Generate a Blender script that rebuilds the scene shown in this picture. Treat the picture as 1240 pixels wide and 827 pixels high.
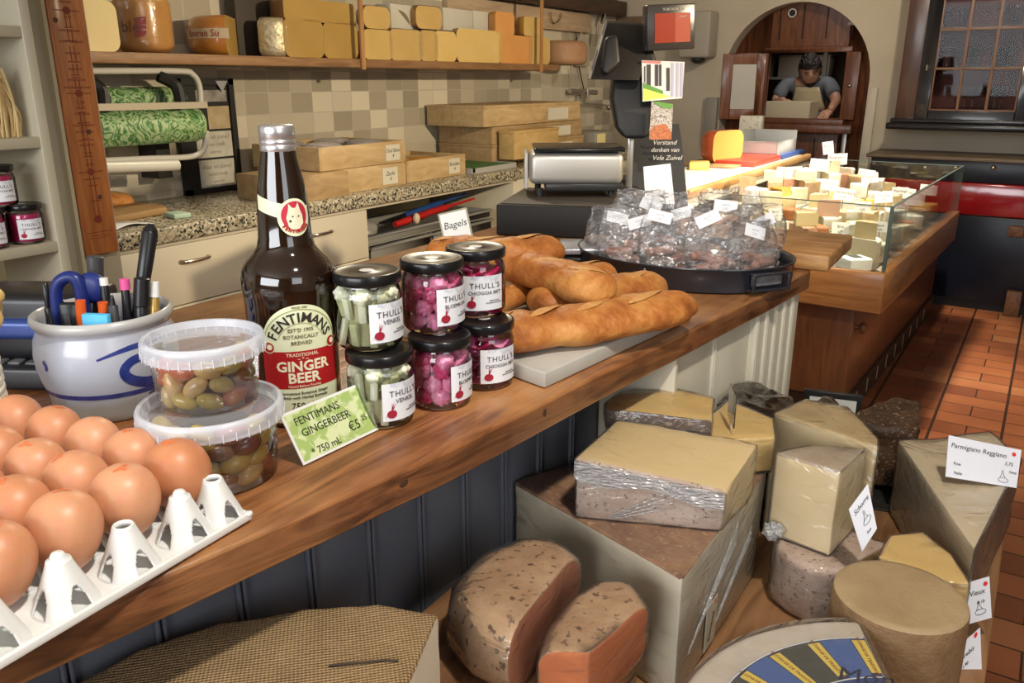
import bpy, bmesh, math, random
from mathutils import Vector, Matrix, noise
R = math.radians
random.seed(7)
for o in list(bpy.data.objects): bpy.data.objects.remove(o)
SC = bpy.context.scene
COL = SC.collection
PI = math.pi

# ---------------------------------------------------------------- camera
CAMZ = 1.35; FP = 1000.0; PIT = R(17.6); YAW = R(32.6)
cd = bpy.data.cameras.new('camera'); cd.sensor_width = 36; cd.lens = FP/1240*36; cd.clip_start = 0.02
cam = bpy.data.objects.new('camera', cd); COL.objects.link(cam)
cam.location = (0, 0, CAMZ); cam.rotation_euler = (PI/2-PIT, 0, YAW)
SC.camera = cam

# ---------------------------------------------------------------- colour and light
SC.view_settings.view_transform = 'Standard'; SC.view_settings.look = 'None'
SC.view_settings.gamma = 1; SC.view_settings.use_curve_mapping = False
SC.view_settings.exposure = 0.32
w = bpy.data.worlds.new('world'); SC.world = w; w.use_nodes = True
w.node_tree.nodes['Background'].inputs[0].default_value = (1.0, 0.93, 0.84, 1)
w.node_tree.nodes['Background'].inputs[1].default_value = 0.10

def area(name, loc, target, size, energy, col, sizey=None, spread=None):
    l = bpy.data.lights.new(name, 'AREA'); l.energy = energy; l.color = col
    l.shape = 'RECTANGLE' if sizey else 'DISK'; l.size = size
    if sizey: l.size_y = sizey
    if spread: l.spread = R(spread)
    o = bpy.data.objects.new(name, l); COL.objects.link(o); o.location = loc
    o.rotation_euler = (Vector(target)-Vector(loc)).to_track_quat('-Z', 'Y').to_euler()
    return o
def spot(name, loc, target, energy, col, angle=60, rad=.04, blend=.5):
    l = bpy.data.lights.new(name, 'SPOT'); l.energy = energy; l.color = col
    l.spot_size = R(angle); l.spot_blend = blend; l.shadow_soft_size = rad
    o = bpy.data.objects.new(name, l); COL.objects.link(o); o.location = loc
    o.rotation_euler = (Vector(target)-Vector(loc)).to_track_quat('-Z', 'Y').to_euler()
    return o
area('window_light', (-.7, -2.45, 1.75), (-0.6, 1.0, .8), 2.6, 80, (.93, .96, 1.0), 1.3)
area('shop_window_light', (2.4, -0.6, 2.0), (-1.0, 2.5, .9), 1.5, 17, (.9, .95, 1.0), 1.3)
spot('counter_lamp', (.22, .40, 2.42), (-.45, .85, .8), 80, (1.0, .93, .82), 95, .05)
spot('bench_lamp', (-2.15, 2.75, 2.42), (-1.3, 1.6, .95), 48, (1.0, .85, .62), 110, .07)
spot('wall_lamp', (1.25, 2.6, 2.1), (-2.95, 3.3, 1.1), 330, (1.0, .82, .56), 62, .05, .6)
spot('case_lamp', (-.75, 3.75, 2.40), (-.85, 3.8, .7), 270, (1.0, .90, .72), 62, .06, .4)
spot('case_lamp', (-.75, 4.65, 2.40), (-.85, 4.7, .7), 230, (1.0, .90, .72), 58, .06, .4)
spot('back_wall_lamp', (-.3, 3.9, 2.40), (-1.2, 6.1, 1.3), 66, (1.0, .85, .65), 100, .06)
spot('hatch_lamp', (-1.45, 6.38, 2.3), (-1.55, 6.62, 1.2), 20, (1.0, .93, .85), 90, .06)

# ---------------------------------------------------------------- materials
def newmat(name):
    m = bpy.data.materials.new(name); m.use_nodes = True
    nt = m.node_tree; b = nt.nodes['Principled BSDF']
    return m, nt, b
def N(nt, t, **kw):
    n = nt.nodes.new(t)
    for k, v in kw.items():
        if k in n.inputs: n.inputs[k].default_value = v
        else: setattr(n, k, v)
    return n
def c4(c): return (c[0], c[1], c[2], 1)
def srgb(h):
    h = h.lstrip('#'); v = [int(h[i:i+2], 16)/255 for i in (0, 2, 4)]
    return tuple(x/12.92 if x <= .04045 else ((x+.055)/1.055)**2.4 for x in v)
def S(c): return srgb(c) if isinstance(c, str) else c
_mc = {}
def mat(name, col, rough=.5, metal=0, col2=None, scale=30, bump=0, bscale=None, coat=0, spec=.5, trans=0, ior=1.45,
        sss=0, stretch=(1, 1, 1), detail=4, ramp=(.35, .65), aniso=0, alpha=1, emis=None, estr=0):
    if name in _mc: return _mc[name]
    m, nt, b = newmat(name); L = nt.links.new
    col = S(col); b.inputs['Base Color'].default_value = c4(col)
    b.inputs['Roughness'].default_value = rough; b.inputs['Metallic'].default_value = metal
    b.inputs['Coat Weight'].default_value = coat; b.inputs['Coat Roughness'].default_value = .08
    b.inputs['Specular IOR Level'].default_value = spec; b.inputs['IOR'].default_value = ior
    b.inputs['Transmission Weight'].default_value = trans
    if sss:
        b.inputs['Subsurface Weight'].default_value = sss
        b.inputs['Subsurface Radius'].default_value = (.02, .01, .005); b.inputs['Subsurface Scale'].default_value = .5
    if emis: b.inputs['Emission Color'].default_value = c4(S(emis)); b.inputs['Emission Strength'].default_value = estr
    if col2 is not None or bump:
        tc = N(nt, 'ShaderNodeTexCoord'); mp = N(nt, 'ShaderNodeMapping'); mp.inputs['Scale'].default_value = stretch
        L(tc.outputs['Object'], mp.inputs['Vector'])
    if col2 is not None:
        n = N(nt, 'ShaderNodeTexNoise', Scale=scale, Detail=detail); L(mp.outputs[0], n.inputs['Vector'])
        r = N(nt, 'ShaderNodeValToRGB'); r.color_ramp.elements[0].position = ramp[0]; r.color_ramp.elements[1].position = ramp[1]
        r.color_ramp.elements[0].color = c4(col); r.color_ramp.elements[1].color = c4(S(col2))
        L(n.outputs['Fac'], r.inputs['Fac']); L(r.outputs[0], b.inputs['Base Color'])
    if bump:
        n2 = N(nt, 'ShaderNodeTexNoise', Scale=bscale or scale*2, Detail=5); L(mp.outputs[0], n2.inputs['Vector'])
        bp = N(nt, 'ShaderNodeBump', Strength=bump, Distance=.01); L(n2.outputs['Fac'], bp.inputs['Height'])
        L(bp.outputs[0], b.inputs['Normal'])
    _mc[name] = m; return m
def wood(name, c1, c2, stretch=(14, 1.2, 14), rough=.45, scale=3, bump=.15, c3=None, coat=0, dist=1.5):
    if name in _mc: return _mc[name]
    m, nt, b = newmat(name); L = nt.links.new
    tc = N(nt, 'ShaderNodeTexCoord'); mp = N(nt, 'ShaderNodeMapping'); mp.inputs['Scale'].default_value = stretch
    L(tc.outputs['Object'], mp.inputs['Vector'])
    n = N(nt, 'ShaderNodeTexNoise', Scale=scale, Detail=6, Distortion=dist); L(mp.outputs[0], n.inputs['Vector'])
    r = N(nt, 'ShaderNodeValToRGB'); e = r.color_ramp.elements
    e[0].position = .34; e[1].position = .68; e[0].color = c4(S(c1)); e[1].color = c4(S(c2))
    L(n.outputs['Fac'], r.inputs['Fac']); out = r.outputs[0]
    if c3 is not None:
        n3 = N(nt, 'ShaderNodeTexNoise', Scale=4.5, Detail=3); L(tc.outputs['Object'], n3.inputs['Vector'])
        r3 = N(nt, 'ShaderNodeValToRGB'); r3.color_ramp.elements[0].position = .5; r3.color_ramp.elements[1].position = .72
        mx = N(nt, 'ShaderNodeMix', data_type='RGBA'); L(n3.outputs['Fac'], r3.inputs['Fac']); L(r3.outputs[0], mx.inputs[0])
        L(out, mx.inputs[6]); mx.inputs[7].default_value = c4(S(c3)); out = mx.outputs[2]
    L(out, b.inputs['Base Color']); b.inputs['Roughness'].default_value = rough
    b.inputs['Coat Weight'].default_value = coat; b.inputs['Coat Roughness'].default_value = .15
    bp = N(nt, 'ShaderNodeBump', Strength=bump, Distance=.004); L(n.outputs['Fac'], bp.inputs['Height']); L(bp.outputs[0], b.inputs['Normal'])
    _mc[name] = m; return m
def film(name, tint=(1, 1, 1), base=.06, gain=.9, rough=.14, bump=1.0, bscale=26, stretch=(1, 1, 2.5), gcol=(1, 1, 1), haze=0):
    """clear thin plastic: mostly see-through, crinkled glossy"""
    if name in _mc: return _mc[name]
    m, nt, b = newmat(name); L = nt.links.new; nt.nodes.remove(b)
    out = nt.nodes['Material Output']
    tr = N(nt, 'ShaderNodeBsdfTransparent'); tr.inputs[0].default_value = c4(tint)
    gl = N(nt, 'ShaderNodeBsdfGlossy', Roughness=rough); gl.inputs[0].default_value = c4(gcol)
    lw = N(nt, 'ShaderNodeLayerWeight', Blend=.28)
    ma = N(nt, 'ShaderNodeMath', operation='MULTIPLY_ADD'); ma.inputs[1].default_value = gain; ma.inputs[2].default_value = base
    mx = N(nt, 'ShaderNodeMixShader')
    if bump:
        tc = N(nt, 'ShaderNodeTexCoord'); mp = N(nt, 'ShaderNodeMapping'); mp.inputs['Scale'].default_value = stretch
        n = N(nt, 'ShaderNodeTexNoise', Scale=bscale, Detail=3, Distortion=1.2); bp = N(nt, 'ShaderNodeBump', Strength=bump, Distance=.012)
        L(tc.outputs['Object'], mp.inputs[0]); L(mp.outputs[0], n.inputs['Vector']); L(n.outputs['Fac'], bp.inputs['Height'])
        L(bp.outputs[0], gl.inputs['Normal']); L(bp.outputs[0], lw.inputs['Normal'])
    L(lw.outputs['Fresnel'], ma.inputs[0]); L(ma.outputs[0], mx.inputs[0]); L(tr.outputs[0], mx.inputs[1]); L(gl.outputs[0], mx.inputs[2])
    if haze:
        df = N(nt, 'ShaderNodeBsdfDiffuse'); df.inputs[0].default_value = (.85, .87, .90, 1); m2 = N(nt, 'ShaderNodeMixShader'); m2.inputs[0].default_value = haze
        if bump: L(bp.outputs[0], df.inputs['Normal'])
        L(tr.outputs[0], m2.inputs[1]); L(df.outputs[0], m2.inputs[2]); L(m2.outputs[0], mx.inputs[1])
    L(mx.outputs[0], out.inputs['Surface'])
    _mc[name] = m; return m

# ---------------------------------------------------------------- geometry
class G:
    def __init__(s): s.v = []; s.f = []; s.m = []
    def add(s, vs, fs, mi=0, M=None):
        k = len(s.v)
        s.v += [tuple(M @ Vector(v)) if M else tuple(v) for v in vs]
        s.f += [tuple(i+k for i in f) for f in fs]; s.m += [mi]*len(fs); return s
    def box(s, c, d, mi=0, M=None, rz=0):
        x, y, z = d[0]/2, d[1]/2, d[2]/2
        vs = [(-x, -y, -z), (x, -y, -z), (x, y, -z), (-x, y, -z), (-x, -y, z), (x, -y, z), (x, y, z), (-x, y, z)]
        T = Matrix.Translation(c) @ Matrix.Rotation(rz, 4, 'Z')
        if M: T = M @ T
        return s.add(vs, [(3, 2, 1, 0), (4, 5, 6, 7), (0, 1, 5, 4), (1, 2, 6, 5), (2, 3, 7, 6), (3, 0, 4, 7)], mi, T)
    def b(s, x0, x1, y0, y1, z0, z1, mi=0, M=None):
        return s.box(((x0+x1)/2, (y0+y1)/2, (z0+z1)/2), (x1-x0, y1-y0, z1-z0), mi, M)
    def lathe(s, prof, n=40, mi=0, M=None, a0=0, a1=2*PI, cap=True):
        full = abs(a1-a0-2*PI) < 1e-6; k = n if full else n+1
        vs = []; fs = []
        for (r, z) in prof:
            for i in range(k):
                a = a0+(a1-a0)*i/n; vs.append((r*math.cos(a), r*math.sin(a), z))
        for j in range(len(prof)-1):
            for i in range(n):
                i2 = (i+1) % k
                fs.append((j*k+i, j*k+i2, (j+1)*k+i2, (j+1)*k+i))
        if cap and full:
            if prof[0][0] > 1e-5: fs.append(tuple(range(k-1, -1, -1)))
            if prof[-1][0] > 1e-5: fs.append(tuple((len(prof)-1)*k+i for i in range(k)))
        return s.add(vs, fs, mi, M)
    def tube(s, pts, r, n=8, mi=0, M=None, closed=False):
        pts = [Vector(p) for p in pts]; rs = r if isinstance(r, (list, tuple)) else [r]*len(pts)
        vs = []; fs = []; m = len(pts); u = None
        for i, p in enumerate(pts):
            if closed: t = (pts[(i+1) % m]-pts[i-1])
            else: t = (pts[min(i+1, m-1)]-pts[max(i-1, 0)])
            t = t.normalized() if t.length > 1e-9 else Vector((0, 0, 1))
            if u is None:
                u = t.orthogonal().normalized()
            else:
                u = (u-t*u.dot(t)); u = u.normalized() if u.length > 1e-6 else t.orthogonal().normalized()
            v = t.cross(u)
            for k in range(n):
                a = 2*PI*k/n; vs.append(p+(u*math.cos(a)+v*math.sin(a))*rs[i])
        for i in range(m if closed else m-1):
            for k in range(n):
                j = (i+1) % m
                fs.append((i*n+k, i*n+(k+1) % n, j*n+(k+1) % n, j*n+k))
        if not closed: fs.append(tuple(range(n-1, -1, -1))); fs.append(tuple((m-1)*n+k for k in range(n)))
        return s.add(vs, fs, mi, M)
    def ell(s, c, d, n=16, m=10, mi=0, M=None, egg=0):
        vs = []; fs = []
        for j in range(m+1):
            t = PI*j/m
            for i in range(n):
                a = 2*PI*i/n; k = 1+egg*math.cos(t)*-1
                vs.append((c[0]+d[0]*math.sin(t)*math.cos(a)*k, c[1]+d[1]*math.sin(t)*math.sin(a)*k, c[2]-d[2]*math.cos(t)))
        for j in range(m):
            for i in range(n): fs.append((j*n+i, j*n+(i+1) % n, (j+1)*n+(i+1) % n, (j+1)*n+i))
        return s.add(vs, fs, mi, M)
    def prism(s, poly, z0, z1, mi=0, M=None, side=None):
        n = len(poly)
        k = len(s.v)
        vs = [(p[0], p[1], z0) for p in poly]+[(p[0], p[1], z1) for p in poly]
        s.add(vs, [tuple(range(n-1, -1, -1)), tuple(range(n, 2*n))], mi, M)
        T = [(i, (i+1) % n, n+(i+1) % n, n+i) for i in range(n)]
        s.f += [tuple(i+k for i in f) for f in T]; s.m += [(side[i] if side else mi) for i in range(n)]
        return s
    def build(s, name, mats, parent=None, smooth=False, bevel=0, seg=2, loc=None, rot=None, kind=None, auto=None):
        me = bpy.data.meshes.new(name); me.from_pydata(s.v, [], s.f)
        if not isinstance(mats, (list, tuple)): mats = [mats]
        for m in mats: me.materials.append(m)
        me.polygons.foreach_set('material_index', s.m)
        bm = bmesh.new(); bm.from_mesh(me)
        bmesh.ops.remove_doubles(bm, verts=bm.verts, dist=1e-6)
        lo = [v for v in bm.verts if not v.link_faces]
        if lo: bmesh.ops.delete(bm, geom=lo, context='VERTS')
        bmesh.ops.recalc_face_normals(bm, faces=bm.faces)
        if bevel:
            es = [e for e in bm.edges if len(e.link_faces) == 2 and e.calc_face_angle(0) > .5]
            bmesh.ops.bevel(bm, geom=es, offset=bevel, segments=seg, affect='EDGES', profile=.5, clamp_overlap=True)
        if smooth or bevel:
            for f in bm.faces: f.smooth = True
            ang = auto or (R(40) if not bevel else R(50))
            for e in bm.edges:
                if len(e.link_faces) == 2 and e.calc_face_angle(0) > ang: e.smooth = False
        bm.to_mesh(me); bm.free()
        o = bpy.data.objects.new(name, me); COL.objects.link(o)
        if parent: o.parent = parent
        if loc: o.location = loc
        if rot: o.rotation_euler = rot
        if kind: o['kind'] = kind
        return o
def tag(o, label=None, cat=None, group=None, kind=None):
    if label: o['label'] = label
    if cat: o['category'] = cat
    if group: o['group'] = group
    if kind: o['kind'] = kind
    return o
def thing(name, label, cat, loc=(0, 0, 0), rz=0, group=None, rot=None):
    o = bpy.data.objects.new(name, None); COL.objects.link(o); o.empty_display_size = .02
    o.location = loc; o.rotation_euler = rot or (0, 0, rz)
    return tag(o, label, cat, group)
def kids(o): return [c for c in bpy.data.objects if c.parent == o]
def copytree(o, loc, rz=None, label=None, group=None, parent=None, rot=None, scale=None):
    r = o.copy(); COL.objects.link(r)
    if parent: r.parent = parent
    else:
        r.location = loc
        if rz is not None: r.rotation_euler = (0, 0, rz)
        if rot is not None: r.rotation_euler = rot
        if scale: r.scale = (scale,)*3
        if label: r['label'] = label
        if group: r['group'] = group
    for c in kids(o): copytree(c, None, parent=r)
    return r
# a ray through a picture point meets a real plane of the room
_fw = Vector((-math.sin(YAW)*math.cos(PIT), math.cos(YAW)*math.cos(PIT), -math.sin(PIT)))
_rt = Vector((math.cos(YAW), math.sin(YAW), 0)); _up = _rt.cross(_fw)
def ray(x, y): return _fw*FP+_rt*(x-620)+_up*(413.5-y)
def at(x, y, z): r = ray(x, y); return Vector((0, 0, CAMZ))+r*((z-CAMZ)/r.z)
def atX(x, y, X): r = ray(x, y); return Vector((0, 0, CAMZ))+r*(X/r.x)
def atY(x, y, Y): r = ray(x, y); return Vector((0, 0, CAMZ))+r*(Y/r.y)

def textmesh(s, size=.01, align='CENTER', shear=0, bold=0, ext=.00015, space=1):
    c = bpy.data.curves.new('lettering', 'FONT'); c.body = s; c.size = size; c.align_x = align; c.align_y = 'CENTER'
    c.shear = shear; c.offset = bold; c.extrude = ext; c.space_character = space; c.resolution_u = 2
    o = bpy.data.objects.new('lettering', c); COL.objects.link(o)
    dg = bpy.context.evaluated_depsgraph_get(); me = bpy.data.meshes.new_from_object(o.evaluated_get(dg))
    bpy.data.objects.remove(o); bpy.data.curves.remove(c)
    return me
def lettering(parts, name, m, parent, M=None, fn=None):
    """parts: (text, x, y, size[, opts]); written in the XY plane, then M or fn(x,y,z)"""
    g = G()
    for p in parts:
        kw = p[4] if len(p) > 4 else {}
        kw = dict(kw); rz = kw.pop('rz', 0)
        me = textmesh(p[0], p[3], **kw)
        T = Matrix.Translation((p[1], p[2], 0)) @ Matrix.Rotation(rz, 4, 'Z')
        vs = [T @ v.co for v in me.vertices]
        if fn: vs = [fn(v.x, v.y, v.z) for v in vs]
        g.add(vs, [tuple(q.vertices) for q in me.polygons], 0, M if not fn else None)
        bpy.data.meshes.remove(me)
    return g.build(name, m, parent)
def smooth_curve(pts, n=6):
    out = []; P = [Vector(p) for p in pts]
    for i in range(len(P)-1):
        p0 = P[max(i-1, 0)]; p1 = P[i]; p2 = P[i+1]; p3 = P[min(i+2, len(P)-1)]
        for k in range(n):
            t = k/n
            out.append(.5*((2*p1)+(-p0+p2)*t+(2*p0-5*p1+4*p2-p3)*t*t+(-p0+3*p1-3*p2+p3)*t**3))
    out.append(P[-1]); return out
# ---------------------------------------------------------------- room shell
def struct(g, name, m, **k): return g.build(name, m, kind='structure', **k)
WX = -2.95; FY = 6.1; CH = 2.62
def tile_mat():
    m, nt, b = newmat('wall_tiles'); L = nt.links.new
    tc = N(nt, 'ShaderNodeTexCoord'); sp = N(nt, 'ShaderNodeSeparateXYZ'); cb = N(nt, 'ShaderNodeCombineXYZ')
    L(tc.outputs['Object'], sp.inputs[0]); L(sp.outputs['Y'], cb.inputs['X']); L(sp.outputs['Z'], cb.inputs['Y'])
    br = N(nt, 'ShaderNodeTexBrick', offset=0.0, squash=1.0); L(cb.outputs[0], br.inputs['Vector'])
    for k, v in (('Scale', 1), ('Mortar Size', .0022), ('Brick Width', .131), ('Row Height', .0925), ('Mortar Smooth', .3), ('Bias', 0)): br.inputs[k].default_value = v
    br.inputs['Color1'].default_value = (0, 0, 0, 1); br.inputs['Color2'].default_value = (1, 1, 1, 1); br.inputs['Mortar'].default_value = (.5, .5, .5, 1)
    r = N(nt, 'ShaderNodeValToRGB'); e = r.color_ramp.elements; r.color_ramp.interpolation = 'LINEAR'
    e[0].position = 0; e[0].color = (.36, .32, .235, 1); e[1].position = 1; e[1].color = (.78, .71, .55, 1)
    x = r.color_ramp.elements.new(.45); x.color = (.47, .42, .32, 1)
    x = r.color_ramp.elements.new(.75); x.color = (.58, .525, .405, 1)
    L(br.outputs['Color'], r.inputs[0])
    mx = N(nt, 'ShaderNodeMix', data_type='RGBA'); L(br.outputs['Fac'], mx.inputs[0]); L(r.outputs[0], mx.inputs[6]); mx.inputs[7].default_value = (.5, .47, .4, 1)
    L(mx.outputs[2], b.inputs['Base Color']); b.inputs['Roughness'].default_value = .35
    bp = N(nt, 'ShaderNodeBump', Strength=.25, Distance=.002, invert=True); L(br.outputs['Fac'], bp.inputs['Height']); L(bp.outputs[0], b.inputs['Normal'])
    return m
def floor_mat():
    m, nt, b = newmat('terracotta_floor'); L = nt.links.new
    tc = N(nt, 'ShaderNodeTexCoord'); mp = N(nt, 'ShaderNodeMapping'); L(tc.outputs['Object'], mp.inputs[0]); mp.inputs['Location'].default_value = (.235, .0, 0)
    br = N(nt, 'ShaderNodeTexBrick', offset=.5, offset_frequency=2, squash=.999); L(mp.outputs[0], br.inputs['Vector'])
    for k, v in (('Scale', 1), ('Mortar Size', .0032), ('Brick Width', .25), ('Row Height', .125), ('Mortar Smooth', .1), ('Bias', 0)): br.inputs[k].default_value = v
    br.inputs['Color1'].default_value = (0, 0, 0, 1); br.inputs['Color2'].default_value = (1, 1, 1, 1)
    # long joints of the lanes
    sp = N(nt, 'ShaderNodeSeparateXYZ'); L(mp.outputs[0], sp.inputs[0])
    dv = N(nt, 'ShaderNodeMath', operation='DIVIDE'); dv.inputs[1].default_value = .25; L(sp.outputs['X'], dv.inputs[0])
    fr = N(nt, 'ShaderNodeMath', operation='PINGPONG'); fr.inputs[1].default_value = .5; L(dv.outputs[0], fr.inputs[0])
    lt = N(nt, 'ShaderNodeMath', operation='LESS_THAN'); lt.inputs[1].default_value = .022; L(fr.outputs[0], lt.inputs[0])
    mxx = N(nt, 'ShaderNodeMath', operation='MAXIMUM'); L(lt.outputs[0], mxx.inputs[0]); L(br.outputs['Fac'], mxx.inputs[1])
    n = N(nt, 'ShaderNodeTexNoise', Scale=2.2, Detail=5); L(tc.outputs['Object'], n.inputs['Vector'])
    ad = N(nt, 'ShaderNodeMath', operation='MULTIPLY_ADD'); ad.inputs[1].default_value = .38; L(br.outputs['Color'], ad.inputs[0])
    mu = N(nt, 'ShaderNodeMath', operation='MULTIPLY'); mu.inputs[1].default_value = .6; L(n.outputs['Fac'], mu.inputs[0]); L(mu.outputs[0], ad.inputs[2])
    r = N(nt, 'ShaderNodeValToRGB'); e = r.color_ramp.elements
    e[0].position = .25; e[0].color = (.14, .042, .018, 1); e[1].position = .85; e[1].color = (.36, .165, .072, 1)
    x = e.new(.55); x.color = (.26, .085, .032, 1)
    L(ad.outputs[0], r.inputs[0])
    mx = N(nt, 'ShaderNodeMix', data_type='RGBA'); L(mxx.outputs[0], mx.inputs[0]); L(r.outputs[0], mx.inputs[6]); mx.inputs[7].default_value = (.035, .016, .01, 1)
    L(mx.outputs[2], b.inputs['Base Color']); b.inputs['Roughness'].default_value = .33
    bp = N(nt, 'ShaderNodeBump', Strength=.4, Distance=.003, invert=True); L(mxx.outputs[0], bp.inputs['Height']); L(bp.outputs[0], b.inputs['Normal'])
    return m
PLAST = mat('plaster', (.56, .50, .39), .85, col2=(.51, .45, .34), scale=3, bump=.15, bscale=40)
struct(G().b(-3.1, 3.1, -2.7, 8.2, -.1, 0), 'floor', floor_mat())
struct(G().b(-3.1, 3.1, -2.7, 8.2, CH, CH+.1), 'ceiling', mat('ceiling_paint', (.62, .58, .5), .9, bump=.1))
struct(G().b(WX-.12, WX, -2.7, FY+.15, 0, CH), 'wall_left', tile_mat())
struct(G().b(3.0, 3.12, -2.7, 8.2, 0, CH), 'wall_right', PLAST)
struct(G().b(-3.1, 3.1, -2.82, -2.7, 0, CH), 'wall_back', PLAST)
AX, AR, AZ = -1.595, .50, 1.35
g = G()
g.b(-3.05, AX-AR, FY, FY+.14, 0, CH); g.b(AX+AR, 3.0, FY, FY+.14, 0, CH)
NA = 28
for i in range(NA):
    a, a2 = PI-PI*i/NA, PI-PI*(i+1)/NA
    x0, z0, x1, z1 = AX+AR*math.cos(a), AZ+AR*math.sin(a), AX+AR*math.cos(a2), AZ+AR*math.sin(a2)
    vs = [(x0, FY, z0), (x1, FY, z1), (x1, FY, CH), (x0, FY, CH), (x0, FY+.14, z0), (x1, FY+.14, z1), (x1, FY+.14, CH), (x0, FY+.14, CH)]
    g.add(vs, [(0, 1, 2, 3), (7, 6, 5, 4), (0, 4, 5, 1), (3, 2, 6, 7)])
struct(g, 'wall_far', PLAST)
struct(G().b(-3.0, 3.0, 8.1, 8.2, 0, CH), 'wall_kitchen', mat('kitchen_wall', (.20, .13, .09), .8))
struct(G().b(-3.0, -2.95, FY+.14, 8.1, 0, CH), 'wall_kitchen_left', mat('kitchen_wall', (.20, .13, .09), .8))
# dark timber rail and beam high on the tiled wall
DARKW = wood('dark_timber', (.035, .018, .010), (.09, .045, .024), (8, 1, 8), .5)
struct(G().b(WX, WX+.10, 2.2, 6.05, 1.80, 1.90), 'trim_1', DARKW, bevel=.004)
struct(G().b(WX, WX+.04, 3.9, 5.6, 1.665, 1.79), 'trim_2', wood('rail_wood', (.42, .30, .19), (.55, .41, .27), (8, 1, 8), .6), bevel=.003)
struct(G().b(-2.95, -2.2, FY-.03, FY, 1.66, 1.80), 'trim_3', wood('rail_wood2', (.16, .10, .06), (.24, .16, .10), (1, 8, 8), .6), bevel=.003)

# ---------------------------------------------------------------- arch back: wooden panelling with a serving hatch
PANW = wood('arch_panel_wood', (.10, .032, .014), (.20, .072, .03), (9, 9, 1.2), .42, coat=.2)
HX0, HX1, HZ0, HZ1, HY = -1.815, -1.285, 1.085, 1.53, FY+.16
g = G()
g.b(AX-AR-.05, HX0, HY, HY+.03, 0, 2.0); g.b(HX1, AX+AR+.05, HY, HY+.03, 0, 2.0)
g.b(HX0, HX1, HY, HY+.03, 0, HZ0); g.b(HX0, HX1, HY, HY+.03, HZ1, 2.0)
dr = struct(g, 'door_1', PANW, bevel=.002)
g = G()
for x in (-1.93, -1.76, -1.6, -1.44, -1.27, -1.16): g.b(x-.004, x+.004, HY-.006, HY, 1.62, 1.88)
for x in (-1.93, -1.76, -1.60, -1.44, -1.27): g.b(x-.004, x+.004, HY-.006, HY, .1, .95)
g.build('board_joint', mat('joint_dark', (.03, .012, .006), .7), dr)
g = G(); fr = .035
g.b(HX0-fr, HX1+fr, HY-.03, HY, HZ1, HZ1+fr); g.b(HX0-fr, HX1+fr, HY-.07, HY, HZ0-fr, HZ0)
g.b(HX1, HX1+fr+.06, HY-.03, HY, HZ0, HZ1); g.b(HX0-fr, HX0, HY-.03, HY, HZ0, HZ1)
g.build('hatch_frame', PANW, dr, bevel=.003)
G().b(HX0-.04, HX1+.1, HY-.12, HY, HZ0-.09, HZ0-.035).build('hatch_shelf', PANW, dr, bevel=.003)
G().ell((HX1+.045, HY-.045, 1.31), (.012, .012, .012)).build('knob', mat('brass_dull', (.6, .55, .45), .25, metal=1), dr, smooth=True)
G().b(HX1-.02, HX1+.07, HY-.008, HY, 1.70, 1.72).build('name_plate', mat('plate_grey', (.45, .42, .38), .4), dr)
G().tube([(AX-.08, HY-.02, 1.79), (AX-.08, HY+.001, 1.79)], .03, 20).build('vent_hole', mat('black', (.01, .01, .01), .5), dr)
G().lathe([(.022, 0), (.03, 0), (.03, .004), (.022, .004), (.022, 0)], 24, M=Matrix.Translation((AX-.08, HY-.026, 1.79)) @ Matrix.Rotation(PI/2, 4, 'X'), cap=False).build('vent_ring', mat('brass_dull', (.6, .55, .45), .25, metal=1), dr, smooth=True)
# the little hatch door swung open to the left, with a pale pane
t = thing('hatch_door', 'small wooden hatch door swung open to the left with a pale pane', 'door', (HX0-.005, HY-.05, HZ0-.01), R(-158))
h = .45; W = .30
g = G(); g.b(0, .06, -.012, .012, 0, h); g.b(W-.07, W, -.012, .012, 0, h); g.b(.06, W-.07, -.012, .012, 0, .07); g.b(.06, W-.07, -.012, .012, h-.07, h)
g.build('frame', wood('hatch_door_wood', (.16, .05, .02), (.30, .11, .045), (9, 9, 1.2), .4, coat=.3), t, bevel=.003)
G().b(.06, W-.07, -.005, .005, .07, h-.07).build('pane', mat('pale_pane', (.62, .60, .52), .35), t)

# pale leaning plank beside the arch and the steel strip
def leaning():
    a = atY(1037, 195, FY-.02); t0 = atY(1053, 118, FY-.005)
    g = G(); g.b(-.03, .03, -.01, .01, 0, 1.30)
    o = g.build('plank', wood('pale_plank', (.50, .46, .37), (.6, .55, .45), (6, 6, 1), .6), bevel=.003)
    o.location = (-1.06, FY-.06, .0); o.rotation_euler = (R(-1.5), R(0), 0)
    tag(o, 'pale narrow plank standing upright against the right side of the arch', 'plank')
leaning()
o = G().b(-1.245, -1.215, HY-.06, HY-.03, .05, 1.0).build('metal_strip', mat('brushed_steel', (.45, .45, .44), .35, metal=.9), bevel=.003)
tag(o, 'thin grey metal strip standing upright in front of the wood panelling', 'strip')

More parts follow.
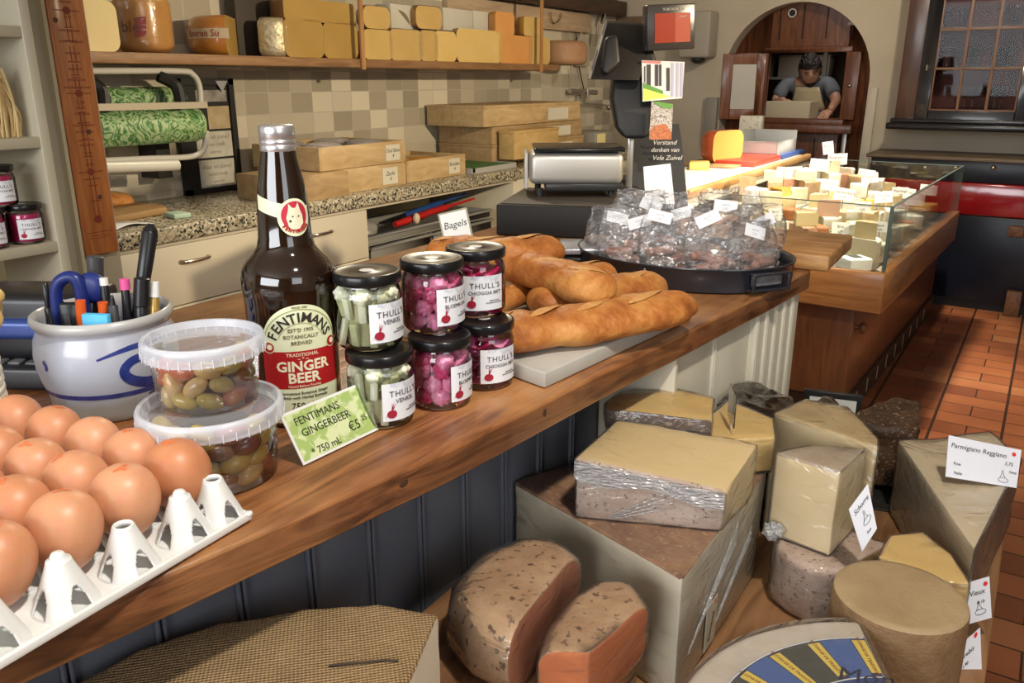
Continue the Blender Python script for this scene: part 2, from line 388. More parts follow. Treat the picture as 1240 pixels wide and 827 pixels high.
# ---------------------------------------------------------------- counter
ZC = .95
fr_pts = [(-.70, -.5), (-.655, -.1), (-.60, .225), (-.575, .36), (-.548, .52), (-.522, .68), (-.510, .80), (-.494, .98), (-.47, 1.2), (-.446, 1.43), (-.425, 1.62), (-.405, 1.86)]
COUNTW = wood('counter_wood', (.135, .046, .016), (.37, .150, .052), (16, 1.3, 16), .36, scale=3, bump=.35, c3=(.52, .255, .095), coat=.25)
g = G()
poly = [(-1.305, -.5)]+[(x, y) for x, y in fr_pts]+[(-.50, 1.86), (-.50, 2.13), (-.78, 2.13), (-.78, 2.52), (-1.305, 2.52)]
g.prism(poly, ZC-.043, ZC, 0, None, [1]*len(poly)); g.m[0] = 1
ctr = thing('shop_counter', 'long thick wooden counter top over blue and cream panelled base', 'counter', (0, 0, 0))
EDGEW = wood('shaded_edge_wood', (.075, .026, .010), (.25, .095, .034), (16, 1.3, 16), .38, scale=3, bump=.5, c3=(.34, .15, .06), coat=.2)  # slab sides: aged wood tone, with shade put into the darker colour
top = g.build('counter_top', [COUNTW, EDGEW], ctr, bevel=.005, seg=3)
top['label'] = 'thick worn wooden slab'
# knots and gouges on the front edge
g = G()
for (y, x, l) in ((.868, -.5045, .005), (.62, -.533, .012)):
    G().ell((x, y, ZC-.016), (.0016, l, .006), 10, 8).build('knot', mat('knot_dark', (.07, .03, .012), .6), ctr, smooth=True)
INS = .15
def pf(y):
    for (a, b) in zip(fr_pts[:-1], fr_pts[1:]):
        if a[1] <= y <= b[1]: return a[0]+(b[0]-a[0])*(y-a[1])/(b[1]-a[1])-INS
    return fr_pts[-1][0]-INS
BLUE = mat('blue_grey_paint', (.130, .142, .172), .28, col2=(.112, .122, .150), scale=5, bump=.05)
CREAM = mat('cream_paint', (.60, .56, .45), .4, col2=(.56, .52, .41), scale=4, bump=.04)
def panel(y0, y1, step, z0, z1, m, nm, off=0, groove=.004):
    """tongue and groove boards: double beads between them"""
    g = G(); ys = []
    y = y0
    while y < y1-1e-4:
        ye = min(y+step, y1)
        a, b = Vector((pf(y)+off, y, 0)), Vector((pf(ye)+off, ye, 0)); d = (b-a); Ln = d.length; ang = math.atan2(d.y, d.x)
        M = Matrix.Translation(a) @ Matrix.Rotation(ang, 4, 'Z')
        g.b(.006, Ln-.006, -.0, .02, z0, z1, 0, M)          # field (boards look towards -y local = +x world)
        g.b(-.006, .006, .006, .02, z0, z1, 0, M)
        for q in (-.0062, .0014): g.b(q, q+.0048, -.0045, .008, z0, z1, 0, M)
        y = ye
    return g.build(nm, m, ctr, bevel=.0016, seg=2)
panel(-.5, 1.255, .0925, .02, ZC-.043, BLUE, 'panelling')
p = panel(1.262, 1.60, .17, .02, ZC-.043, CREAM, 'cupboard_door', .125); p['label'] = 'cream painted door'
G().b(pf(1.26)-.0, pf(1.26)+.14, 1.250, 1.262, .02, ZC-.043).build('end_board', CREAM, ctr, bevel=.001)
p = panel(1.60, 1.85, .05, .02, ZC-.043, CREAM, 'beadboard', .135); p['label'] = 'cream tongue and groove boards'
g = G(); g.b(-1.28, -.80, -.45, 1.82, .02, ZC-.043)
g.build('carcass', mat('carcass', (.35, .30, .22), .7), ctr)
g = G(); g.b(pf(1.585)+.125, pf(1.585)+.135, 1.583, 1.596, .70, .73); g.build('hinge', mat('brass_dull', (.6, .55, .45), .25, metal=1), ctr)
# ---------------------------------------------------------------- back bench with terrazzo top
def terrazzo():
    m, nt, b = newmat('terrazzo'); L = nt.links.new
    tc = N(nt, 'ShaderNodeTexCoord')
    v = N(nt, 'ShaderNodeTexVoronoi', Scale=140, feature='F1'); L(tc.outputs['Object'], v.inputs['Vector'])
    sp = N(nt, 'ShaderNodeSeparateColor'); L(v.outputs['Color'], sp.inputs[0])
    r = N(nt, 'ShaderNodeValToRGB'); r.color_ramp.interpolation = 'CONSTANT'; e = r.color_ramp.elements
    e[0].position = 0; e[0].color = (.035, .033, .028, 1); e[1].position = .16; e[1].color = (.37, .32, .22, 1)
    for p_, c_ in ((.42, (.27, .235, .155, 1)), (.58, (.50, .44, .31, 1)), (.8, (.16, .14, .105, 1)), (.9, (.62, .58, .48, 1))):
        x = e.new(p_); x.color = c_
    L(sp.outputs[0], r.inputs[0]); L(r.outputs[0], b.inputs['Base Color']); b.inputs['Roughness'].default_value = .22
    return m
BX = -2.35; BZ = .90
bench = thing('back_bench', 'cream cabinet run with speckled terrazzo worktop along the tiled wall', 'cabinet', (0, 0, 0))
G().b(WX, BX, 1.16, 5.32, BZ-.052, BZ).build('worktop', terrazzo(), bench, bevel=.004)
DC = mat('drawer_cream', (.66, .60, .46), .38)
g = G(); g.b(WX, BX-.04, 1.16, 2.58, .08, BZ-.052); g.b(WX, BX-.02, 3.72, 5.32, .02, BZ-.052); g.b(WX, WX+.02, 2.58, 3.72, .08, BZ-.052)
g.b(WX, BX-.04, 2.58, 3.72, .08, .56); g.b(BX-.045, BX-.02, 1.16, 3.76, BZ-.066, BZ-.052)
g.build('carcass', DC, bench, bevel=.001)
def drawer(y0, y1, z0, z1, hy):
    o = G().b(BX-.038, BX-.018, y0+.002, y1-.002, z0, z1).build('drawer', DC, bench, bevel=.002)
    if hy is not None:
        hz = z1-.055
        G().tube(smooth_curve([(BX-.018, hy-.055, hz), (BX-.002, hy-.05, hz), (BX+.006, hy-.03, hz), (BX+.006, hy+.03, hz), (BX-.002, hy+.05, hz), (BX-.018, hy+.055, hz)], 4), .0055, 8).build('handle', mat('handle_pewter', (.40, .36, .30), .3, metal=1), o, smooth=True)
h1 = atX(240, 321, BX); h2 = atX(392, 287, BX)
drawer(1.16, 1.44, .632, BZ-.068, None); drawer(1.44, h1.y*2-1.44, .632, BZ-.068, h1.y); drawer(h1.y*2-1.44, 2.58, .632, BZ-.068, h2.y)
drawer(1.16, 1.98, .36, .628, None); drawer(1.98, 2.58, .36, .628, None); drawer(1.16, 2.58, .10, .356, None)

# ---------------------------------------------------------------- cheese shelf on the tiled wall
SX = -2.65; SZ = 1.437
SHW = wood('shelf_wood', (.22, .115, .05), (.36, .20, .09), (10, 1.2, 10), .5)
o = G().b(WX, SX, 1.1, 4.68, SZ-.036, SZ).build('wall_shelf', SHW, bevel=.003)
tag(o, 'long brown wooden shelf on the tiled wall carrying the cheeses', 'shelf')
for (px, lab) in ((432, 'flat wooden strap hanging in front of the long cheese shelf, nearer one'), (648, 'flat wooden strap hanging at the far end of the cheese shelf')):
    p = atX(px+8, 70, SX+.01)
    o = G().b(SX+.002, SX+.012, p.y-.012, p.y+.012, SZ-.045, 2.3).build('hanging_strap', wood('strap_wood', (.35, .17, .06), (.5, .27, .10), (8, 8, 1), .5))
    tag(o, lab, 'strap')

# ---------------------------------------------------------------- left shelving unit, its end panel and the carved wooden board
UX = -2.0
unit = thing('shelving_unit', 'cream painted open shelving unit at the left edge', 'shelves', (0, 0, 0))
def uz(px, py): return atX(px, py, UX).z
CR2 = mat('unit_cream', (.46, .42, .31), .5)
g = G(); g.b(UX-.28, UX, 1.078, 1.102, .0, 1.95); g.b(UX-.295, UX-.28, .2, 1.102, 0, 1.95)
g.build('side_panel', CR2, unit, bevel=.002)
zs = [1.465, 1.222, .975]
for z in zs: G().b(UX-.28, UX-.002, .2, 1.078, z-.025, z).build('shelf', CR2, unit, bevel=.002)
G().b(-2.342, -2.30, 1.10, 1.42, 0, 2.0).build('end_panel', mat('unit_cream_shaded', (.33, .30, .235), .55), unit, bevel=.002)  # recessed panel in a darker unit cream, shade put into its colour
BDX = -2.27
pb = [atX(x, y, BDX) for x, y in ((57, 0), (101, 0), (144, 304), (104, 314))]
yb = (pb[0].y+pb[3].y)/2; yt = (pb[1].y+pb[2].y)/2
G().b(-2.30, -2.275, yb-.012, yb-.002, 0, 2.0).build('edge_strip', CR2, unit)
bd = thing('carved_board', 'tall orange-brown wooden board with red branded ruler markings', 'board', (BDX, (yb+yt)/2, .86))
BW = (yt-yb)/2
zb = .868
G().b(-.022, 0, -BW, BW, zb-.86, 1.95-.86).build('board', wood('board_wood', (.30, .10, .03), (.46, .18, .06), (12, 12, 1.2), .4, coat=.2), bd, bevel=.003)
RED = mat('branded_red', (.16, .025, .012), .6)
def bline(y, py): return
g = G(); off = .0008
def zpx(py): return atX(100, py, BDX).z-.86
def hl(z, w, t=.0022): g.b(0, off, -w, w, z-t/2, z+t/2)
def ring(z, r):
    g.lathe([(0, 0), (r, 0), (r, off*1.2), (0, off*1.2)], 24, M=Matrix.Translation((0, 0, z)) @ Matrix.Rotation(PI/2, 4, 'Y'))
for (py, w) in ((14, .036), (113, .034), (209, .036)):
    hl(zpx(py), w); ring(zpx(py), .010)
for (py, w) in ((34, .013), (50, .017), (75, .017), (91, .012), (94, .012), (131, .014), (136, .012), (149, .018), (168, .010), (170, .022), (190, .014), (218, .024), (226, .014), (245, .016)): hl(zpx(py), w)
ring(zpx(268), .0115)
for (a, b_) in ((18, 34), (36, 52), (56, 74), (78, 90), (96, 108), (118, 131), (136, 149), (150, 166), (172, 190), (192, 204), (214, 265)):
    for q in (-.006, .006): g.b(0, off, q-.0009, q+.0009, zpx(b_), zpx(a))
hl(zpx(284), .036, .0015); hl(zpx(288), .030, .0012); hl(zpx(291), .034, .0012)
g.build('ruler_marking', RED, bd)
lines = [('NIEUWE', 4), ('OUD', 22), ('JONG BELEGEN', 38), ('OUDE MAASDAM', 51), ('MAASDAM', 65), ('BEEMSTER', 84), ('MIDDELBURG', 97), ('NOORD BEVELAND', 106), ('DE RIJP', 124), ('OUDE KAAS', 138), ('GRAZE MARKEN', 152), ('WITTENBURG', 160), ('ZEELANDIA', 176), ('EDAM', 186), ('VEERE', 200)]
lettering([(t, 0, zpx(p), .0085) for t, p in lines], 'branded_lettering', RED, bd, fn=lambda x, y, z: (.0006+z, x, y))
for (py, q) in ((26, -.034), (160, .012), (241, .016)): G().lathe([(0, 0), (.007, 0), (.006, .0008), (0, .001)], 14, M=Matrix.Translation((0, q, zpx(py))) @ Matrix.Rotation(PI/2, 4, 'Y')).build('knot', mat('knot_dark', (.07, .03, .012), .6), bd)
# ---------------------------------------------------------------- glass display case
KZ = .66
k0, k1 = Vector((-.445, 3.30, 0)), Vector((-.375, 5.16, 0))
ca = math.atan2(k0.x-k1.x, k1.y-k0.y)*1.0   # slight turn of the case
case = thing('display_case', 'long wooden counter display case with glass sides full of lit cheeses', 'display case', (k0.x, k0.y, 0), ca)
CL = (k1-k0).length; CWD = .78
PINE = wood('pine_rail', (.30, .125, .040), (.46, .215, .075), (10, 1.2, 10), .35, coat=.35)
PINEX = wood('pine_rail_x', (.30, .125, .040), (.46, .215, .075), (1.2, 10, 10), .35, coat=.35)
CABW = wood('case_cabinet_wood', (.17, .062, .024), (.27, .105, .040), (8, 8, 1.0), .38, coat=.3)
# local frame: x to the right side (0 = right edge), y along the case
g = G(); g.b(-.035, 0, 0, CL, KZ-.16, KZ); g.build('side_rail', PINE, case, bevel=.006)
g = G(); g.b(-CWD, -.001, -.028, .006, KZ-.155, KZ); g.build('end_rail', PINEX, case, bevel=.006)
g = G(); g.b(-CWD, -.115, .10, CL+.35, .09, KZ-.12); g.build('cabinet', CABW, case, bevel=.004)
g = G(); g.b(-CWD+.05, -.10, .12, CL+.34, 0, .10); kick = g.build('plinth', mat('plinth_dark', (.05, .025, .015), .5), case)
for i in range(9): G().b(-.099, -.096, .25+i*.2, .262+i*.2, .02, .085).build('plinth_joint', mat('plinth_tick', (.35, .26, .18), .5), case)
g = G()
M = Matrix.Translation((-.115, .13, .40)) @ Matrix.Rotation(PI/2, 4, 'Y')
g.lathe([(.008, 0), (.008, .015), (.021, .022), (.024, .032), (.018, .042), (0, .045)], 20, M=M)
g.build('knob', wood('knob_wood', (.10, .04, .02), (.2, .08, .03), (6, 6, 6), .35), case, smooth=True)
g = G(); g.b(-CWD, -.03, .0, CL, KZ-.14, KZ-.075); g.build('display_floor', mat('display_base', (.40, .38, .33), .35, metal=.3), case)
GLS = film('case_glass', (.93, .96, .95), base=.03, gain=.75, rough=.01, bump=0)
GE = mat('glass_edge', (.10, .14, .13), .1, spec=.8)
GZ = .905
g = G(); g.b(-.020, -.012, .012, CL, KZ-.02, GZ); o = g.build('side_glass', GLS, case)
g = G(); g.b(-CWD+.02, -.012, .008, .016, KZ-.02, GZ); o = g.build('end_glass', GLS, case)
g = G(); g.b(-CWD+.02, -.012, CL-.02, CL-.012, KZ-.02, GZ); o = g.build('end_glass', GLS, case)
g = G(); g.b(-.021, -.011, .012, CL, GZ-.003, GZ+.001); g.b(-.022, -.010, .006, .018, KZ-.0, GZ)
g.b(-CWD+.02, -.012, .007, .017, GZ-.002, GZ+.001); g.b(-.021, -.011, CL-.022, CL-.012, KZ, GZ); g.b(-CWD+.02, -.011, CL-.022, CL-.010, GZ-.002, GZ+.001)
g.build('glass_edge', GE, case)
# service shelf along the back with its wooden nosing
s0, s1 = at(830, 232, .92), at(980, 186, .92)
srv = thing('service_shelf', 'service ledge with pale wooden nosing behind the display case', 'shelf', (s0.x, s0.y, 0), math.atan2(s0.x-s1.x, s1.y-s0.y))
SL = (s1-s0).length
G().b(-.02, .012, -.35, SL, .885, .92).build('nosing', wood('nosing_wood', (.42, .22, .08), (.62, .38, .16), (10, 1.2, 10), .4, coat=.2), srv, bevel=.005)
G().b(-.012, .004, -.35, SL, .845, .885).build('white_rail', mat('rail_white', (.75, .70, .58), .4), srv, bevel=.002)
G().b(-.42, -.02, -.35, SL, .885, .912).build('ledge', mat('ledge_white', (.62, .60, .54), .35), srv)
G().b(-.40, -.03, -.30, SL, .30, .885).build('body', mat('ledge_body', (.10, .08, .065), .5), srv)
# things on the service ledge
def on_srv(px, py, z=.912): return at(px, py, z)
def board_on(px0, py0, px1, py1, z, th, m, nm, lab, cat, group=None):
    a = at(px0, py0, z); b_ = at(px1, py1, z)
    t = G().b(0, (b_.xy-a.xy).length, 0, .26, 0, th)
    return t

# ---------------------------------------------------------------- navy dresser with red worktop at the far wall
NAVY = mat('navy_paint', (.008, .011, .022), .35, col2=(.006, .008, .016), scale=6, bump=.1)
DX0 = atY(1118, 372, 5.66).x
ch = thing('dresser', 'dark navy cabinet with glossy red worktop and wooden ledge against the far wall', 'cabinet', (0, 0, 0))
YD = 5.66
zf = [atY(1190, y, YD).z for y in (262, 222, 196)]
G().b(DX0, .42, YD, FY-.01, .06, zf[0]).build('cabinet', NAVY, ch, bevel=.006)
G().b(DX0+.02, .42, YD+.03, FY-.02, 0, .06).build('plinth', mat('black', (.01, .01, .01), .5), ch)
REDM = mat('red_gloss', (.36, .008, .014), .16, coat=.8, col2=(.30, .006, .010), scale=3)
G().b(DX0-.42, .42, YD-.005, FY-.01, zf[0]+.001, zf[1]).build('red_panel', REDM, ch, bevel=.012)
G().b(DX0-.42, .44, YD, FY-.005, zf[1]+.001, zf[2]).build('upper_panel', NAVY, ch, bevel=.003)
G().b(DX0-.45, .46, YD-.02, FY-.002, zf[2], zf[2]+.022).build('wood_ledge', wood('ledge_wood', (.13, .095, .06), (.20, .15, .10), (1.2, 9, 9), .5), ch, bevel=.005)
for px in (1120, 1203, 1157):
    p = atY(px, 203, YD-.005)
    G().ell((p.x, p.y, p.z), (.014, .014, .014)).build('knob', mat('brass_dull', (.6, .55, .45), .25, metal=1), ch, smooth=True)
p = atY(1228, 280, 5.63); G().b(p.x-.03, p.x+.05, 5.60, 5.66, p.z-.03, p.z+.03).build('corner_bracket', wood('bracket_wood', (.12, .05, .02), (.22, .10, .05), (6, 6, 6), .5), ch, bevel=.004)
p = atY(1225, 362, 5.63); G().b(p.x-.03, p.x+.05, 5.60, 5.66, 0, .15).build('foot', wood('bracket_wood', (.12, .05, .02), (.22, .10, .05), (6, 6, 6), .5), ch, bevel=.004)
# ---------------------------------------------------------------- wall cabinet with leaded glass and glasses
wc = thing('wall_cabinet', 'black wall cabinet with gridded glass door full of drinking glasses', 'cabinet', (0, 0, 0))
WY = 5.78
c0 = atY(1086, 147, WY); c1 = atY(1099, 0, WY); X0 = (c0.x+c1.x)/2; Z0 = c0.z; Z1 = 2.20; X1 = X0+1.05

BLK = mat('black_gloss', (.010, .011, .015), .28, coat=.3)
g = G(); g.b(X0, X0+.02, WY, FY, Z0, Z1); g.b(X1-.02, X1, WY, FY, Z0, Z1); g.b(X0, X1, WY+.01, FY, Z0, Z0+.03); g.b(X0, X1, WY+.01, FY, Z1-.03, Z1)
g.b(X0, X0+.11, WY-.005, WY+.02, Z0, Z1)
g.build('carcass', wood('cab_side', (.045, .02, .012), (.085, .035, .02), (8, 8, 1), .35, coat=.3), wc, bevel=.003)
G().b(X0+.02, X1-.02, FY-.04, FY-.02, Z0, Z1).build('lining', mat('cab_lining', (.17, .045, .035), .6, col2=(.10, .028, .022), scale=4), wc)
g = G(); dx0, dx1 = X0+.11, X1-.10
gx0 = atY(1124, 137, WY).x; gz0 = atY(1150, 134, WY).z; gx1 = atY(1229, 137, WY).x
g.b(dx0, gx0, WY-.02, WY+.01, Z0, Z1); g.b(gx1, X1, WY-.02, WY+.01, Z0, Z1); g.b(gx0, gx1, WY-.02, WY+.01, Z0, gz0); g.b(gx0, gx1, WY-.02, WY+.01, Z1-.08, Z1)
dor = g.build('door', BLK, wc, bevel=.004)
G().b(X0-.04, X1+.04, WY-.05, FY, Z0-.045, Z0-.005).build('base_moulding', BLK, wc, bevel=.012)
G().b(X0-.02, X1+.02, WY-.03, FY, Z0-.005, Z0+.02).build('moulding', BLK, wc, bevel=.006)
g = G(); LD = mat('glazing_bar', (.22, .12, .07), .4); gz = [gz0]
for py in (83, 35, -12): gz.append(atY(1175, py, WY).z)
gt = Z1-.08
for i in range(4): x = gx0+(gx1-gx0)*i/3; g.b(x-.008, x+.008, WY-.012, WY+.004, gz0, gt)
for z in gz: g.b(gx0, gx1, WY-.012, WY+.004, z-.007, z+.007)
g.build('glazing_bars', LD, dor, bevel=.002)
G().b(gx0, gx1, WY-.004, WY, gz0, gt).build('pane', film('cab_glass', (.85, .85, .85), base=.004, gain=.045, rough=.02, bump=0), dor)
G().tube([(gx0-.04, WY-.02, Z0+.33), (gx0-.04, WY-.035, Z0+.33), (gx0-.04, WY-.04, Z0+.30)], .006).build('key', mat('brass_dull', (.6, .55, .45), .25, metal=1), dor, smooth=True)
shz = [atY(1170, 129, 5.9).z-.012, atY(1170, 82, 5.9).z, atY(1170, 33, 5.9).z]
for z in shz: G().b(X0+.02, X1-.02, WY+.03, FY-.04, z-.012, z).build('shelf', mat('cab_shelf', (.15, .05, .04), .5), wc)
GG = film('drinking_glass', (.9, .9, .9), base=.03, gain=.45, rough=.03, bump=.3, bscale=12)
def tumbler(h=.10, r=.032, stem=False):
    t = thing('drinking_glass', 'x', 'glass', (0, 0, 0), 0, 'drinking glasses in the wall cabinet')
    if stem:
        pr_ = [(0, 0), (r*.9, 0), (r*.85, .004), (.005, .010), (.004, h*.45), (r*.7, h*.55), (r, h*.75), (r*.85, h)]
    else: pr_ = [(0, .004), (r*.75, 0), (r*.8, .004), (r, h), (r*.95, h), (r*.74, .010)]
    o = G().lathe(pr_, 20, cap=False).build('bowl', GG, t, smooth=True); return t
tA = tumbler(.115); tB = tumbler(.13, .036, True)
rows = [(shz[0], [(1175, 'B'), (1184, 'B'), (1193, 'B'), (1203, 'B'), (1212, 'B'), (1219, 'B')], 'bottom'),
        (shz[1], [(1136, 'A'), (1146, 'B'), (1157, 'A'), (1171, 'A'), (1180, 'A'), (1190, 'B'), (1204, 'A'), (1214, 'A'), (1222, 'A')], 'middle'),
        (shz[2], [(1140, 'A'), (1156, 'A'), (1175, 'B'), (1188, 'B'), (1205, 'A'), (1220, 'A')], 'top')]
used = {'A': 0, 'B': 0}
ordn = ['first', 'second', 'third', 'fourth', 'fifth', 'sixth', 'seventh', 'eighth', 'ninth']
for z, lst, nm in rows:
    for i, (px, k) in enumerate(lst):
        p = atY(px, 80, 5.9); src = tA if k == 'A' else tB
        lab = '%s glass on the %s shelf of the black wall cabinet, %s from left' % ('straight' if k == 'A' else 'stemmed', nm, ordn[i])
        if not used[k]: src.location = (p.x, 5.88+.03*(i % 2), z); src['label'] = lab; used[k] = 1
        else: copytree(src, (p.x, 5.88+.03*(i % 2), z), 0, lab)

# ---------------------------------------------------------------- far left corner: dispenser box, pipe
t = thing('paper_dispenser', 'pale wall-mounted dispenser box in the far corner behind the screen', 'dispenser', (0, 0, 0))
a = atY(838, 14, 6.0); b_ = atY(862, 70, 6.0)
G().b(a.x-.06, b_.x, 5.92, FY, b_.z, a.z).build('housing', mat('dispenser_plastic', (.40, .37, .30), .5), t, bevel=.02, seg=3)
G().ell((b_.x-.10, 5.99, b_.z-.01), (.05, .05, .03)).build('nozzle', mat('black_soft', (.02, .018, .016), .5), t, smooth=True)
o = G().b(atY(858, 110, FY).x, atY(872, 110, FY).x, FY-.05, FY, .9, atY(860, 118, FY).z).build('wall_duct', mat('grey_duct', (.30, .29, .25), .5), bevel=.004)
tag(o, 'narrow grey box panel on the wall left of the arch', 'panel')
# ---------------------------------------------------------------- eggs in their tray
tr = thing('egg_tray', 'white plastic egg tray at the near left end of the counter', 'egg tray', (-.583, .452, ZC), R(4))
# local: -x to the back, -y along the counter front edge
PX, PY = .0625, .0575; RX, RY = 6, 7
def eggpos(i, j): return (-.060-PX*i, -.026-PY*j)
TP = mat('tray_plastic', (.82, .82, .80), .36, sss=.15)
def cone_peak(g, x, y, z0, zt, closed, M0=None):
    n = 112; m = 40; h = zt-z0
    vs = []; fs = []
    for j in range(m+1):
        t = j/m
        r = .0165*(1-t)**1.1+.0090; z = z0+h*t
        for i in range(n): a = 2*PI*i/n; vs.append((x+r*math.cos(a), y+r*math.sin(a), z))
    for j in range(m):
        t = (j+.5)/m
        for i in range(n):
            a = (2*PI*(i+.5)/n) % (PI/2)
            d = min(a, PI/2-a)          # arch holes face the tray axes
            wdt = .36*(max(0, 1-((t-.14)/.42)**2))**.6 if .04 < t < .56 else 0
            if d < wdt: continue
            fs.append((j*n+i, j*n+(i+1) % n, (j+1)*n+(i+1) % n, (j+1)*n+i))
    g.add(vs, fs)
    if closed:
        g.lathe([(.0090, zt), (.006, zt+.0015), (.0055, zt+.004), (.004, zt+.006), (0, zt+.0065)], 18, M=Matrix.Translation((x, y, 0)))
    else:
        g.lathe([(.0090, zt), (.0080, zt+.0015), (.0067, zt+.0010), (.0060, zt-.004)], 18, M=Matrix.Translation((x, y, 0)), cap=False)
# perforated base sheet with raised saddles
W_, H_ = .028+PX*RX+.02, .0+PY*RY+.02
g = G()
NX, NY = 14, 20
# rim band all round with a lip
g.b(-W_, 0, -H_, 0, .004, .007); base = g.build('base_sheet', TP, tr, bevel=.001)
g = G()
for (x0, x1, y0, y1) in ((-.0035, .0015, -H_, .001), (-W_, -.0, -.003, .0015), (-W_-.0015, -W_+.003, -H_, 0), (-W_, 0, -H_-.001, -H_+.003)): g.b(x0, x1, y0, y1, .003, .0105)
g.tube([(-.001, -.001, .007), (-.001, -.001, .011)], .004, 10)
g.build('rim', TP, tr, bevel=.0012)
for j in range(RY+1):
    for i in range(RX+1):
        x, y = -.024-PX*i, -.0+(-.004 if j == 0 else -PY*j+.002)
        if j == 0: y = -.018
        if i > 3 and j > 2: continue
        g = G(); cone_peak(g, x, y, .006, .047, (i+j) % 2 == 1)
        o = g.build('peak', TP, tr, smooth=True, auto=R(80))
        sm = o.modifiers.new('thick', 'SOLIDIFY'); sm.thickness = .0016
for j in range(4):
    g = G(); y = -.052-PY*j
    g.prism([(-.006, -.014), (-.0015, -.014), (-.0015, .014), (-.006, .014)], -.0, .004)
    vs = [(-.004, y-.015, .004), (-.004, y+.015, .004), (-.009, y+.007, .0002), (-.009, y-.007, .0002), (-.002, y-.015, .004), (-.002, y+.015, .004), (-.007, y+.007, .0002), (-.007, y-.007, .0002)]
    g = G(); g.add(vs, [(0, 1, 2, 3), (7, 6, 5, 4), (0, 4, 5, 1), (1, 5, 6, 2), (2, 6, 7, 3), (3, 7, 4, 0)])
    g.build('foot', TP, tr)
def egg_mat():
    m, nt, b = newmat('brown_eggshell'); L = nt.links.new
    tc = N(nt, 'ShaderNodeTexCoord'); oi = N(nt, 'ShaderNodeObjectInfo')
    ad = N(nt, 'ShaderNodeVectorMath', operation='ADD'); L(tc.outputs['Object'], ad.inputs[0])
    n = N(nt, 'ShaderNodeTexNoise', Scale=160, Detail=2); L(ad.outputs[0], n.inputs['Vector'])
    r = N(nt, 'ShaderNodeValToRGB'); e = r.color_ramp.elements
    e[0].position = 0; e[0].color = (.62, .25, .115, 1); e[1].position = 1; e[1].color = (.74, .36, .20, 1)
    L(oi.outputs['Random'], r.inputs[0])
    mx = N(nt, 'ShaderNodeMix', data_type='RGBA', blend_type='MULTIPLY'); mx.inputs[0].default_value = .18
    L(r.outputs[0], mx.inputs[6]); L(n.outputs['Color'], mx.inputs[7]); L(mx.outputs[2], b.inputs['Base Color'])
    b.inputs['Roughness'].default_value = .42; b.inputs['Subsurface Weight'].default_value = .12; b.inputs['Subsurface Scale'].default_value = .01
    bp = N(nt, 'ShaderNodeBump', Strength=.08, Distance=.001); L(n.outputs['Fac'], bp.inputs['Height']); L(bp.outputs[0], b.inputs['Normal'])
    return m
EGG = egg_mat()
def egg_lab(i, j):
    rows = ['front row of the tray along the counter edge', 'second row of the tray from the edge', 'third row of the tray back from the edge', 'fourth row of the tray back from the edge', 'rearmost visible row of the tray, nearest the crock']
    cols = ['nearest the olive tubs', 'second from the olive tubs', 'third from the olive tubs', 'fourth from the olive tubs', 'fifth from the olive tubs']
    return 'brown egg, %s, %s' % (rows[i], cols[j].replace('from the olive tubs', 'from the tubs'))
stamp = mat('egg_stamp', (.70, .19, .07), .6)
proto = thing('egg', egg_lab(0, 0), 'egg', (0, 0, 0), 0, 'brown eggs in the white tray')
prof = []
for k in range(25):
    t = PI*k/24; z = -.033*math.cos(t); r = .0275*math.sin(t)*(1-.10*math.cos(t)*-1*-1)
    prof.append((max(r, 0), z))
G().lathe(prof, 32, cap=False).build('shell', EGG, proto, smooth=True)
g = G()
for (dx, dy, s) in ((0, 0, .0026), (.0042, .001, .0022), (-.0038, .0015, .0020), (.001, -.0034, .0018)):
    P = []; 
    for k in range(10):
        a = 2*PI*k/10; x, y = dx+s*1.3*math.cos(a), dy+s*.8*math.sin(a); rr = (x*x+y*y)/(.0275**2)
        P.append((x, y, .033*math.sqrt(max(0, 1-rr))+.0004))
    g.add(P, [tuple(range(10))])
g.build('ink_stamp', stamp, proto)
first = True
for j in range(4):
    for i in range(5):
        if j == 3 and i > 1: continue
        x, y = eggpos(i, j); p = tr.matrix_basis @ Vector((x, y, .046))
        rot = (R(random.uniform(-24, 24)), R(random.uniform(-22, 22)), random.uniform(0, 6))
        if i == 0: rot = (R(8), R(-6), random.uniform(0, 6))
        if first: proto.location = p; proto.rotation_euler = rot; first = False
        else: copytree(proto, p, label=egg_lab(i, j), rot=rot, scale=random.uniform(.96, 1.05) if i else 1.07)
proto.scale = (1.1,)*3

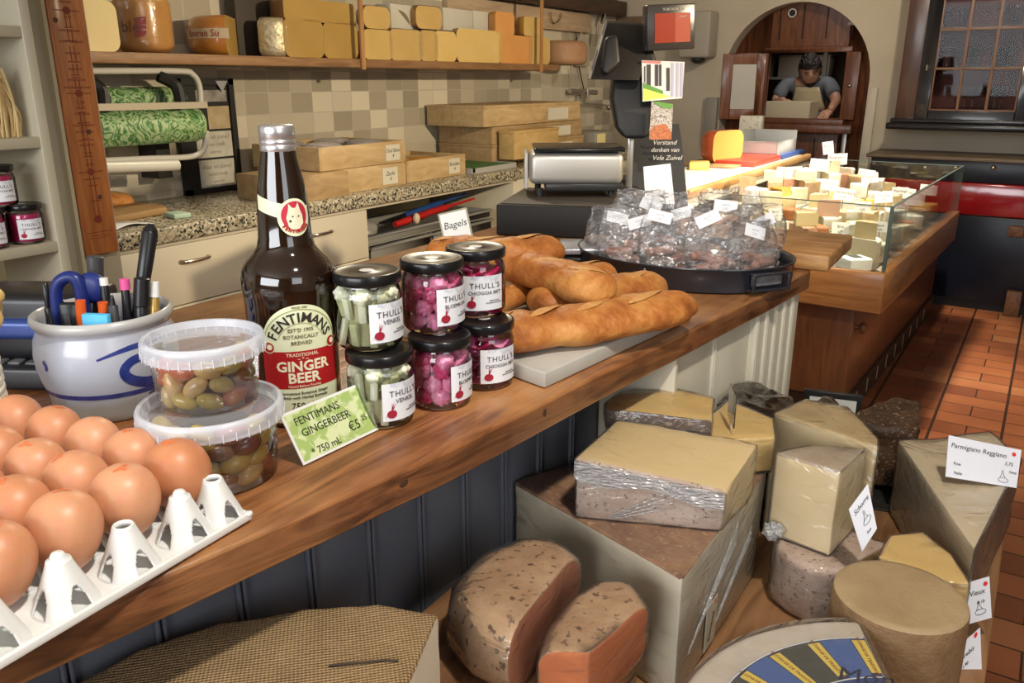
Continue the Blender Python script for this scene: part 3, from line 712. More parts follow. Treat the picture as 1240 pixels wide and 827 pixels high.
# ---------------------------------------------------------------- stoneware crock and pens
CK = Vector((-.966, .562, ZC))
ck = thing('stoneware_crock', 'grey-blue glazed stoneware crock with cobalt brush swirls, full of pens', 'crock', CK, 0)
CP = [(0, 0), (.066, 0), (.070, .004), (.0715, .012), (.0735, .030), (.0785, .045), (.0825, .062), (.0835, .080), (.0810, .098), (.0765, .108), (.0760, .112), (.0800, .116), (.0825, .121), (.0815, .1265), (.0780, .1285), (.0740, .126), (.0720, .118), (.074, .10), (.076, .08), (.070, .045), (.060, .012), (0, .010)]
def crk():
    m, nt, b = newmat('salt_glaze'); L = nt.links.new
    tc = N(nt, 'ShaderNodeTexCoord'); sp = N(nt, 'ShaderNodeSeparateXYZ'); L(tc.outputs['Object'], sp.inputs[0])
    n = N(nt, 'ShaderNodeTexNoise', Scale=25, Detail=4); L(tc.outputs['Object'], n.inputs['Vector'])
    ad = N(nt, 'ShaderNodeMath', operation='MULTIPLY_ADD'); ad.inputs[1].default_value = .02; L(n.outputs['Fac'], ad.inputs[0]); L(sp.outputs['Z'], ad.inputs[2])
    r = N(nt, 'ShaderNodeValToRGB'); e = r.color_ramp.elements
    e[0].position = .034; e[0].color = (.30, .295, .27, 1); e[1].position = .046; e[1].color = (.40, .425, .49, 1)
    x = e.new(.12); x.color = (.41, .43, .50, 1); x = e.new(.132); x.color = (.46, .46, .45, 1)
    L(ad.outputs[0], r.inputs[0]); L(r.outputs[0], b.inputs['Base Color']); b.inputs['Roughness'].default_value = .3; b.inputs['Coat Weight'].default_value = .4
    bp = N(nt, 'ShaderNodeBump', Strength=.12, Distance=.002); L(n.outputs['Fac'], bp.inputs['Height']); L(bp.outputs[0], b.inputs['Normal'])
    return m
G().lathe(CP, 64, cap=False).build('body', crk(), ck, smooth=True, auto=R(60))
def prof_r(P, z):
    for a, b in zip(P[:-1], P[1:]):
        if a[1] <= z <= b[1] and b[1] > a[1]: return a[0]+(b[0]-a[0])*(z-a[1])/(b[1]-a[1])
    return P[-1][0]
CK_OUT = CP[1:13]
cama = math.atan2(-CK.y, -CK.x)          # direction from the crock to the shop front
def brush(pts, wd, name, m, parent, P=CK_OUT, a0=cama, off=.0006, n=8):
    """pts: (degrees to the right, z) strokes on the lathe surface"""
    C_ = smooth_curve([(math.radians(p[0]), p[1], p[2] if len(p) > 2 else 1) for p in pts], n)
    vs = []; fs = []
    for i, c in enumerate(C_):
        q = C_[min(i+1, len(C_)-1)]; o = C_[max(i-1, 0)]
        r0 = prof_r(P, c[1]); dx, dz = (q[0]-o[0])*r0, q[1]-o[1]; L_ = math.hypot(dx, dz) or 1
        nx, nz = -dz/L_, dx/L_
        k = 5
        for s_ in range(k):
            u = (s_/(k-1)-.5)*wd*c[2]; z = c[1]+nz*u; z = min(max(z, .001), P[-1][1]); r = prof_r(P, z)+off; a = a0+c[0]+nx*u/r0
            vs.append((r*math.cos(a), r*math.sin(a), z))
    for i in range(len(C_)-1):
        for s_ in range(4): fs.append((i*5+s_, i*5+s_+1, (i+1)*5+s_+1, (i+1)*5+s_))
    return G().add(vs, fs).build(name, m, parent, smooth=True)
COB = mat('cobalt', (.018, .030, .16), .25, coat=.5, col2=(.03, .05, .24), scale=60)
brush([(a, .0375) for a in range(-100, 101, 10)], .0062, 'cobalt_band', COB, ck)
brush([(52, .058, 1.2), (42, .050, 1.4), (28, .048, 1.6), (14, .056, 1.5), (9, .068, 1.3), (15, .079, 1.2), (27, .082, 1.2), (36, .076, 1.4), (33, .066, 1.2)], .0085, 'cobalt_swirl', COB, ck)
brush([(-10, .086, .5), (4, .092, .9), (18, .096, 1.3), (32, .097, 1.2), (42, .098, 1.0)], .0048, 'cobalt_stroke', COB, ck)
brush([(40, .096, 1.1), (42, .101, 1.5), (43, .105, 1.6)], .009, 'cobalt_dab', COB, ck)
brush([(-58, .083, .7), (-55, .077, 1), (-56, .071, .6)], .006, 'cobalt_dab', COB, ck)
brush([(30, .030, .3), (50, .038, 1), (72, .047, 1)], .006, 'cobalt_stroke', COB, ck)
def ckl(rgt, back, z):   # offset in picture terms: right / away
    d = Vector((-math.sin(YAW), math.cos(YAW), 0)); r_ = Vector((math.cos(YAW), math.sin(YAW), 0))
    return CK+r_*rgt+d*back+Vector((0, 0, z))
BLKP = mat('pen_black', (.012, .012, .014), .3); PINK = mat('pen_pink', (.70, .10, .32), .35); WHT = mat('white_plastic', (.78, .78, .76), .35)
ORG = mat('orange_plastic', (.80, .13, .02), .35); BLU = mat('blue_handle', (.012, .025, .16), .35)
def pen(a, b, segs, lab, cat='pen', name='pen'):
    """segs: list of (t0,t1,r0,r1,mat,partname)"""
    A, B = ckl(*a), ckl(*b); t = thing(name, lab, cat, A, 0); D = B-A
    for (t0, t1, r0, r1, m, pn) in segs:
        G().tube([D*t0, D*(t0+.02*(t1-t0)), D*(t1-.03*(t1-t0)), D*t1], [r0*.9, r0, r1, r1*.85], 14).build(pn, m, t, smooth=True)
    return t
pen((-.060, -.010, .02), (-.072, .01, .158), [(0, .78, .0062, .0062, BLKP, 'cap'), (.78, 1, .0042, .0038, BLKP, 'end_plug')], 'black fineliner leaning at the left rim of the crock')
pen((.02, -.01, .02), (.060, .035, .228), [(0, .45, .006, .0075, BLKP, 'shaft'), (.45, .96, .0078, .0098, BLKP, 'handle'), (.96, 1, .0095, .004, BLKP, 'tip')], 'long thick glossy black pen rising highest from the crock', 'pen')
pen((.03, -.01, .03), (.033, .0, .166), [(0, .9, .0056, .0052, BLKP, 'shaft'), (.9, 1, .0062, .006, PINK, 'end_plug')], 'black pen with pink end in the crock')
pen((.005, -.005, .03), (.005, .005, .166), [(0, .93, .0056, .0056, BLKP, 'shaft'), (.93, 1, .0052, .005, WHT, 'end_plug')], 'slim black pen with white end in the middle of the crock')
pen((.040, -.015, .03), (.055, .0, .167), [(0, .75, .009, .009, BLKP, 'barrel'), (.75, 1, .0102, .0095, BLKP, 'cap')], 'thick black marker pen near the right rim of the crock')
pen((.055, -.01, .03), (.066, .01, .160), [(0, .85, .006, .006, mat('pen_gold', (.42, .27, .08), .3, metal=.4), 'barrel'), (.85, 1, .0058, .005, WHT, 'cap')], 'gold barrelled pen with white cap at the right rim of the crock')
pen((.026, -.035, .03), (.024, -.02, .150), [(0, .55, .0052, .0062, BLKP, 'barrel'), (.55, .9, .0072, .0062, mat('pen_grey', (.05, .05, .055), .35), 'grip'), (.9, 1, .004, .002, BLKP, 'tip')], 'dark grey tapered ballpoint in front of the pink ended pen')
pen((-.03, .02, .03), (-.014, .03, .188), [(0, .8, .009, .009, BLKP, 'barrel'), (.8, 1, .0098, .0098, mat('pen_grey', (.05, .05, .055), .35), 'cap')], 'stout dark marker standing behind the blue scissor handle')
# blue scissors: handle loop above the rim
t = thing('scissors', 'scissors with fat dark blue loop handles standing in the crock', 'scissors', ckl(-.035, .0, .012), YAW)
loop = smooth_curve([(-.018, 0, .03), (-.020, 0, .08), (-.020, 0, .128), (-.014, 0, .148), (.0, 0, .156), (.010, 0, .150), (.012, 0, .12), (.010, 0, .08), (.0, 0, .03)], 6)
G().tube(loop, .0078, 12).build('handle', BLU, t, smooth=True)
G().ell((.022, .008, .140), (.022, .009, .020)).build('thumb_bow', BLU, t, smooth=True)
G().b(-.012, .008, -.001, .001, -.004, .05).build('blade', mat('steel', (.5, .5, .5), .25, metal=1), t)
t = thing('craft_knife', 'black flat craft knife inside the loop of the blue scissors', 'knife', ckl(-.032, -.016, .015), YAW)
G().b(-.011, .013, -.005, .005, 0, .125).build('body', BLKP, t, bevel=.003); G().b(-.006, .002, -.0065, -.005, .07, .11).build('slider', mat('pen_grey', (.05, .05, .055), .35), t, bevel=.001)
t = thing('scissors', 'small scissors with orange-red handles standing in the crock', 'scissors', ckl(-.006, -.018, .015), YAW)
G().tube(smooth_curve([(-.004, 0, .02), (-.010, 0, .06), (-.012, 0, .10), (-.010, 0, .128)], 5), .0062, 10).build('handle', ORG, t, smooth=True)
G().tube(smooth_curve([(.0, 0, .02), (.006, .004, .06), (.012, .006, .10), (.014, .006, .124)], 5), .0062, 10).build('handle', ORG, t, smooth=True)
G().b(-.004, .006, -.002, .002, .07, .10).build('bridge', mat('red_plastic', (.6, .04, .02), .35), t, bevel=.001)
t = thing('eraser', 'light blue rectangular eraser resting at the crock rim among the pens', 'eraser', ckl(.012, -.048, .015), YAW)
G().box((0, 0, .052), (.031, .010, .135), 0).build('body', mat('sky_blue', (.10, .52, .86), .5), t, bevel=.0015, rot=(0, R(2), 0))

# ---------------------------------------------------------------- payment terminal and twisted ornament at the left edge
p = at(22, 496, ZC)
t = thing('payment_terminal', 'black payment terminal with a blue band behind the crock at the left edge', 'card terminal', (p.x-.03, p.y+.05, ZC), R(30))
G().b(-.12, .07, 0, .10, .002, .035).build('base', BLKP, t, bevel=.006)
G().b(-.12, .055, .035, .13, .03, .125).build('body', BLKP, t, bevel=.012, seg=3)
G().b(-.12, .06, .022, .05, .066, .094).build('blue_band', mat('terminal_blue', (.03, .06, .22), .25, metal=.2), t, bevel=.008, seg=3)
for i in range(6): G().b(-.10+i*.024, -.083+i*.024, .012, .03, .034, .039).build('key', mat('key_grey', (.08, .08, .085), .3), t, bevel=.002)
lettering([('TAX', .028, .115, .014)], 'lettering', WHT, t, fn=lambda x, y, z: (x, .0345-z, y))
p = at(1, 538, ZC)
t = thing('carved_ornament', 'pale yellow knobbly ornament on a white twisted stem at the far left edge', 'ornament', (p.x, p.y, ZC), 0)
g = G()
for k in range(3):
    pts = [(.010*math.cos(a*.9+k*2.09), .010*math.sin(a*.9+k*2.09), .0045*a+.012) for a in [q*.5 for q in range(0, 58)]]
    g.tube(pts, .0068, 8)
g.build('twisted_stem', mat('stem_white', (.58, .55, .45), .5), t, smooth=True)
G().lathe([(0, 0), (.03, 0), (.031, .006), (.02, .012), (0, .014)], 24).build('base', mat('stem_white', (.58, .55, .45), .5), t, smooth=True)
YO = mat('ornament_yellow', (.66, .48, .17), .45, col2=(.55, .38, .12), scale=30, sss=.1)
g = G(); g.ell((.002, .008, .165), (.020, .02, .032)); g.ell((.02, .012, .176), (.015, .012, .010)); g.ell((-.005, .0, .20), (.013, .012, .012)); g.ell((.013, .01, .15), (.012, .012, .014))
hd = g.build('carved_head', YO, t, smooth=True)
# ---------------------------------------------------------------- olive tubs
TUBM = film('tub_plastic', (.96, .95, .93), base=.10, gain=.8, rough=.12, bump=.15, bscale=14)
def lidm():
    m, nt, b = newmat('lid_plastic'); L = nt.links.new; out = nt.nodes['Material Output']
    b.inputs['Base Color'].default_value = (.78, .82, .90, 1); b.inputs['Roughness'].default_value = .25
    tr_ = N(nt, 'ShaderNodeBsdfTransparent'); mx = N(nt, 'ShaderNodeMixShader'); mx.inputs[0].default_value = .50
    L(tr_.outputs[0], mx.inputs[1]); L(b.outputs[0], mx.inputs[2]); L(mx.outputs[0], out.inputs[0]); return m
LIDM = lidm()
def lid_top():
    m, nt, b = newmat('lid_disc'); L = nt.links.new; out = nt.nodes['Material Output']
    b.inputs['Base Color'].default_value = (.78, .82, .9, 1); b.inputs['Roughness'].default_value = .12
    tr_ = N(nt, 'ShaderNodeBsdfTransparent'); mx = N(nt, 'ShaderNodeMixShader'); mx.inputs[0].default_value = .25
    L(tr_.outputs[0], mx.inputs[1]); L(b.outputs[0], mx.inputs[2]); L(mx.outputs[0], out.inputs[0]); return m
LIDT = lid_top()
def tub(c, zb, r0, r1, h, lab, name='olive_tub'):
    t = thing(name, lab, 'tub', (c[0], c[1], zb), 0)
    G().lathe([(0, .0015), (r0-.002, .0015), (r0, .004), (r1, h-.014)], 56, cap=False).build('cup', TUBM, t, smooth=True, auto=R(60))
    rl = r1+.0075
    l = G().lathe([(r1-.0005, h-.0185), (rl-.001, h-.0185), (rl, h-.013), (rl, h-.004), (rl-.002, h-.0005), (rl-.004, h), (rl-.006, h-.001), (rl-.0075, h-.008)], 72, cap=False).build('lid', LIDM, t, smooth=True, auto=R(50))
    G().lathe([(0, h-.0083), (rl-.0075, h-.008)], 56, cap=False).build('lid_disc', LIDT, l, smooth=True)
    g = G(); n = 36
    for i in range(n):
        a = 2*PI*i/n; g.box((0, 0, 0), (.0006, .0008, .009), 0, Matrix.Rotation(a, 4, 'Z') @ Matrix.Translation((rl+.0001, 0, h-.0145)))
    g.build('ribs', mat('lid_rib', (.75, .78, .85), .3), l)
    return t
t1 = tub((-.693, .503), ZC, .062, .066, .083, 'larger clear plastic olive tub underneath, standing on the wooden counter')
t2 = tub((-.712, .517), ZC+.0765, .051, .0545, .072, 'smaller clear plastic olive tub stacked on top of the larger one')
OLV = [mat('olive_green', (.48, .38, .11), .3, col2=(.40, .30, .09), scale=60, coat=.4), mat('olive_tan', (.56, .42, .20), .3, col2=(.48, .34, .15), scale=60, coat=.4), mat('olive_red', (.44, .15, .10), .3, col2=(.36, .11, .07), scale=60, coat=.4), mat('olive_purple', (.13, .03, .035), .25, col2=(.09, .02, .025), scale=60, coat=.4), mat('olive_brown', (.20, .085, .035), .3, coat=.4)]
CN = ['yellow-green', 'tan', 'reddish', 'dark purple', 'brown']
ol_protos = {}
def olive(ci, loc, rot, s, which):
    if ci not in ol_protos:
        G().ell((0, 0, 0), (.0086, .0086, .0138), 16, 12).build('olive', OLV[ci], None, smooth=True); o = bpy.data.objects[-1] if False else [q for q in bpy.data.objects if q.name.startswith('olive') and q.type == 'MESH'][-1]
        ol_protos[ci] = o.data; bpy.data.objects.remove(o)
    o = bpy.data.objects.new('olive', ol_protos[ci]); COL.objects.link(o); o.location = loc; o.rotation_euler = rot; o.scale = (s, s, s)
    tag(o, '%s olive inside the %s clear plastic tub' % (CN[ci], which), 'olive', '%s olives in the %s tub' % (CN[ci], which))
def fill(t, R_, h0, layers, per, dz, which, weights, s):
    rnd = random.Random(3 if which == 'upper' else 5)
    for k in range(layers):
        for i in range(per):
            a = 2*PI*(i+.5*(k % 2))/per
            # only the side that the shop front shows
            if math.cos(a-cama) < -.25: continue
            ci = rnd.choices(range(5), weights)[0]
            p = Vector(t.location)+Vector((R_*math.cos(a), R_*math.sin(a), h0+dz*k+rnd.uniform(-.001, .001)))
            olive(ci, p, (R(rnd.choice([25, 65, 90, 105, 120])+rnd.uniform(-15, 15)), 0, a+rnd.uniform(-.25, .25)), s*rnd.uniform(.92, 1.05), which)
fill(t1, .0490, .0135, 4, 11, .0160, 'larger lower', (6, 1, .6, 2.2, 1), 1.22)
fill(t2, .0400, .0120, 3, 10, .0165, 'smaller upper', (3.2, 2, 3, .3, 1), 1.08)
for t, r_, h_ in ((t1, .040, .056), (t2, .031, .047)):
    G().lathe([(0, .004), (r_, .004), (r_, h_), (0, h_)], 32).build('brine', mat('brine_brown', (.10, .035, .012), .15, coat=.3), t, smooth=True, auto=R(30))
# ---------------------------------------------------------------- bottle
BT = thing('beer_bottle', 'tall brown glass ginger beer bottle with silver cap and cream and red label', 'bottle', (-.745, .669, ZC), 0)
BP = [(0, .004), (.045, .0), (.051, .003), (.0535, .010), (.0535, .150), (.0548, .158), (.0558, .168), (.0555, .178), (.053, .188), (.047, .197), (.039, .205), (.0335, .213), (.031, .225), (.0300, .245), (.0290, .265), (.0268, .285), (.0235, .303), (.0205, .318), (.0190, .328)]
BGL = mat('brown_glass', (.012, .0045, .002), .045, coat=1.0, spec=.7)
G().lathe(BP+[(.0, .329)], 64, cap=False).build('glass_body', BGL, BT, smooth=True, auto=R(70))
g = G(); g.lathe([(.0192, .322), (.0200, .323), (.0200, .329), (.0192, .330), (.0200, .331), (.0200, .3345), (.0190, .3355), (.0200, .3365), (.0202, .349), (.0185, .3515), (0, .352)], 48, cap=False)
g.build('screw_cap', mat('silver_cap', (.72, .72, .74), .28, metal=.85), BT, smooth=True, auto=R(60))
# raised lettering on the shoulder and neck
ba = math.atan2(-BT.location.y, -BT.location.x)      # toward the camera side
CRM = mat('label_cream', (.76, .80, .52), .42, col2=(.80, .83, .60), scale=30)
LRED = mat('label_red', (.42, .012, .014), .42); LBLK = mat('label_ink', (.03, .025, .02), .5); LCR = mat('label_light', (.88, .84, .60), .42)
LGRN = mat('label_olive', (.30, .32, .10), .45)
def onb(da, P=BP, off=.0006):
    def f(x, y, z):
        r = prof_r(P, y); a = ba+da+x/r
        return ((r+off+z)*math.cos(a), (r+off+z)*math.sin(a), y)
    return f
def patch(fn, outline, name, m, parent, nx=40, nz=24, x0=None, x1=None, z0=None, z1=None):
    """outline(x,z)->bool on a fine grid bent by fn; smooth edges by column spans"""
    vs = []; fs = []
    for i in range(nx+1):
        x = x0+(x1-x0)*i/nx; lo, hi = outline(x)
        for k in range(nz+1): vs.append(fn(x, lo+(hi-lo)*k/nz, 0))
    for i in range(nx):
        for k in range(nz): fs.append((i*(nz+1)+k, (i+1)*(nz+1)+k, (i+1)*(nz+1)+k+1, i*(nz+1)+k+1))
    return G().add(vs, fs).build(name, m, parent, smooth=True)
LA = .16
f1 = onb(LA)
lw = .047
arch = lambda x: (.008, .104+.050*math.sqrt(max(0, 1-(x/lw)**2))**1.0)
lab = patch(f1, arch, 'front_label', CRM, BT, x0=-lw, x1=lw, nz=40)
f2 = onb(LA, off=.0010)
patch(f2, lambda x: (.052, .098), 'red_band', LRED, lab, x0=-lw, x1=lw, nz=4)
f3 = onb(LA, off=.0013)
g = G()
def arcp(r0, r1, cx, cz, a0, a1, fn, g, n=40):
    vs = []; fs = []
    for i in range(n+1):
        a = a0+(a1-a0)*i/n
        for r in (r0, r1): vs.append(fn(cx+r*math.cos(a), cz+r*math.sin(a), 0))
    for i in range(n): fs.append((2*i, 2*i+2, 2*i+3, 2*i+1))
    g.add(vs, fs)
arcp(.0438, .0446, 0, .104, R(4), R(176), f3, g); arcp(.0275, .0281, 0, .104, R(20), R(160), f3, g)
g.build('arch_line', LGRN, lab)
def arctext(s, rad, cx, cz, size, a0, a1, fn, name, m, parent):
    g = G(); wd = [{'I': .45, 'M': 1.25, 'N': 1.1}.get(ch, .95) for ch in s]; tot = sum(wd); acc = 0
    for i, ch in enumerate(s):
        a = a0+(a1-a0)*(acc+wd[i]/2)/tot; acc += wd[i]
        me = textmesh(ch, size, bold=.00025)
        T = Matrix.Translation((cx+rad*math.cos(a), cz+rad*math.sin(a), 0)) @ Matrix.Rotation(a-PI/2 if a1 < a0 else a+PI/2, 4, 'Z')
        g.add([fn(*(T @ v.co)) for v in me.vertices], [tuple(q.vertices) for q in me.polygons]); bpy.data.meshes.remove(me)
    return g.build(name, m, parent)
arctext("FENTIMANS", .0345, 0, .1035, .0165, R(166), R(14), f3, 'arched_lettering', LBLK, lab)
lettering([("SINCE 1905", 0, .1505, .0036), ("EST'D 1905", 0, .1235, .0062), ('BOTANICALLY', 0, .1155, .0062), ('BREWED', 0, .1078, .0062)], 'small_lettering', mat('label_brown', (.16, .12, .05), .5), lab, fn=f3)
lettering([('TRADITIONAL', 0, .0935, .0058), ('~ * ~', 0, .0885, .006), ('GINGER', 0, .0790, .0172, {'bold': .0005}), ('BEER', 0, .0645, .0172, {'bold': .0005}), ('Upend Before Pouring', 0, .0548, .0042)], 'band_lettering', LCR, lab, fn=f3)
lettering([('Fermented Botanical Ginger', 0, .046, .0050), ('drink with Herbal Extracts', 0, .0405, .0050), ('750ml e', 0, .0300, .0105)], 'lower_lettering', LBLK, lab, fn=f3)
g = G()
for sx in (-1, 1):
    arcp(0, .0062, sx*.038, .103, 0, 2*PI, f3, g, 24)
g.build('roundel', LRED, lab)
f35 = onb(LA, off=.0017); g = G()
for sx in (-1, 1): arcp(0, .0034, sx*.038+.001, .1035, 0, 2*PI, f35, g, 20)
g.build('roundel_dog', LCR, lab)
g = G(); arcp(.0062, .0070, -.038, .103, 0, 2*PI, f3, g, 24); arcp(.0062, .0070, .038, .103, 0, 2*PI, f3, g, 24); g.build('roundel_ring', CRM, lab)
# neck label: strap and round badge with a dog's head
NA_ = .42
fn1 = onb(NA_, off=.0006); fn2 = onb(NA_, off=.0011); fn3 = onb(NA_, off=.0016); fn4 = onb(NA_, off=.0021)
nl = patch(fn1, lambda x: (.245+.022*((x-.0)/.05)**2*0+.010*((x)/.04)**1*-1*0+(.0 if x > 0 else -x*.30), .262+(.0 if x > 0 else -x*.30)), 'neck_label', CRM, BT, x0=-.046, x1=.02, nz=6, nx=24)
def disc(r, cx, cz, fn, name, m, parent, ry=None):
    ry = ry or r
    vs = []; fs = []; n = 36; K = 5
    for k in range(K+1):
        for i in range(n):
            a = 2*PI*i/n; vs.append(fn(cx+r*k/K*math.cos(a), cz+ry*k/K*math.sin(a), 0))
    for k in range(K):
        for i in range(n): fs.append((k*n+i, k*n+(i+1) % n, (k+1)*n+(i+1) % n, (k+1)*n+i))
    return G().add(vs, fs).build(name, m, parent, smooth=True)
disc(.0195, 0, .250, fn2, 'badge', CRM, nl, .0215)
disc(.0152, 0, .252, fn3, 'badge_red', mat('badge_red', (.50, .03, .06), .4), nl, .0165)
dog = [(-.008, .240), (-.010, .250), (-.0075, .258), (-.0065, .266), (-.0025, .261), (.001, .261), (.004, .267), (.006, .259), (.0085, .252), (.009, .243), (.004, .237), (-.004, .236)]
g = G(); g.add([fn4(0, .25, 0)]+[fn4(x, z, 0) for x, z in dog], [(0, i+1, (i+1) % len(dog)+1) for i in range(len(dog))]); g.build('badge_dog', mat('badge_cream', (.82, .76, .56), .45), nl)
g = G(); fn5 = onb(NA_, off=.0027)
for (x, z, r) in ((-.003, .2515, .0009), (.0035, .2515, .0009), (-.006, .2465, .0013)): arcp(0, r, x, z, 0, 2*PI, fn5, g, 10)
g.build('badge_dog_eyes', LBLK, nl)
arctext('FENTIMANS', .0178, 0, .2520, .0052, R(215), R(325), lambda x, y, z: fn4(x, y, z), 'badge_lettering', LRED, nl)

# ---------------------------------------------------------------- green price card
pc = thing('price_card', 'green and white handwritten ginger beer price card leaning in front of the brown bottle', 'price card', (-.627, .562, ZC+.002), R(88))
CW, CHH = .117, .060
Mc = Matrix.Rotation(R(90-24), 4, 'X')        # local x along the card, tilt back
def cf(x, y, z): return tuple(Mc @ Vector((x+ -y*.10, y, z)))
cg = mat('card_green', (.38, .52, .16), .6, col2=(.66, .74, .42), scale=70, ramp=(.45, .55), detail=2)
g = G(); g.add([cf(0, 0, 0), cf(CW, 0, 0), cf(CW, CHH, 0), cf(0, CHH, 0), cf(0, 0, -.0012), cf(CW, 0, -.0012), cf(CW, CHH, -.0012), cf(0, CHH, -.0012)], [(0, 1, 2, 3), (7, 6, 5, 4), (0, 4, 5, 1), (1, 5, 6, 2), (2, 6, 7, 3), (3, 7, 4, 0)])
g.build('card', mat('card_white', (.80, .82, .78), .5), pc)
e = .003; g = G(); g.add([cf(e, e, .0003), cf(CW-e, e, .0003), cf(CW-e, CHH-e, .0003), cf(e, CHH-e, .0003)], [(0, 1, 2, 3)]); g.build('printed_pattern', cg, pc)
g = G()
rl = random.Random(4)
for k in range(16):
    x, y = rl.uniform(.008, CW-.02), rl.uniform(.006, CHH-.01); a = rl.uniform(.5, 2.6)
    P = [(x+.012*t*math.cos(a+t*.5)*.9, y+.012*t*math.sin(a+t*.5)*.9) for t in (0, .5, 1)]
    P = [(min(max(px, .004), CW-.004), min(max(py, .004), CHH-.004)) for px, py in P]
    g.tube([cf(px, py, .0004) for px, py in P], .00035, 4)
g.build('leaf_lines', mat('leaf_pale', (.80, .86, .66), .6), pc)
INK = mat('pen_ink', (.035, .04, .03), .6)
lettering([('FENTIMANS', .045, .0460, .0125), ('GINGERBEER', .051, .0320, .0125), ('\u20ac5', .086, .0165, .0155), ('25', .1035, .0205, .0088), ('* 750 mL', .038, .0085, .0115)], 'handwriting', INK, pc, fn=lambda x, y, z: cf(x, y, .0007+z))
g = G(); g.add([cf(.03, 0, -.002), cf(.09, 0, -.002), (.09, .024, .0), (.03, .024, .0), cf(.03, .03, -.002), cf(.09, .03, -.002)], [(0, 1, 2, 3), (0, 3, 4), (1, 5, 2), (2, 5, 4, 3)])
g.build('easel_back', mat('easel_grey', (.30, .30, .32), .4), pc)

# ---------------------------------------------------------------- pickle jars
JG = film('jar_glass', (.97, .98, .97), base=.045, gain=1.0, rough=.02, bump=0)
LIDB = mat('lid_black', (.008, .008, .009), .28, coat=.15, spec=.4); LGLINT = mat('glint_pale', (.62, .62, .60), .3)
LBW = mat('jar_label_white', (.78, .80, .84), .45); SPL = mat('label_splash', (.50, .54, .64), .5, col2=(.74, .76, .82), scale=60, ramp=(.4, .6)); BEET = mat('beet_print', (.34, .015, .035), .5); TXT = mat('label_grey_ink', (.10, .10, .12), .5)
JP = [(0, .0030), (.030, .0015), (.0365, .003), (.0395, .008), (.0402, .016), (.0402, .062), (.0392, .069), (.0372, .0745), (.0352, .077), (.0352, .083)]
JOUT = [(.0402, .012), (.0402, .064)]
def jar_label(t, ang, prod, ww=.058):
    def f(off):
        return lambda x, y, z: ((.0402+off+z)*math.cos(ang+x/.0402), (.0402+off+z)*math.sin(ang+x/.0402), y)
    l = patch(f(.0004), lambda x: (.013, .060), 'label', LBW, t, x0=-ww/2, x1=ww/2, nz=2, nx=20)
    patch(f(.0007), lambda x: (.054-.004*math.sin(x*180)-.003*math.sin(x*420), .0598), 'watercolour_splash', SPL, l, x0=-ww/2+.010, x1=ww/2-.002, nz=3, nx=20)
    f3 = f(.0010)
    lettering([("THULL'S", .001, .0465, .0105, {'space': 1.15})]+[(prod, .001, .0370, .0066 if len(prod) > 8 else .0078, {'space': 1.0})]+[('%s' % q, .014, .026-.003*k, .0023) for k, q in enumerate(('INHOUD 250 G', 'BEWAREN IN KOELKAST'))], 'lettering', TXT, l, fn=lambda x, y, z: f3(x, y, z))
    g = G(); vs = [f3(-.018, .0225, .0003)]
    for i in range(18):
        a = 2*PI*i/18; rr = .0052*(1-.12*math.sin(a)); vs.append(f3(-.018+rr*1.15*math.cos(a), .0225+rr*math.sin(a), .0003))
    g.add(vs, [(0, i+1, (i+1) % 18+1) for i in range(18)])
    for (dx, dy) in ((.003, .011), (.006, .010), (.0005, .011)): g.add([f3(-.0185, .0265, .0004), f3(-.0170, .0265, .0004), f3(-.0180+dx, .0265+dy, .0004)], [(0, 1, 2)])
    g.add([f3(-.0235, .021, .0003), f3(-.0228, .0225, .0003), f3(-.0275, .0165, .0003)], [(0, 1, 2)])
    g.build('beetroot_print', BEET, l)
    return l
def jar_body(lab, loc, lang, prod, group=None, sc=1, lean=0):
    t = thing('pickle_jar', lab, 'jar', loc, 0, group)
    G().lathe(JP, 56, cap=False).build('glass', JG, t, smooth=True, auto=R(70))
    l = G().lathe([(.0352, .0795), (.0395, .0795), (.0405, .081), (.0408, .0835), (.0408, .0905), (.0398, .0925), (.0375, .0930), (.0355, .0922), (.012, .0918), (.0105, .0924), (0, .0926)], 56, cap=False).build('lid', LIDB, t, smooth=True, auto=R(60))
    G().lathe([(.0088, .0927), (0, .0930)], 24, cap=False).build('lid_glint', LGLINT, l, smooth=True)  # pale disc paints a lamp's reflection on the lid
    jar_label(t, lang, prod)
    jar_label(t, lang+PI*.92, prod)
    return t
PK = {'fen': [mat('fennel_pale', (.74, .74, .50), .3, col2=(.80, .81, .66), scale=40, coat=.4, sss=.1), mat('fennel_green', (.54, .57, .28), .3, col2=(.66, .68, .42), scale=40, coat=.4)],
      'cau': [mat('pink_pickle', (.86, .20, .42), .28, col2=(.88, .36, .54), scale=40, coat=.5, sss=.15), mat('magenta_pickle', (.66, .04, .18), .28, col2=(.80, .14, .32), scale=40, coat=.5)],
      'bee': [mat('pink_slice', (.80, .13, .36), .28, col2=(.85, .30, .50), scale=50, coat=.5, sss=.1), mat('magenta_slice', (.50, .01, .09), .28, coat=.5)]}
CORE = {'fen': mat('fennel_core', (.46, .46, .26), .35), 'cau': mat('pink_core', (.50, .03, .14), .35), 'bee': mat('slice_core', (.50, .015, .12), .35)}
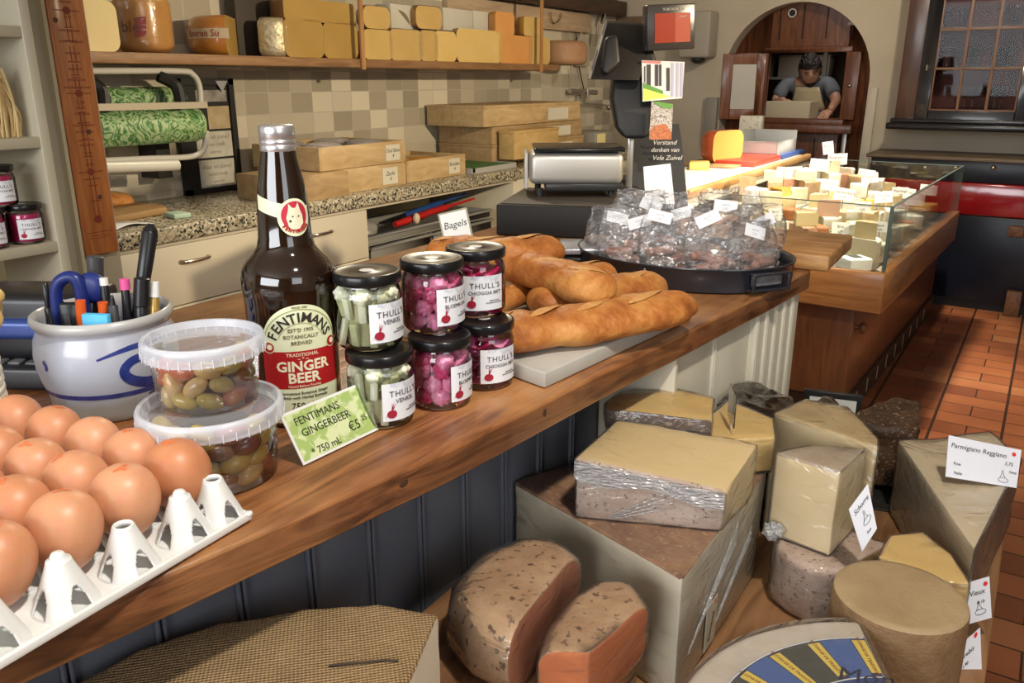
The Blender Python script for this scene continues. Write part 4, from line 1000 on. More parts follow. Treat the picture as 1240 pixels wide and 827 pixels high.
def lumpy(kind, rnd):
    g = G()
    if kind == 'stick':
        L_ = rnd.uniform(.026, .034); g.b(-.0048, .0048, -.0035, .0035, -L_/2, L_/2)
        return g
    if kind == 'chunk':
        bm = bmesh.new(); bmesh.ops.create_icosphere(bm, subdivisions=3, radius=.0135)
        for v in bm.verts:
            d = noise.noise(v.co*110+Vector((rnd.random()*9, 0, 0))); v.co *= 1+.42*d
        vs = [tuple(v.co) for v in bm.verts]; fs = [tuple(v.index for v in f.verts) for f in bm.faces]; bm.free()
        return g.add(vs, fs)
    if kind == 'slice':
        n = 20; vs = []; fs = []
        for k, (r, z) in enumerate(((0, .0012), (.0125, .0012), (.0135, 0), (.0125, -.0012), (0, -.0012))):
            for i in range(n):
                a = 2*PI*i/n; q = 1+.12*math.sin(3*a+1); vs.append((r*q*math.cos(a), r*q*math.sin(a), z+.003*math.sin(2*a)*r/.0135))
        for k in range(4):
            for i in range(n): fs.append((k*n+i, k*n+(i+1) % n, (k+1)*n+(i+1) % n, (k+1)*n+i))
        return g.add(vs, fs)
PKM = {}
for kind, mk in (('stick', 'fen'), ('chunk', 'fen'), ('chunk', 'cau'), ('slice', 'bee')):
    for mi in (0, 1):
        for var in range(3):
            rnd = random.Random(hash((mk, mi, var)) % 1000 if False else mi*10+var)
            o = lumpy(kind, rnd).build('pickle', PK[mk][mi], None, smooth=True, bevel=.0016 if kind == 'stick' else 0, auto=R(80)); PKM[(kind, mk, mi, var)] = o.data; bpy.data.objects.remove(o)
def pickles(t, kind, mk, noun, which, seed):
    rnd = random.Random(seed); base = Vector(t.location)
    if kind == 'stick': lay = [(.021, 9, 0), (.052, 9, 1), (.068, 6, 2)]; R0 = .0325
    elif kind == 'chunk': lay = [(.016, 7, 0), (.034, 7, 1), (.052, 7, 0), (.064, 5, 1)]; R0 = .0262
    else: lay = [(.010+.0088*k, 7, k % 2) for k in range(7)]; R0 = .0245
    for (z, n, ph) in lay:
        for i in range(n):
            a = 2*PI*(i+.5*ph)/n+rnd.uniform(-.1, .1)
            if math.cos(a-math.atan2(-base.y, -base.x)) < -.15: continue
            mi = 0 if rnd.random() < .72 else 1
            kd = kind if not (kind == 'stick' and ph == 2) else 'chunk'
            me = PKM[(kd, mk, mi, rnd.randrange(3))]
            r = R0-(.0035 if kd == 'chunk' and kind == 'stick' else 0)
            o = bpy.data.objects.new('pickled_'+noun, me); COL.objects.link(o)
            o.location = base+Vector((r*math.cos(a), r*math.sin(a), z+rnd.uniform(-.001, .001)))
            if kd == 'stick': o.rotation_euler = (rnd.uniform(-.28, .28), rnd.uniform(-.12, .12), a+PI/2)
            elif kd == 'slice': o.rotation_euler = (R(rnd.uniform(-26, 26)), R(rnd.uniform(-20, 20)), a)
            else: o.rotation_euler = (rnd.uniform(0, 6), rnd.uniform(0, 6), rnd.uniform(0, 6)); o.scale = (.85,)*3
            cn = {'fen': ('pale', 'green'), 'cau': ('pink', 'magenta'), 'bee': ('pink', 'magenta')}[mk][mi]
            tag(o, '%s %s piece inside the %s' % (cn, {'fennel': 'pickled fennel', 'cauliflower': 'pickled cauliflower', 'beet': 'pickled beet'}[noun], which), 'pickle', '%s %s pieces in the %s' % (cn, noun, which))
    h = {'stick': .072, 'chunk': .070, 'slice': .070}[kind]
    G().lathe([(0, .006), (.0185 if kind != 'stick' else .0265, .006), (.0185 if kind != 'stick' else .0265, h), (0, h)], 24).build('pickling_liquid', CORE[mk], t, smooth=True, auto=R(30))
jl = [((-.643, .709, ZC), R(-6), 'VENKEL', 'stick', 'fen', 'fennel', 'lower jar of the fennel stack beside the price card'),
      ((-.661, .714, ZC+.0925), R(-6), 'VENKEL', 'stick', 'fen', 'fennel', 'upper jar of the fennel stack nearest the bottle'),
      ((-.618, .795, ZC), R(8), 'BLOEMKOOL', 'chunk', 'cau', 'cauliflower', 'lower jar of the middle pink cauliflower stack'),
      ((-.640, .812, ZC+.0925), R(-4), 'BLOEMKOOL', 'chunk', 'cau', 'cauliflower', 'upper jar of the middle pink cauliflower stack'),
      ((-.610, .884, ZC), R(-22), 'CHIOGGIA BIET', 'slice', 'bee', 'beet', 'lower jar of the pink beet stack beside the bread'),
      ((-.636, .903, ZC+.0925), R(-38), 'CHIOGGIA BIET', 'slice', 'bee', 'beet', 'upper jar of the pink beet stack beside the bread')]
for k, (loc, an, prod, kind, mk, noun, wh) in enumerate(jl):
    t = jar_body('glass pickle jar with black lid, '+wh, loc, an, prod)
    pickles(t, kind, mk, noun, wh, k)
JARPROTO = t

# small price plaque behind the jars
p = at(567, 290, ZC)
t = thing('price_plaque', 'small pale handwritten plaque in a clear holder standing behind the pickle jars', 'price card', (-1.02, 1.36, ZC), R(24))
M = Matrix.Rotation(R(90-10), 4, 'X') @ Matrix.Rotation(R(14), 4, 'Z')
pw, ph_ = .062, .118
p0 = at(571, 262, ZC)
t.location = (-1.09, 1.50, ZC)
g = G(); g.b(-pw/2-.004, pw/2+.004, -.004, ph_+.004, -.002, 0, 0, M); g.build('holder', mat('holder_tan', (.35, .31, .22), .4), t, bevel=.0008)
g = G(); g.b(-pw/2, pw/2, 0, ph_, 0, .0008, 0, M); g.build('paper', mat('card_white', (.80, .82, .78), .5), t)
lettering([('Bagels', 0, .090, .022, {'shear': .2}), ('v. vers', 0, .014, .010, {'shear': .2})], 'handwriting', INK, t, M=M @ Matrix.Translation((0, 0, .0011)))
g = G(); g.b(-.012, .012, -.02, .02, -.001, .004); g.build('base', mat('holder_tan', (.35, .31, .22), .4), t, bevel=.001)
# ---------------------------------------------------------------- marble board and breads
mb = thing('marble_board', 'pale grey-white stone serving board under the baguettes', 'board', (0, 0, 0))
bz = .974
q = [Vector((-.526, .905)), Vector((-.482, 1.335)), Vector((-.80, 1.37)), Vector((-.845, .985))]
g = G(); g.prism([tuple(v) for v in q], ZC+.001, bz)
g.build('slab', mat('board_stone', (.47, .45, .40), .45, col2=(.40, .38, .33), scale=9, bump=.05), mb, bevel=.003)
def crust():
    m, nt, b = newmat('bread_crust'); L = nt.links.new
    tc = N(nt, 'ShaderNodeTexCoord')
    n = N(nt, 'ShaderNodeTexNoise', Scale=13, Detail=9, Roughness=.62); L(tc.outputs['Object'], n.inputs['Vector'])
    r = N(nt, 'ShaderNodeValToRGB'); e = r.color_ramp.elements
    e[0].position = .30; e[0].color = (.20, .048, .010, 1); e[1].position = .72; e[1].color = (.70, .37, .11, 1)
    x = e.new(.48); x.color = (.44, .155, .034, 1)
    L(n.outputs['Fac'], r.inputs[0]); L(r.outputs[0], b.inputs['Base Color']); b.inputs['Roughness'].default_value = .5
    b.inputs['Specular IOR Level'].default_value = .35
    n2 = N(nt, 'ShaderNodeTexNoise', Scale=85, Detail=4); L(tc.outputs['Object'], n2.inputs['Vector'])
    bp = N(nt, 'ShaderNodeBump', Strength=.6, Distance=.004); L(n2.outputs['Fac'], bp.inputs['Height']); L(bp.outputs[0], b.inputs['Normal'])
    return m
CRUST = crust(); SCORE = mat('bread_score', (.62, .32, .10), .55, col2=(.55, .25, .07), scale=40, bump=.4)
def bread(name, lab, pts, w, h, group=None, scores=3, seed=0, pointed=.55):
    """a loaf along a smooth axis: flattened, tapering, lumpy body with slashes"""
    rnd = random.Random(seed); C_ = smooth_curve(pts, 18); m = len(C_)
    base = Vector(C_[m//2]); t = thing(name, lab, 'bread', (base.x, base.y, base.z-h*.5), 0, group); off = Vector(t.location)
    vs = []; fs = []; n = 36; rings = []
    for i, c in enumerate(C_):
        s_ = i/(m-1); e = min(s_, 1-s_)*2
        k = (1-(1-min(1, e*2.4))**2.4)**pointed
        tan = (C_[min(i+1, m-1)]-C_[max(i-1, 0)]).normalized(); side = Vector((0, 0, 1)).cross(tan).normalized(); upv = tan.cross(side)
        bul = 1+.05*math.sin(s_*scores*2*PI+1)
        for j in range(n):
            a = 2*PI*j/n; cx, cy = math.cos(a), math.sin(a)
            if cy < 0: cy *= .78
            p = c+side*(w/2*k*bul*cx)+upv*(h/2*k*bul*cy)
            nn = (noise.noise(p*22+Vector((seed*3, 0, 0)))*.0055+noise.noise(p*70)*.0016)*min(1, k*2)
            p = p+(p-c).normalized()*nn if (p-c).length > 1e-5 else p
            vs.append(p-off)
        rings.append(c)
    for i in range(m-1):
        for j in range(n): fs.append((i*n+j, i*n+(j+1) % n, (i+1)*n+(j+1) % n, (i+1)*n+j))
    fs.append(tuple(range(n))); fs.append(tuple((m-1)*n+j for j in range(n)))
    G().add(vs, fs).build('crust', CRUST, t, smooth=True, auto=R(85))
    for q_ in range(scores):
        s0 = (q_+.5)/scores*.78+.11
        vs = []; fs = []; K = 12
        for i in range(K+1):
            u = i/K; s_ = s0+(u-.5)*.30/scores*2.4; s_ = min(max(s_, .04), .96); f = s_*(m-1); i0 = int(f); c = C_[i0].lerp(C_[min(i0+1, m-1)], f-i0)
            tan = (C_[min(i0+1, m-1)]-C_[max(i0-1, 0)]).normalized(); side = Vector((0, 0, 1)).cross(tan).normalized(); upv = tan.cross(side)
            e = min(s_, 1-s_)*2; k = (1-(1-min(1, e*2.4))**2.4)**pointed
            lat = (u-.5)*.8; wd = .20*math.sin(PI*u)+.02
            for v in (-1, -.3, .3, 1):
                l2 = lat+v*wd; z = math.sqrt(max(0, 1-l2*l2))
                hgt = 1.015+.03*(1-abs(v)); p = c+side*(w/2*k*l2*hgt)+upv*(h/2*k*z*(hgt+.006))
                vs.append(p-off)
        for i in range(K):
            for j in range(3): fs.append((i*4+j, i*4+j+1, (i+1)*4+j+1, (i+1)*4+j))
        G().add(vs, fs).build('slash', SCORE, t, smooth=True)
    return t
def bp_(lst): return [at(x, y, z) for x, y, z in lst]
BG = 'baguettes piled on the stone board'
bread('baguette', 'long golden baguette lying lowest along the front edge of the stone board', bp_([(560, 416, 1.0), (640, 402, 1.0), (740, 388, 1.0), (838, 368, 1.0)]), .094, .062, BG, 4, 1)
bread('baguette', 'baguette resting across the front one with a blunt tip pointing right, mid pile', bp_([(600, 318, 1.040), (650, 330, 1.038), (700, 345, 1.036), (732, 358, 1.032)]), .090, .064, BG, 3, 2)
bread('baguette', 'topmost baguette with a pale split tip above the beet jars', bp_([(520, 308, 1.055), (560, 309, 1.058), (620, 308, 1.060), (679, 302, 1.060)]), .084, .062, BG, 3, 3)
bread('baguette', 'baguette behind the front one, its end reaching right below the black roasting pan', bp_([(640, 368, 1.004), (700, 362, 1.004), (760, 352, 1.004), (800, 344, 1.004)]), .080, .056, BG, 3, 4)
bread('baguette', 'rearmost baguette half hidden behind the pile near the black pan', bp_([(630, 340, 1.006), (680, 338, 1.006), (742, 331, 1.006)]), .075, .052, BG, 2, 5)
bread('baguette', 'dark baked baguette deep in the pile behind the beet jars', bp_([(575, 372, .998), (610, 362, .998), (650, 352, .998)]), .055, .045, BG, 2, 6)
bread('baguette', 'baguette tip lying at the rear left, behind the top loaf', bp_([(580, 322, 1.0), (620, 316, 1.0), (668, 312, 1.0)]), .055, .044, BG, 2, 7)
# ---------------------------------------------------------------- black roasting pan with bags of dried sausages
PCX, PCY = -.635, 1.672
pan = thing('roasting_pan', 'wide oval black pan full of clear sausage bags at the far end of the counter', 'pan', (PCX, PCY, ZC+.001), R(0))
RXp, RYp = .232, .175
PANM = mat('pan_black', (.012, .014, .020), .38, coat=.5, col2=(.018, .02, .03), scale=12, bump=.08)
def ovalprof(prof, n=64):
    vs = []; fs = []
    for (k, z) in prof:
        for i in range(n): a = 2*PI*i/n; vs.append(((RXp+k)*math.cos(a), (RYp+k)*math.sin(a), z))
    for j in range(len(prof)-1):
        for i in range(n): fs.append((j*n+i, j*n+(i+1) % n, (j+1)*n+(i+1) % n, (j+1)*n+i))
    return vs, fs
vs, fs = ovalprof([(-.03, .003), (-.006, .0), (-.001, .003), (.0, .010), (.002, .046), (.0045, .048), (.004, .0505), (.0, .050), (-.003, .046), (-.005, .008), (-.03, .005)])
n = 64; g = G().add(vs, fs); g.f.append(tuple(range(n))[::-1]); g.m.append(0); g.f.append(tuple(10*n+i for i in range(n))); g.m.append(0)
g.build('pan_wall', PANM, pan, smooth=True, auto=R(50))
ha = R(-28)
g = G(); hx, hy = (RXp)*math.cos(ha), (RYp)*math.sin(ha); ang = math.atan2(hy/(RYp**2), hx/(RXp**2))
M = Matrix.Translation((hx, hy, 0)) @ Matrix.Rotation(ang, 4, 'Z')
g.b(.0, .020, -.045, .045, .008, .012, 0, M); g.b(.004, .022, -.043, .043, .040, .044, 0, M); g.b(.016, .021, -.045, -.038, .008, .044, 0, M); g.b(.016, .021, .038, .045, .008, .044, 0, M)
g.build('handle', PANM, pan, bevel=.003)
g = G(); M2 = Matrix.Translation((hx, hy, .027)) @ Matrix.Rotation(ang, 4, 'Z'); g.box((.004, 0, 0), (.004, .072, .022), 0, M2)
g.build('handle_slot', mat('slot_grey', (.20, .19, .20), .5, col2=(.10, .10, .11), scale=80), pan, bevel=.008)
G().ell((RXp*math.cos(R(-92)), RYp*math.sin(R(-92))-.003, .040), (.003, .002, .003)).build('rivet', mat('steel', (.5, .5, .5), .25, metal=1), pan, smooth=True)
# sausages and bags
SAUS = [mat('sausage_grey', (.20, .15, .125), .7, col2=(.38, .33, .30), scale=60, bump=.3), mat('sausage_red', (.27, .12, .085), .6, col2=(.40, .25, .20), scale=50, bump=.3)]
smesh = []
for k in range(4):
    pts = smooth_curve([(-.028, 0, 0), (-.012, .006*(k % 2), .002), (.012, .006, .0), (.028, -.003*k, .0)], 4); L_ = len(pts)
    rr = [.010*math.sqrt(max(.05, 1-abs(2*i/(L_-1)-1)**6))*(1+.08*math.sin(i*1.9+k)) for i in range(L_)]
    o = G().tube(pts, rr, 12).build('dried_sausage', SAUS[k % 2], None, smooth=True, auto=R(80)); smesh.append(o.data); bpy.data.objects.remove(o)
BAGM = film('cellophane', (.98, .98, .98), base=.05, gain=.75, rough=.14, bump=1.0, bscale=24, stretch=(1, 1, 1.6), haze=.05)
def bag(loc, rz, w, h, lab, seed, lean=0, d=.045):
    t = thing('sausage_bag', lab, 'bag', loc, 0, 'clear bags of dried sausages'); t.rotation_euler = (R(lean), 0, rz)
    rnd = random.Random(seed); vs = []; fs = []; n = 36; m = 22
    for j in range(m+1):
        v = j/m; z = h*v
        bw = w/2*(.80+.30*math.sin(PI*min(v*1.1, 1)*.9)); bd = d/2*(max(0, 1-v)**.7*1.25)+.0012
        if j == 0: bw *= .75; bd *= .6
        for i in range(n):
            a = 2*PI*i/n
            x = bw*math.copysign(abs(math.cos(a))**.7, math.cos(a)); y = bd*math.copysign(abs(math.sin(a))**.8, math.sin(a))
            q = Vector((x*28+seed, y*28, z*20)); 
            x += .004*noise.noise(q); y += (.010*v+.003)*noise.noise(q+Vector((5, 3, 1)))+.006*math.sin(x*60+seed)*v
            vs.append((x, y, z+(.010*noise.noise(Vector((x*30, seed, 0))) if v > .8 else 0)))
    for j in range(m):
        for i in range(n): fs.append((j*n+i, j*n+(i+1) % n, (j+1)*n+(i+1) % n, (j+1)*n+i))
    fs.append(tuple(range(n))[::-1])
    G().add(vs, fs).build('film', BAGM, t, smooth=True, auto=R(120))
    ly = rnd.uniform(.62, .78)*h; 
    M = Matrix.Translation((rnd.uniform(-.2, .2)*w, -.014, ly+.016)) @ Matrix.Rotation(R(rnd.uniform(-25, 25)), 4, 'Y') @ Matrix.Rotation(R(90-15), 4, 'X')
    l = G().b(-.024, .024, -.011, .013, 0, .0006, 0, M).build('paper_label', mat('paper_bright', (.82, .83, .86), .6), t)
    lettering([('worst', 0, .004, .007), ('2.95', 0, -.004, .006)], 'handwriting', mat('faint_ink', (.45, .45, .5), .6), l, M=M @ Matrix.Translation((0, 0, .0009)))
    R_ = t.matrix_basis if False else (Matrix.Translation(loc) @ Matrix.Rotation(rz, 4, 'Z') @ Matrix.Rotation(R(lean), 4, 'X'))
    for k in range(4):
        o = bpy.data.objects.new('dried_sausage', smesh[rnd.randrange(4)]); COL.objects.link(o)
        o.location = R_ @ Vector((rnd.uniform(-.30, .30)*w, rnd.uniform(-.2, .2)*d, .013+.0125*k)); o.rotation_euler = (rnd.uniform(-.3, .3), rnd.uniform(-.25, .25), rz+rnd.uniform(-.5, .5))
        tag(o, 'dried sausage inside the '+lab.replace('clear crinkled ', ''), 'sausage', 'dried sausages in the '+lab.replace('clear crinkled ', ''))
ZB = ZC+.012
bags = [((-.790, 1.640), 38, .10, .110, 'clear crinkled bag at the left rim of the pan', -10),
        ((-.725, 1.590), 20, .12, .115, 'clear crinkled bag second from the left rim of the pan', -6),
        ((-.625, 1.575), 22, .12, .120, 'clear crinkled bag at the front middle of the pan', -8),
        ((-.535, 1.580), 35, .11, .125, 'clear crinkled bag just right of the pan middle', -5),
        ((-.465, 1.610), 52, .11, .110, 'clear crinkled bag at the right rim of the pan', -2),
        ((-.760, 1.720), 30, .12, .135, 'clear crinkled bag in the rear left of the pan', 0),
        ((-.655, 1.690), 18, .13, .140, 'clear crinkled bag standing in the rear middle of the pan', 0),
        ((-.545, 1.690), 30, .13, .155, 'clear crinkled tall bag standing in the rear right of the pan', 2),
        ((-.500, 1.745), 40, .11, .125, 'clear crinkled bag rearmost at the right of the pan', 4)]
for k, ((x, y), rz, w_, h_, lab, ln) in enumerate(bags): bag((x, y, ZB), R(rz), w_, h_*1.14, lab, k*7+1, ln)
# ---------------------------------------------------------------- thick wooden cutting board at the counter end
ctg = G(); ctg.b(-.70, -.366, 1.868, 2.15, 0, .034)
ct = thing('cutting_board', 'thick worn wooden cutting board overhanging the far end of the counter', 'cutting board', (-.366, 1.80, ZC+.001), R(2))
CTW = wood('cutting_wood', (.30, .13, .045), (.58, .32, .12), (1.2, 12, 12), .42, c3=(.68, .42, .18), bump=.2)
G().b(-.34, 0, .045, .345, 0, .036).build('plank', CTW, ct, bevel=.005, seg=3)
# local frames that look at the shop front
def facing(x, y, z, yaw=YAW): return (x, y, z), yaw
# black plinth box and the steel scale on it
p = at(601, 285, ZC)
pb_ = thing('black_box', 'matt black box plinth under the steel weighing scale', 'box', (p.x, p.y, ZC+.001), R(20))
G().b(0, .47, 0, .36, 0, .082).build('box', mat('black_matt', (.010, .009, .008), .6, bump=.05), pb_, bevel=.004)
G().b(.01, .46, .01, .35, .0825, .085).build('top_mat', mat('brown_mat', (.05, .04, .03), .6), pb_, bevel=.001)
p2 = at(636, 240, ZC+.086)
sc = thing('weighing_scale', 'brushed steel retail weighing scale standing on the black box', 'scale', (p2.x, p2.y+.02, ZC+.087), YAW)
STL = mat('scale_steel', (.50, .48, .44), .42, metal=.7); STB = mat('scale_dark', (.02, .02, .02), .35)
SW, SD = .262, .20
g = G()
for (x, y) in ((.03, .02), (SW-.03, .02), (.03, SD-.03), (SW-.03, SD-.03)): G().tube([(x, y, 0), (x, y, .022)], .010, 12).build('foot', STB, sc, smooth=True)
G().b(.045, SW+.0, -.004, SD-.02, .016, .038).build('chassis', STB, sc, bevel=.004)
G().b(0, SW, 0, SD, .034, .120).build('housing', STL, sc, bevel=.018, seg=4)
G().b(-.012, -.003, .02, SD-.02, .02, .118).build('side_tray', mat('side_pale', (.55, .53, .48), .35), sc, bevel=.003)
G().b(.012, SW+.004, -.01, SD+.005, .124, .134).build('platter', mat('platter_dark', (.03, .03, .03), .22, metal=.6), sc, bevel=.005, seg=3)
G().b(.05, SW-.04, .05, SD-.05, .118, .126).build('platter_support', STB, sc)
# pole, printer head and screens: local x to the right, y away
def dpt(x, y, D): return Vector((0, 0, CAMZ))+ray(x, y)/FP*D
q0 = dpt(762, 232, 2.42); ZP = ZC+.0865
hd_ = thing('till_pole', 'black till head with operator screen and red customer display on a steel pole', 'till', (q0.x, q0.y, ZP), YAW)
def lp(x, y, D):   # picture point at a depth -> local
    return Matrix.Rotation(-YAW, 4, 'Z') @ (dpt(x, y, D)-Vector(hd_.location))
a, b_ = lp(767, 235, 2.42), lp(765, 168, 2.42)
G().b(-.002, .016, .06, .072, .0, b_.z+.05).build('pole', mat('pole_alu', (.55, .55, .52), .3, metal=.8), hd_, bevel=.003)
G().b(-.02, .035, .03, .10, 0, .006).build('foot_plate', STB, hd_, bevel=.002)
def slab(pts, D, th, name, m, parent, bev=.006):
    L_ = [lp(x, y, D) for x, y in pts]
    g = G(); n = len(L_)
    g.add([(v.x, v.y, v.z) for v in L_]+[(v.x, v.y+th, v.z) for v in L_], [tuple(range(n)), tuple(range(2*n-1, n-1, -1))]+[(i, n+i, n+(i+1) % n, (i+1) % n) for i in range(n)])
    return g.build(name, m, parent, bevel=bev, seg=3)
KB = mat('till_black', (.012, .011, .010), .5)
slab([(742, 60), (790, 55), (797, 78), (797, 120), (790, 162), (782, 168), (757, 168), (747, 155), (740, 118), (742, 100)], 2.36, .07, 'neck_cover', KB, hd_, .015)
g = G(); L1 = [lp(734, 27, 2.40), lp(790, 31, 2.40), lp(775, 98, 2.30), lp(714, 97, 2.30)]
g.add([tuple(v) for v in L1]+[(v.x, v.y+.035, v.z+.01) for v in L1], [(0, 1, 2, 3), (7, 6, 5, 4), (0, 4, 5, 1), (1, 5, 6, 2), (2, 6, 7, 3), (3, 7, 4, 0)])
g.build('operator_screen', mat('till_dark', (.016, .014, .013), .42), hd_, bevel=.006)
e0, e1 = lp(733, 27, 2.395), lp(713, 96, 2.295)
G().tube([tuple(e0), tuple(e1)], .0035, 8).build('screen_edge', mat('edge_grey', (.30, .29, .27), .3, metal=.4), hd_, smooth=True)
slab([(733, 45), (748, 42), (752, 75), (735, 92), (728, 85)], 2.29, .03, 'screen_hinge', KB, hd_, .01)
# customer display, turned a little to the right
cdp = lp(784, 62, 2.33)
M = Matrix.Translation(cdp) @ Matrix.Rotation(R(16), 4, 'Z') @ Matrix.Rotation(R(-3), 4, 'Y')
DWW, DHH = .148, .122
cdsp = G().b(0, DWW, 0, .035, 0, DHH, 0, M).build('customer_display', mat('display_frame', (.035, .030, .028), .3), hd_, bevel=.004)
slab([(782, 8), (795, 9), (793, 62), (781, 62)], 2.335, .05, 'display_side', KB, hd_, .003)
G().b(.022, .085, -.0015, .0, .020, .098, 0, M).build('screen_red', mat('screen_red', (.12, .012, .004), .3, emis=(.60, .045, .008), estr=.30), cdsp)
G().b(.085, .132, -.0015, .0, .020, .098, 0, M).build('screen_orange', mat('screen_orange', (.2, .04, .02), .3, emis=(.55, .10, .05), estr=.36), cdsp)
MS = M @ Matrix.Rotation(PI/2, 4, 'X')
lettering([('TE BETALEN  EUR', .080, .108, .009), ('KLANT', .108, .088, .007), ('SALDO', .136, .06, .006, {'rz': -PI/2})], 'display_lettering', mat('display_print', (.40, .38, .34), .5), cdsp, M=MS @ Matrix.Translation((0, 0, .002)))
# photo cards taped on the till head
def card(pts, D, name, lab, cat, m, turn=0):
    c = dpt(sum(p[0] for p in pts)/len(pts), sum(p[1] for p in pts)/len(pts), D)
    t = thing(name, lab, cat, c, YAW)
    L_ = [Matrix.Rotation(-YAW, 4, 'Z') @ (dpt(x, y, D)-c) for x, y in pts]
    n = len(L_); g = G(); g.add([tuple(v) for v in L_]+[(v.x, v.y+.0015, v.z) for v in L_], [tuple(range(n)), tuple(range(2*n-1, n-1, -1))]+[(i, n+i, n+(i+1) % n, (i+1) % n) for i in range(n)])
    g.build('card', m, t)
    return t, (lambda x, y, k=0: tuple((Matrix.Rotation(-YAW, 4, 'Z') @ (dpt(x, y, D)-c))+Vector((0, -.001-k, 0))))
def quad(t, f, pts, name, m, k=0):
    return G().add([f(x, y, k) for x, y in pts], [tuple(range(len(pts)))]).build(name, m, t)
t, f = card([(777, 73), (829, 75), (826, 119), (778, 123)], 2.325, 'photo_card', 'printed photo card of a pale shopfront hanging under the red customer display', 'card', mat('photo_white', (.70, .69, .66), .4))
PH = [mat('photo_dark', (.06, .05, .05), .4), mat('photo_lav', (.45, .42, .55), .4), mat('photo_yellow', (.80, .85, .12), .4), mat('photo_green', (.12, .30, .05), .4), mat('photo_redsky', (.62, .20, .16), .4), mat('photo_cream', (.72, .66, .52), .4)]
for (x0, x1, y0, y1) in ((783, 788, 78, 105), (793, 797, 78, 104), (798, 801, 78, 104), (807, 811, 82, 110), (780, 781.5, 80, 100)): quad(t, f, [(x0, y0), (x1, y0), (x1, y1), (x0, y1)], 'shopfront_bar', PH[0], 0)
quad(t, f, [(778, 73.5), (800, 74), (800, 77), (778, 76)], 'sky_strip', PH[4], .0002)
for (x0, x1) in ((813, 816), (819, 822), (824, 827)): quad(t, f, [(x0, 76), (x1, 76), (x1-.5, 117), (x0-.5, 117.5)], 'shopfront_bar', PH[1], 0)
quad(t, f, [(779, 107), (812, 117), (800, 119), (778.5, 122)], 'yellow_banner', PH[2], .0004)
quad(t, f, [(778.5, 100), (803, 110), (803, 115), (779, 107)], 'green_strip', PH[3], .0003)
t, f = card([(789, 122), (815, 126), (813, 169), (786, 169)], 2.32, 'postcard', 'small picture postcard hanging below the shopfront photo card', 'card', mat('photo_grey', (.55, .53, .48), .4, col2=(.25, .18, .14), scale=300, ramp=(.45, .55)))
quad(t, f, [(789, 122), (815, 126), (813, 132), (801, 130)], 'green_top', PH[3], .0002)
quad(t, f, [(787, 158), (792, 152), (806, 150), (813, 160), (813, 169), (787, 169)], 'orange_foreground', mat('photo_orange', (.55, .17, .04), .4, col2=(.30, .08, .03), scale=200), .0002)
lettering([('Groen', 0, 0, .016, {'shear': .3}), ('Fruit', 0, -.016, .016, {'shear': .3})], 'script_lettering', mat('photo_white', (.70, .69, .66), .4), t, M=Matrix.Translation((.002, -.0018, .018)) @ Matrix.Rotation(PI/2, 4, 'X'))
# chalkboard sign
t, f = card([(766, 150), (822, 150), (826, 172), (834, 260), (760, 260)], 2.54, 'chalkboard', 'black chalk sign with white lettering behind the sausage bags', 'sign', mat('chalk_black', (.028, .028, .030), .6))
t.location.y += .0
MC = Matrix.Translation((0, -.003, 0)) @ Matrix.Rotation(PI/2, 4, 'X')
def cpx(x, y): v = f(x, y); return v[0], v[2]
CHK = mat('chalk_white', (.75, .74, .70), .7)
lt = []
for s_, x, y, sz in (('Verstand', 803, 172, .020), ('denken van', 804, 181, .019), ('Vele Zuivel', 807, 191, .020), ('koek', 822, 205, .016), ('Gaperst', 824, 220, .015), ('brood', 826, 232, .015)):
    a_ = cpx(x, y); lt.append((s_, a_[0], a_[1], sz, {'shear': .25}))
lettering(lt, 'chalk_lettering', CHK, t, M=MC)
# bright white card standing in front of the sign
t, f = card([(779, 202), (812, 198), (817, 247), (782, 247)], 2.16, 'blank_card', 'blank bright white card standing behind the sausage bags, before the chalk sign', 'card', mat('paper_bright', (.82, .83, .86), .6))
# little steel box between the breads and the pan
p = at(665, 331, ZC)
t = thing('card_reader', 'small silver topped black device between the breads and the roasting pan', 'device', (p.x+.01, p.y+.03, ZC+.001), YAW)
G().b(0, .11, 0, .12, 0, .030).build('base', BLKP, t, bevel=.006)
G().b(.002, .108, .004, .118, .033, .050).build('top', mat('device_silver', (.46, .47, .52), .28, metal=.6), t, bevel=.007, seg=3)
# ---------------------------------------------------------------- low table in front of the counter, with the big cheeses
TZ = .54
def hz(x, y, py):
    lo, hi = -1.0, 3.0
    for _ in range(40):
        m = (lo+hi)/2; d = Vector((x, y, m))-Vector((0, 0, CAMZ)); v = 413.5-FP*d.dot(_up)/d.dot(_fw)
        if v > py: lo = m
        else: hi = m
    return m
TBW = wood('table_wood', (.17, .075, .030), (.36, .19, .085), (9, 1.2, 9), .5, bump=.3)
tb = thing('display_table', 'low rough wooden table in front of the counter carrying the big cheeses', 'table', (0, 0, 0))
g = G(); g.prism([(-.625, .15), (.042, .15), (.042, 2.02), (-.405, 2.02), (-.435, 1.24), (-.60, 1.235)], TZ-.035, TZ)
g.build('table_top', TBW, tb, bevel=.003)
for (x, y) in ((-.58, .2), (.0, .2), (-.50, 1.95), (.0, 1.95)): G().b(x-.035, x+.035, y-.035, y+.035, 0, TZ-.035).build('leg', TBW, tb, bevel=.003)
G().b(.030, .040, .16, 2.0, .05, TZ-.036).build('side_board', mat('dark_cloth', (.10, .065, .045), .8), tb)
CRZ = .655
cr = thing('wooden_crate', 'wooden crate at the near end of the low table lifting the front cheeses', 'crate', (0, 0, 0))
G().b(-.625, -.335, .2, .835, CRZ-.018, CRZ).build('top_board', TBW, cr, bevel=.002)
G().b(-.62, -.34, .205, .83, TZ+.001, CRZ-.018).build('crate_body', wood('crate_wood', (.20, .11, .05), (.34, .20, .10), (9, 1.2, 9), .6), cr, bevel=.002)

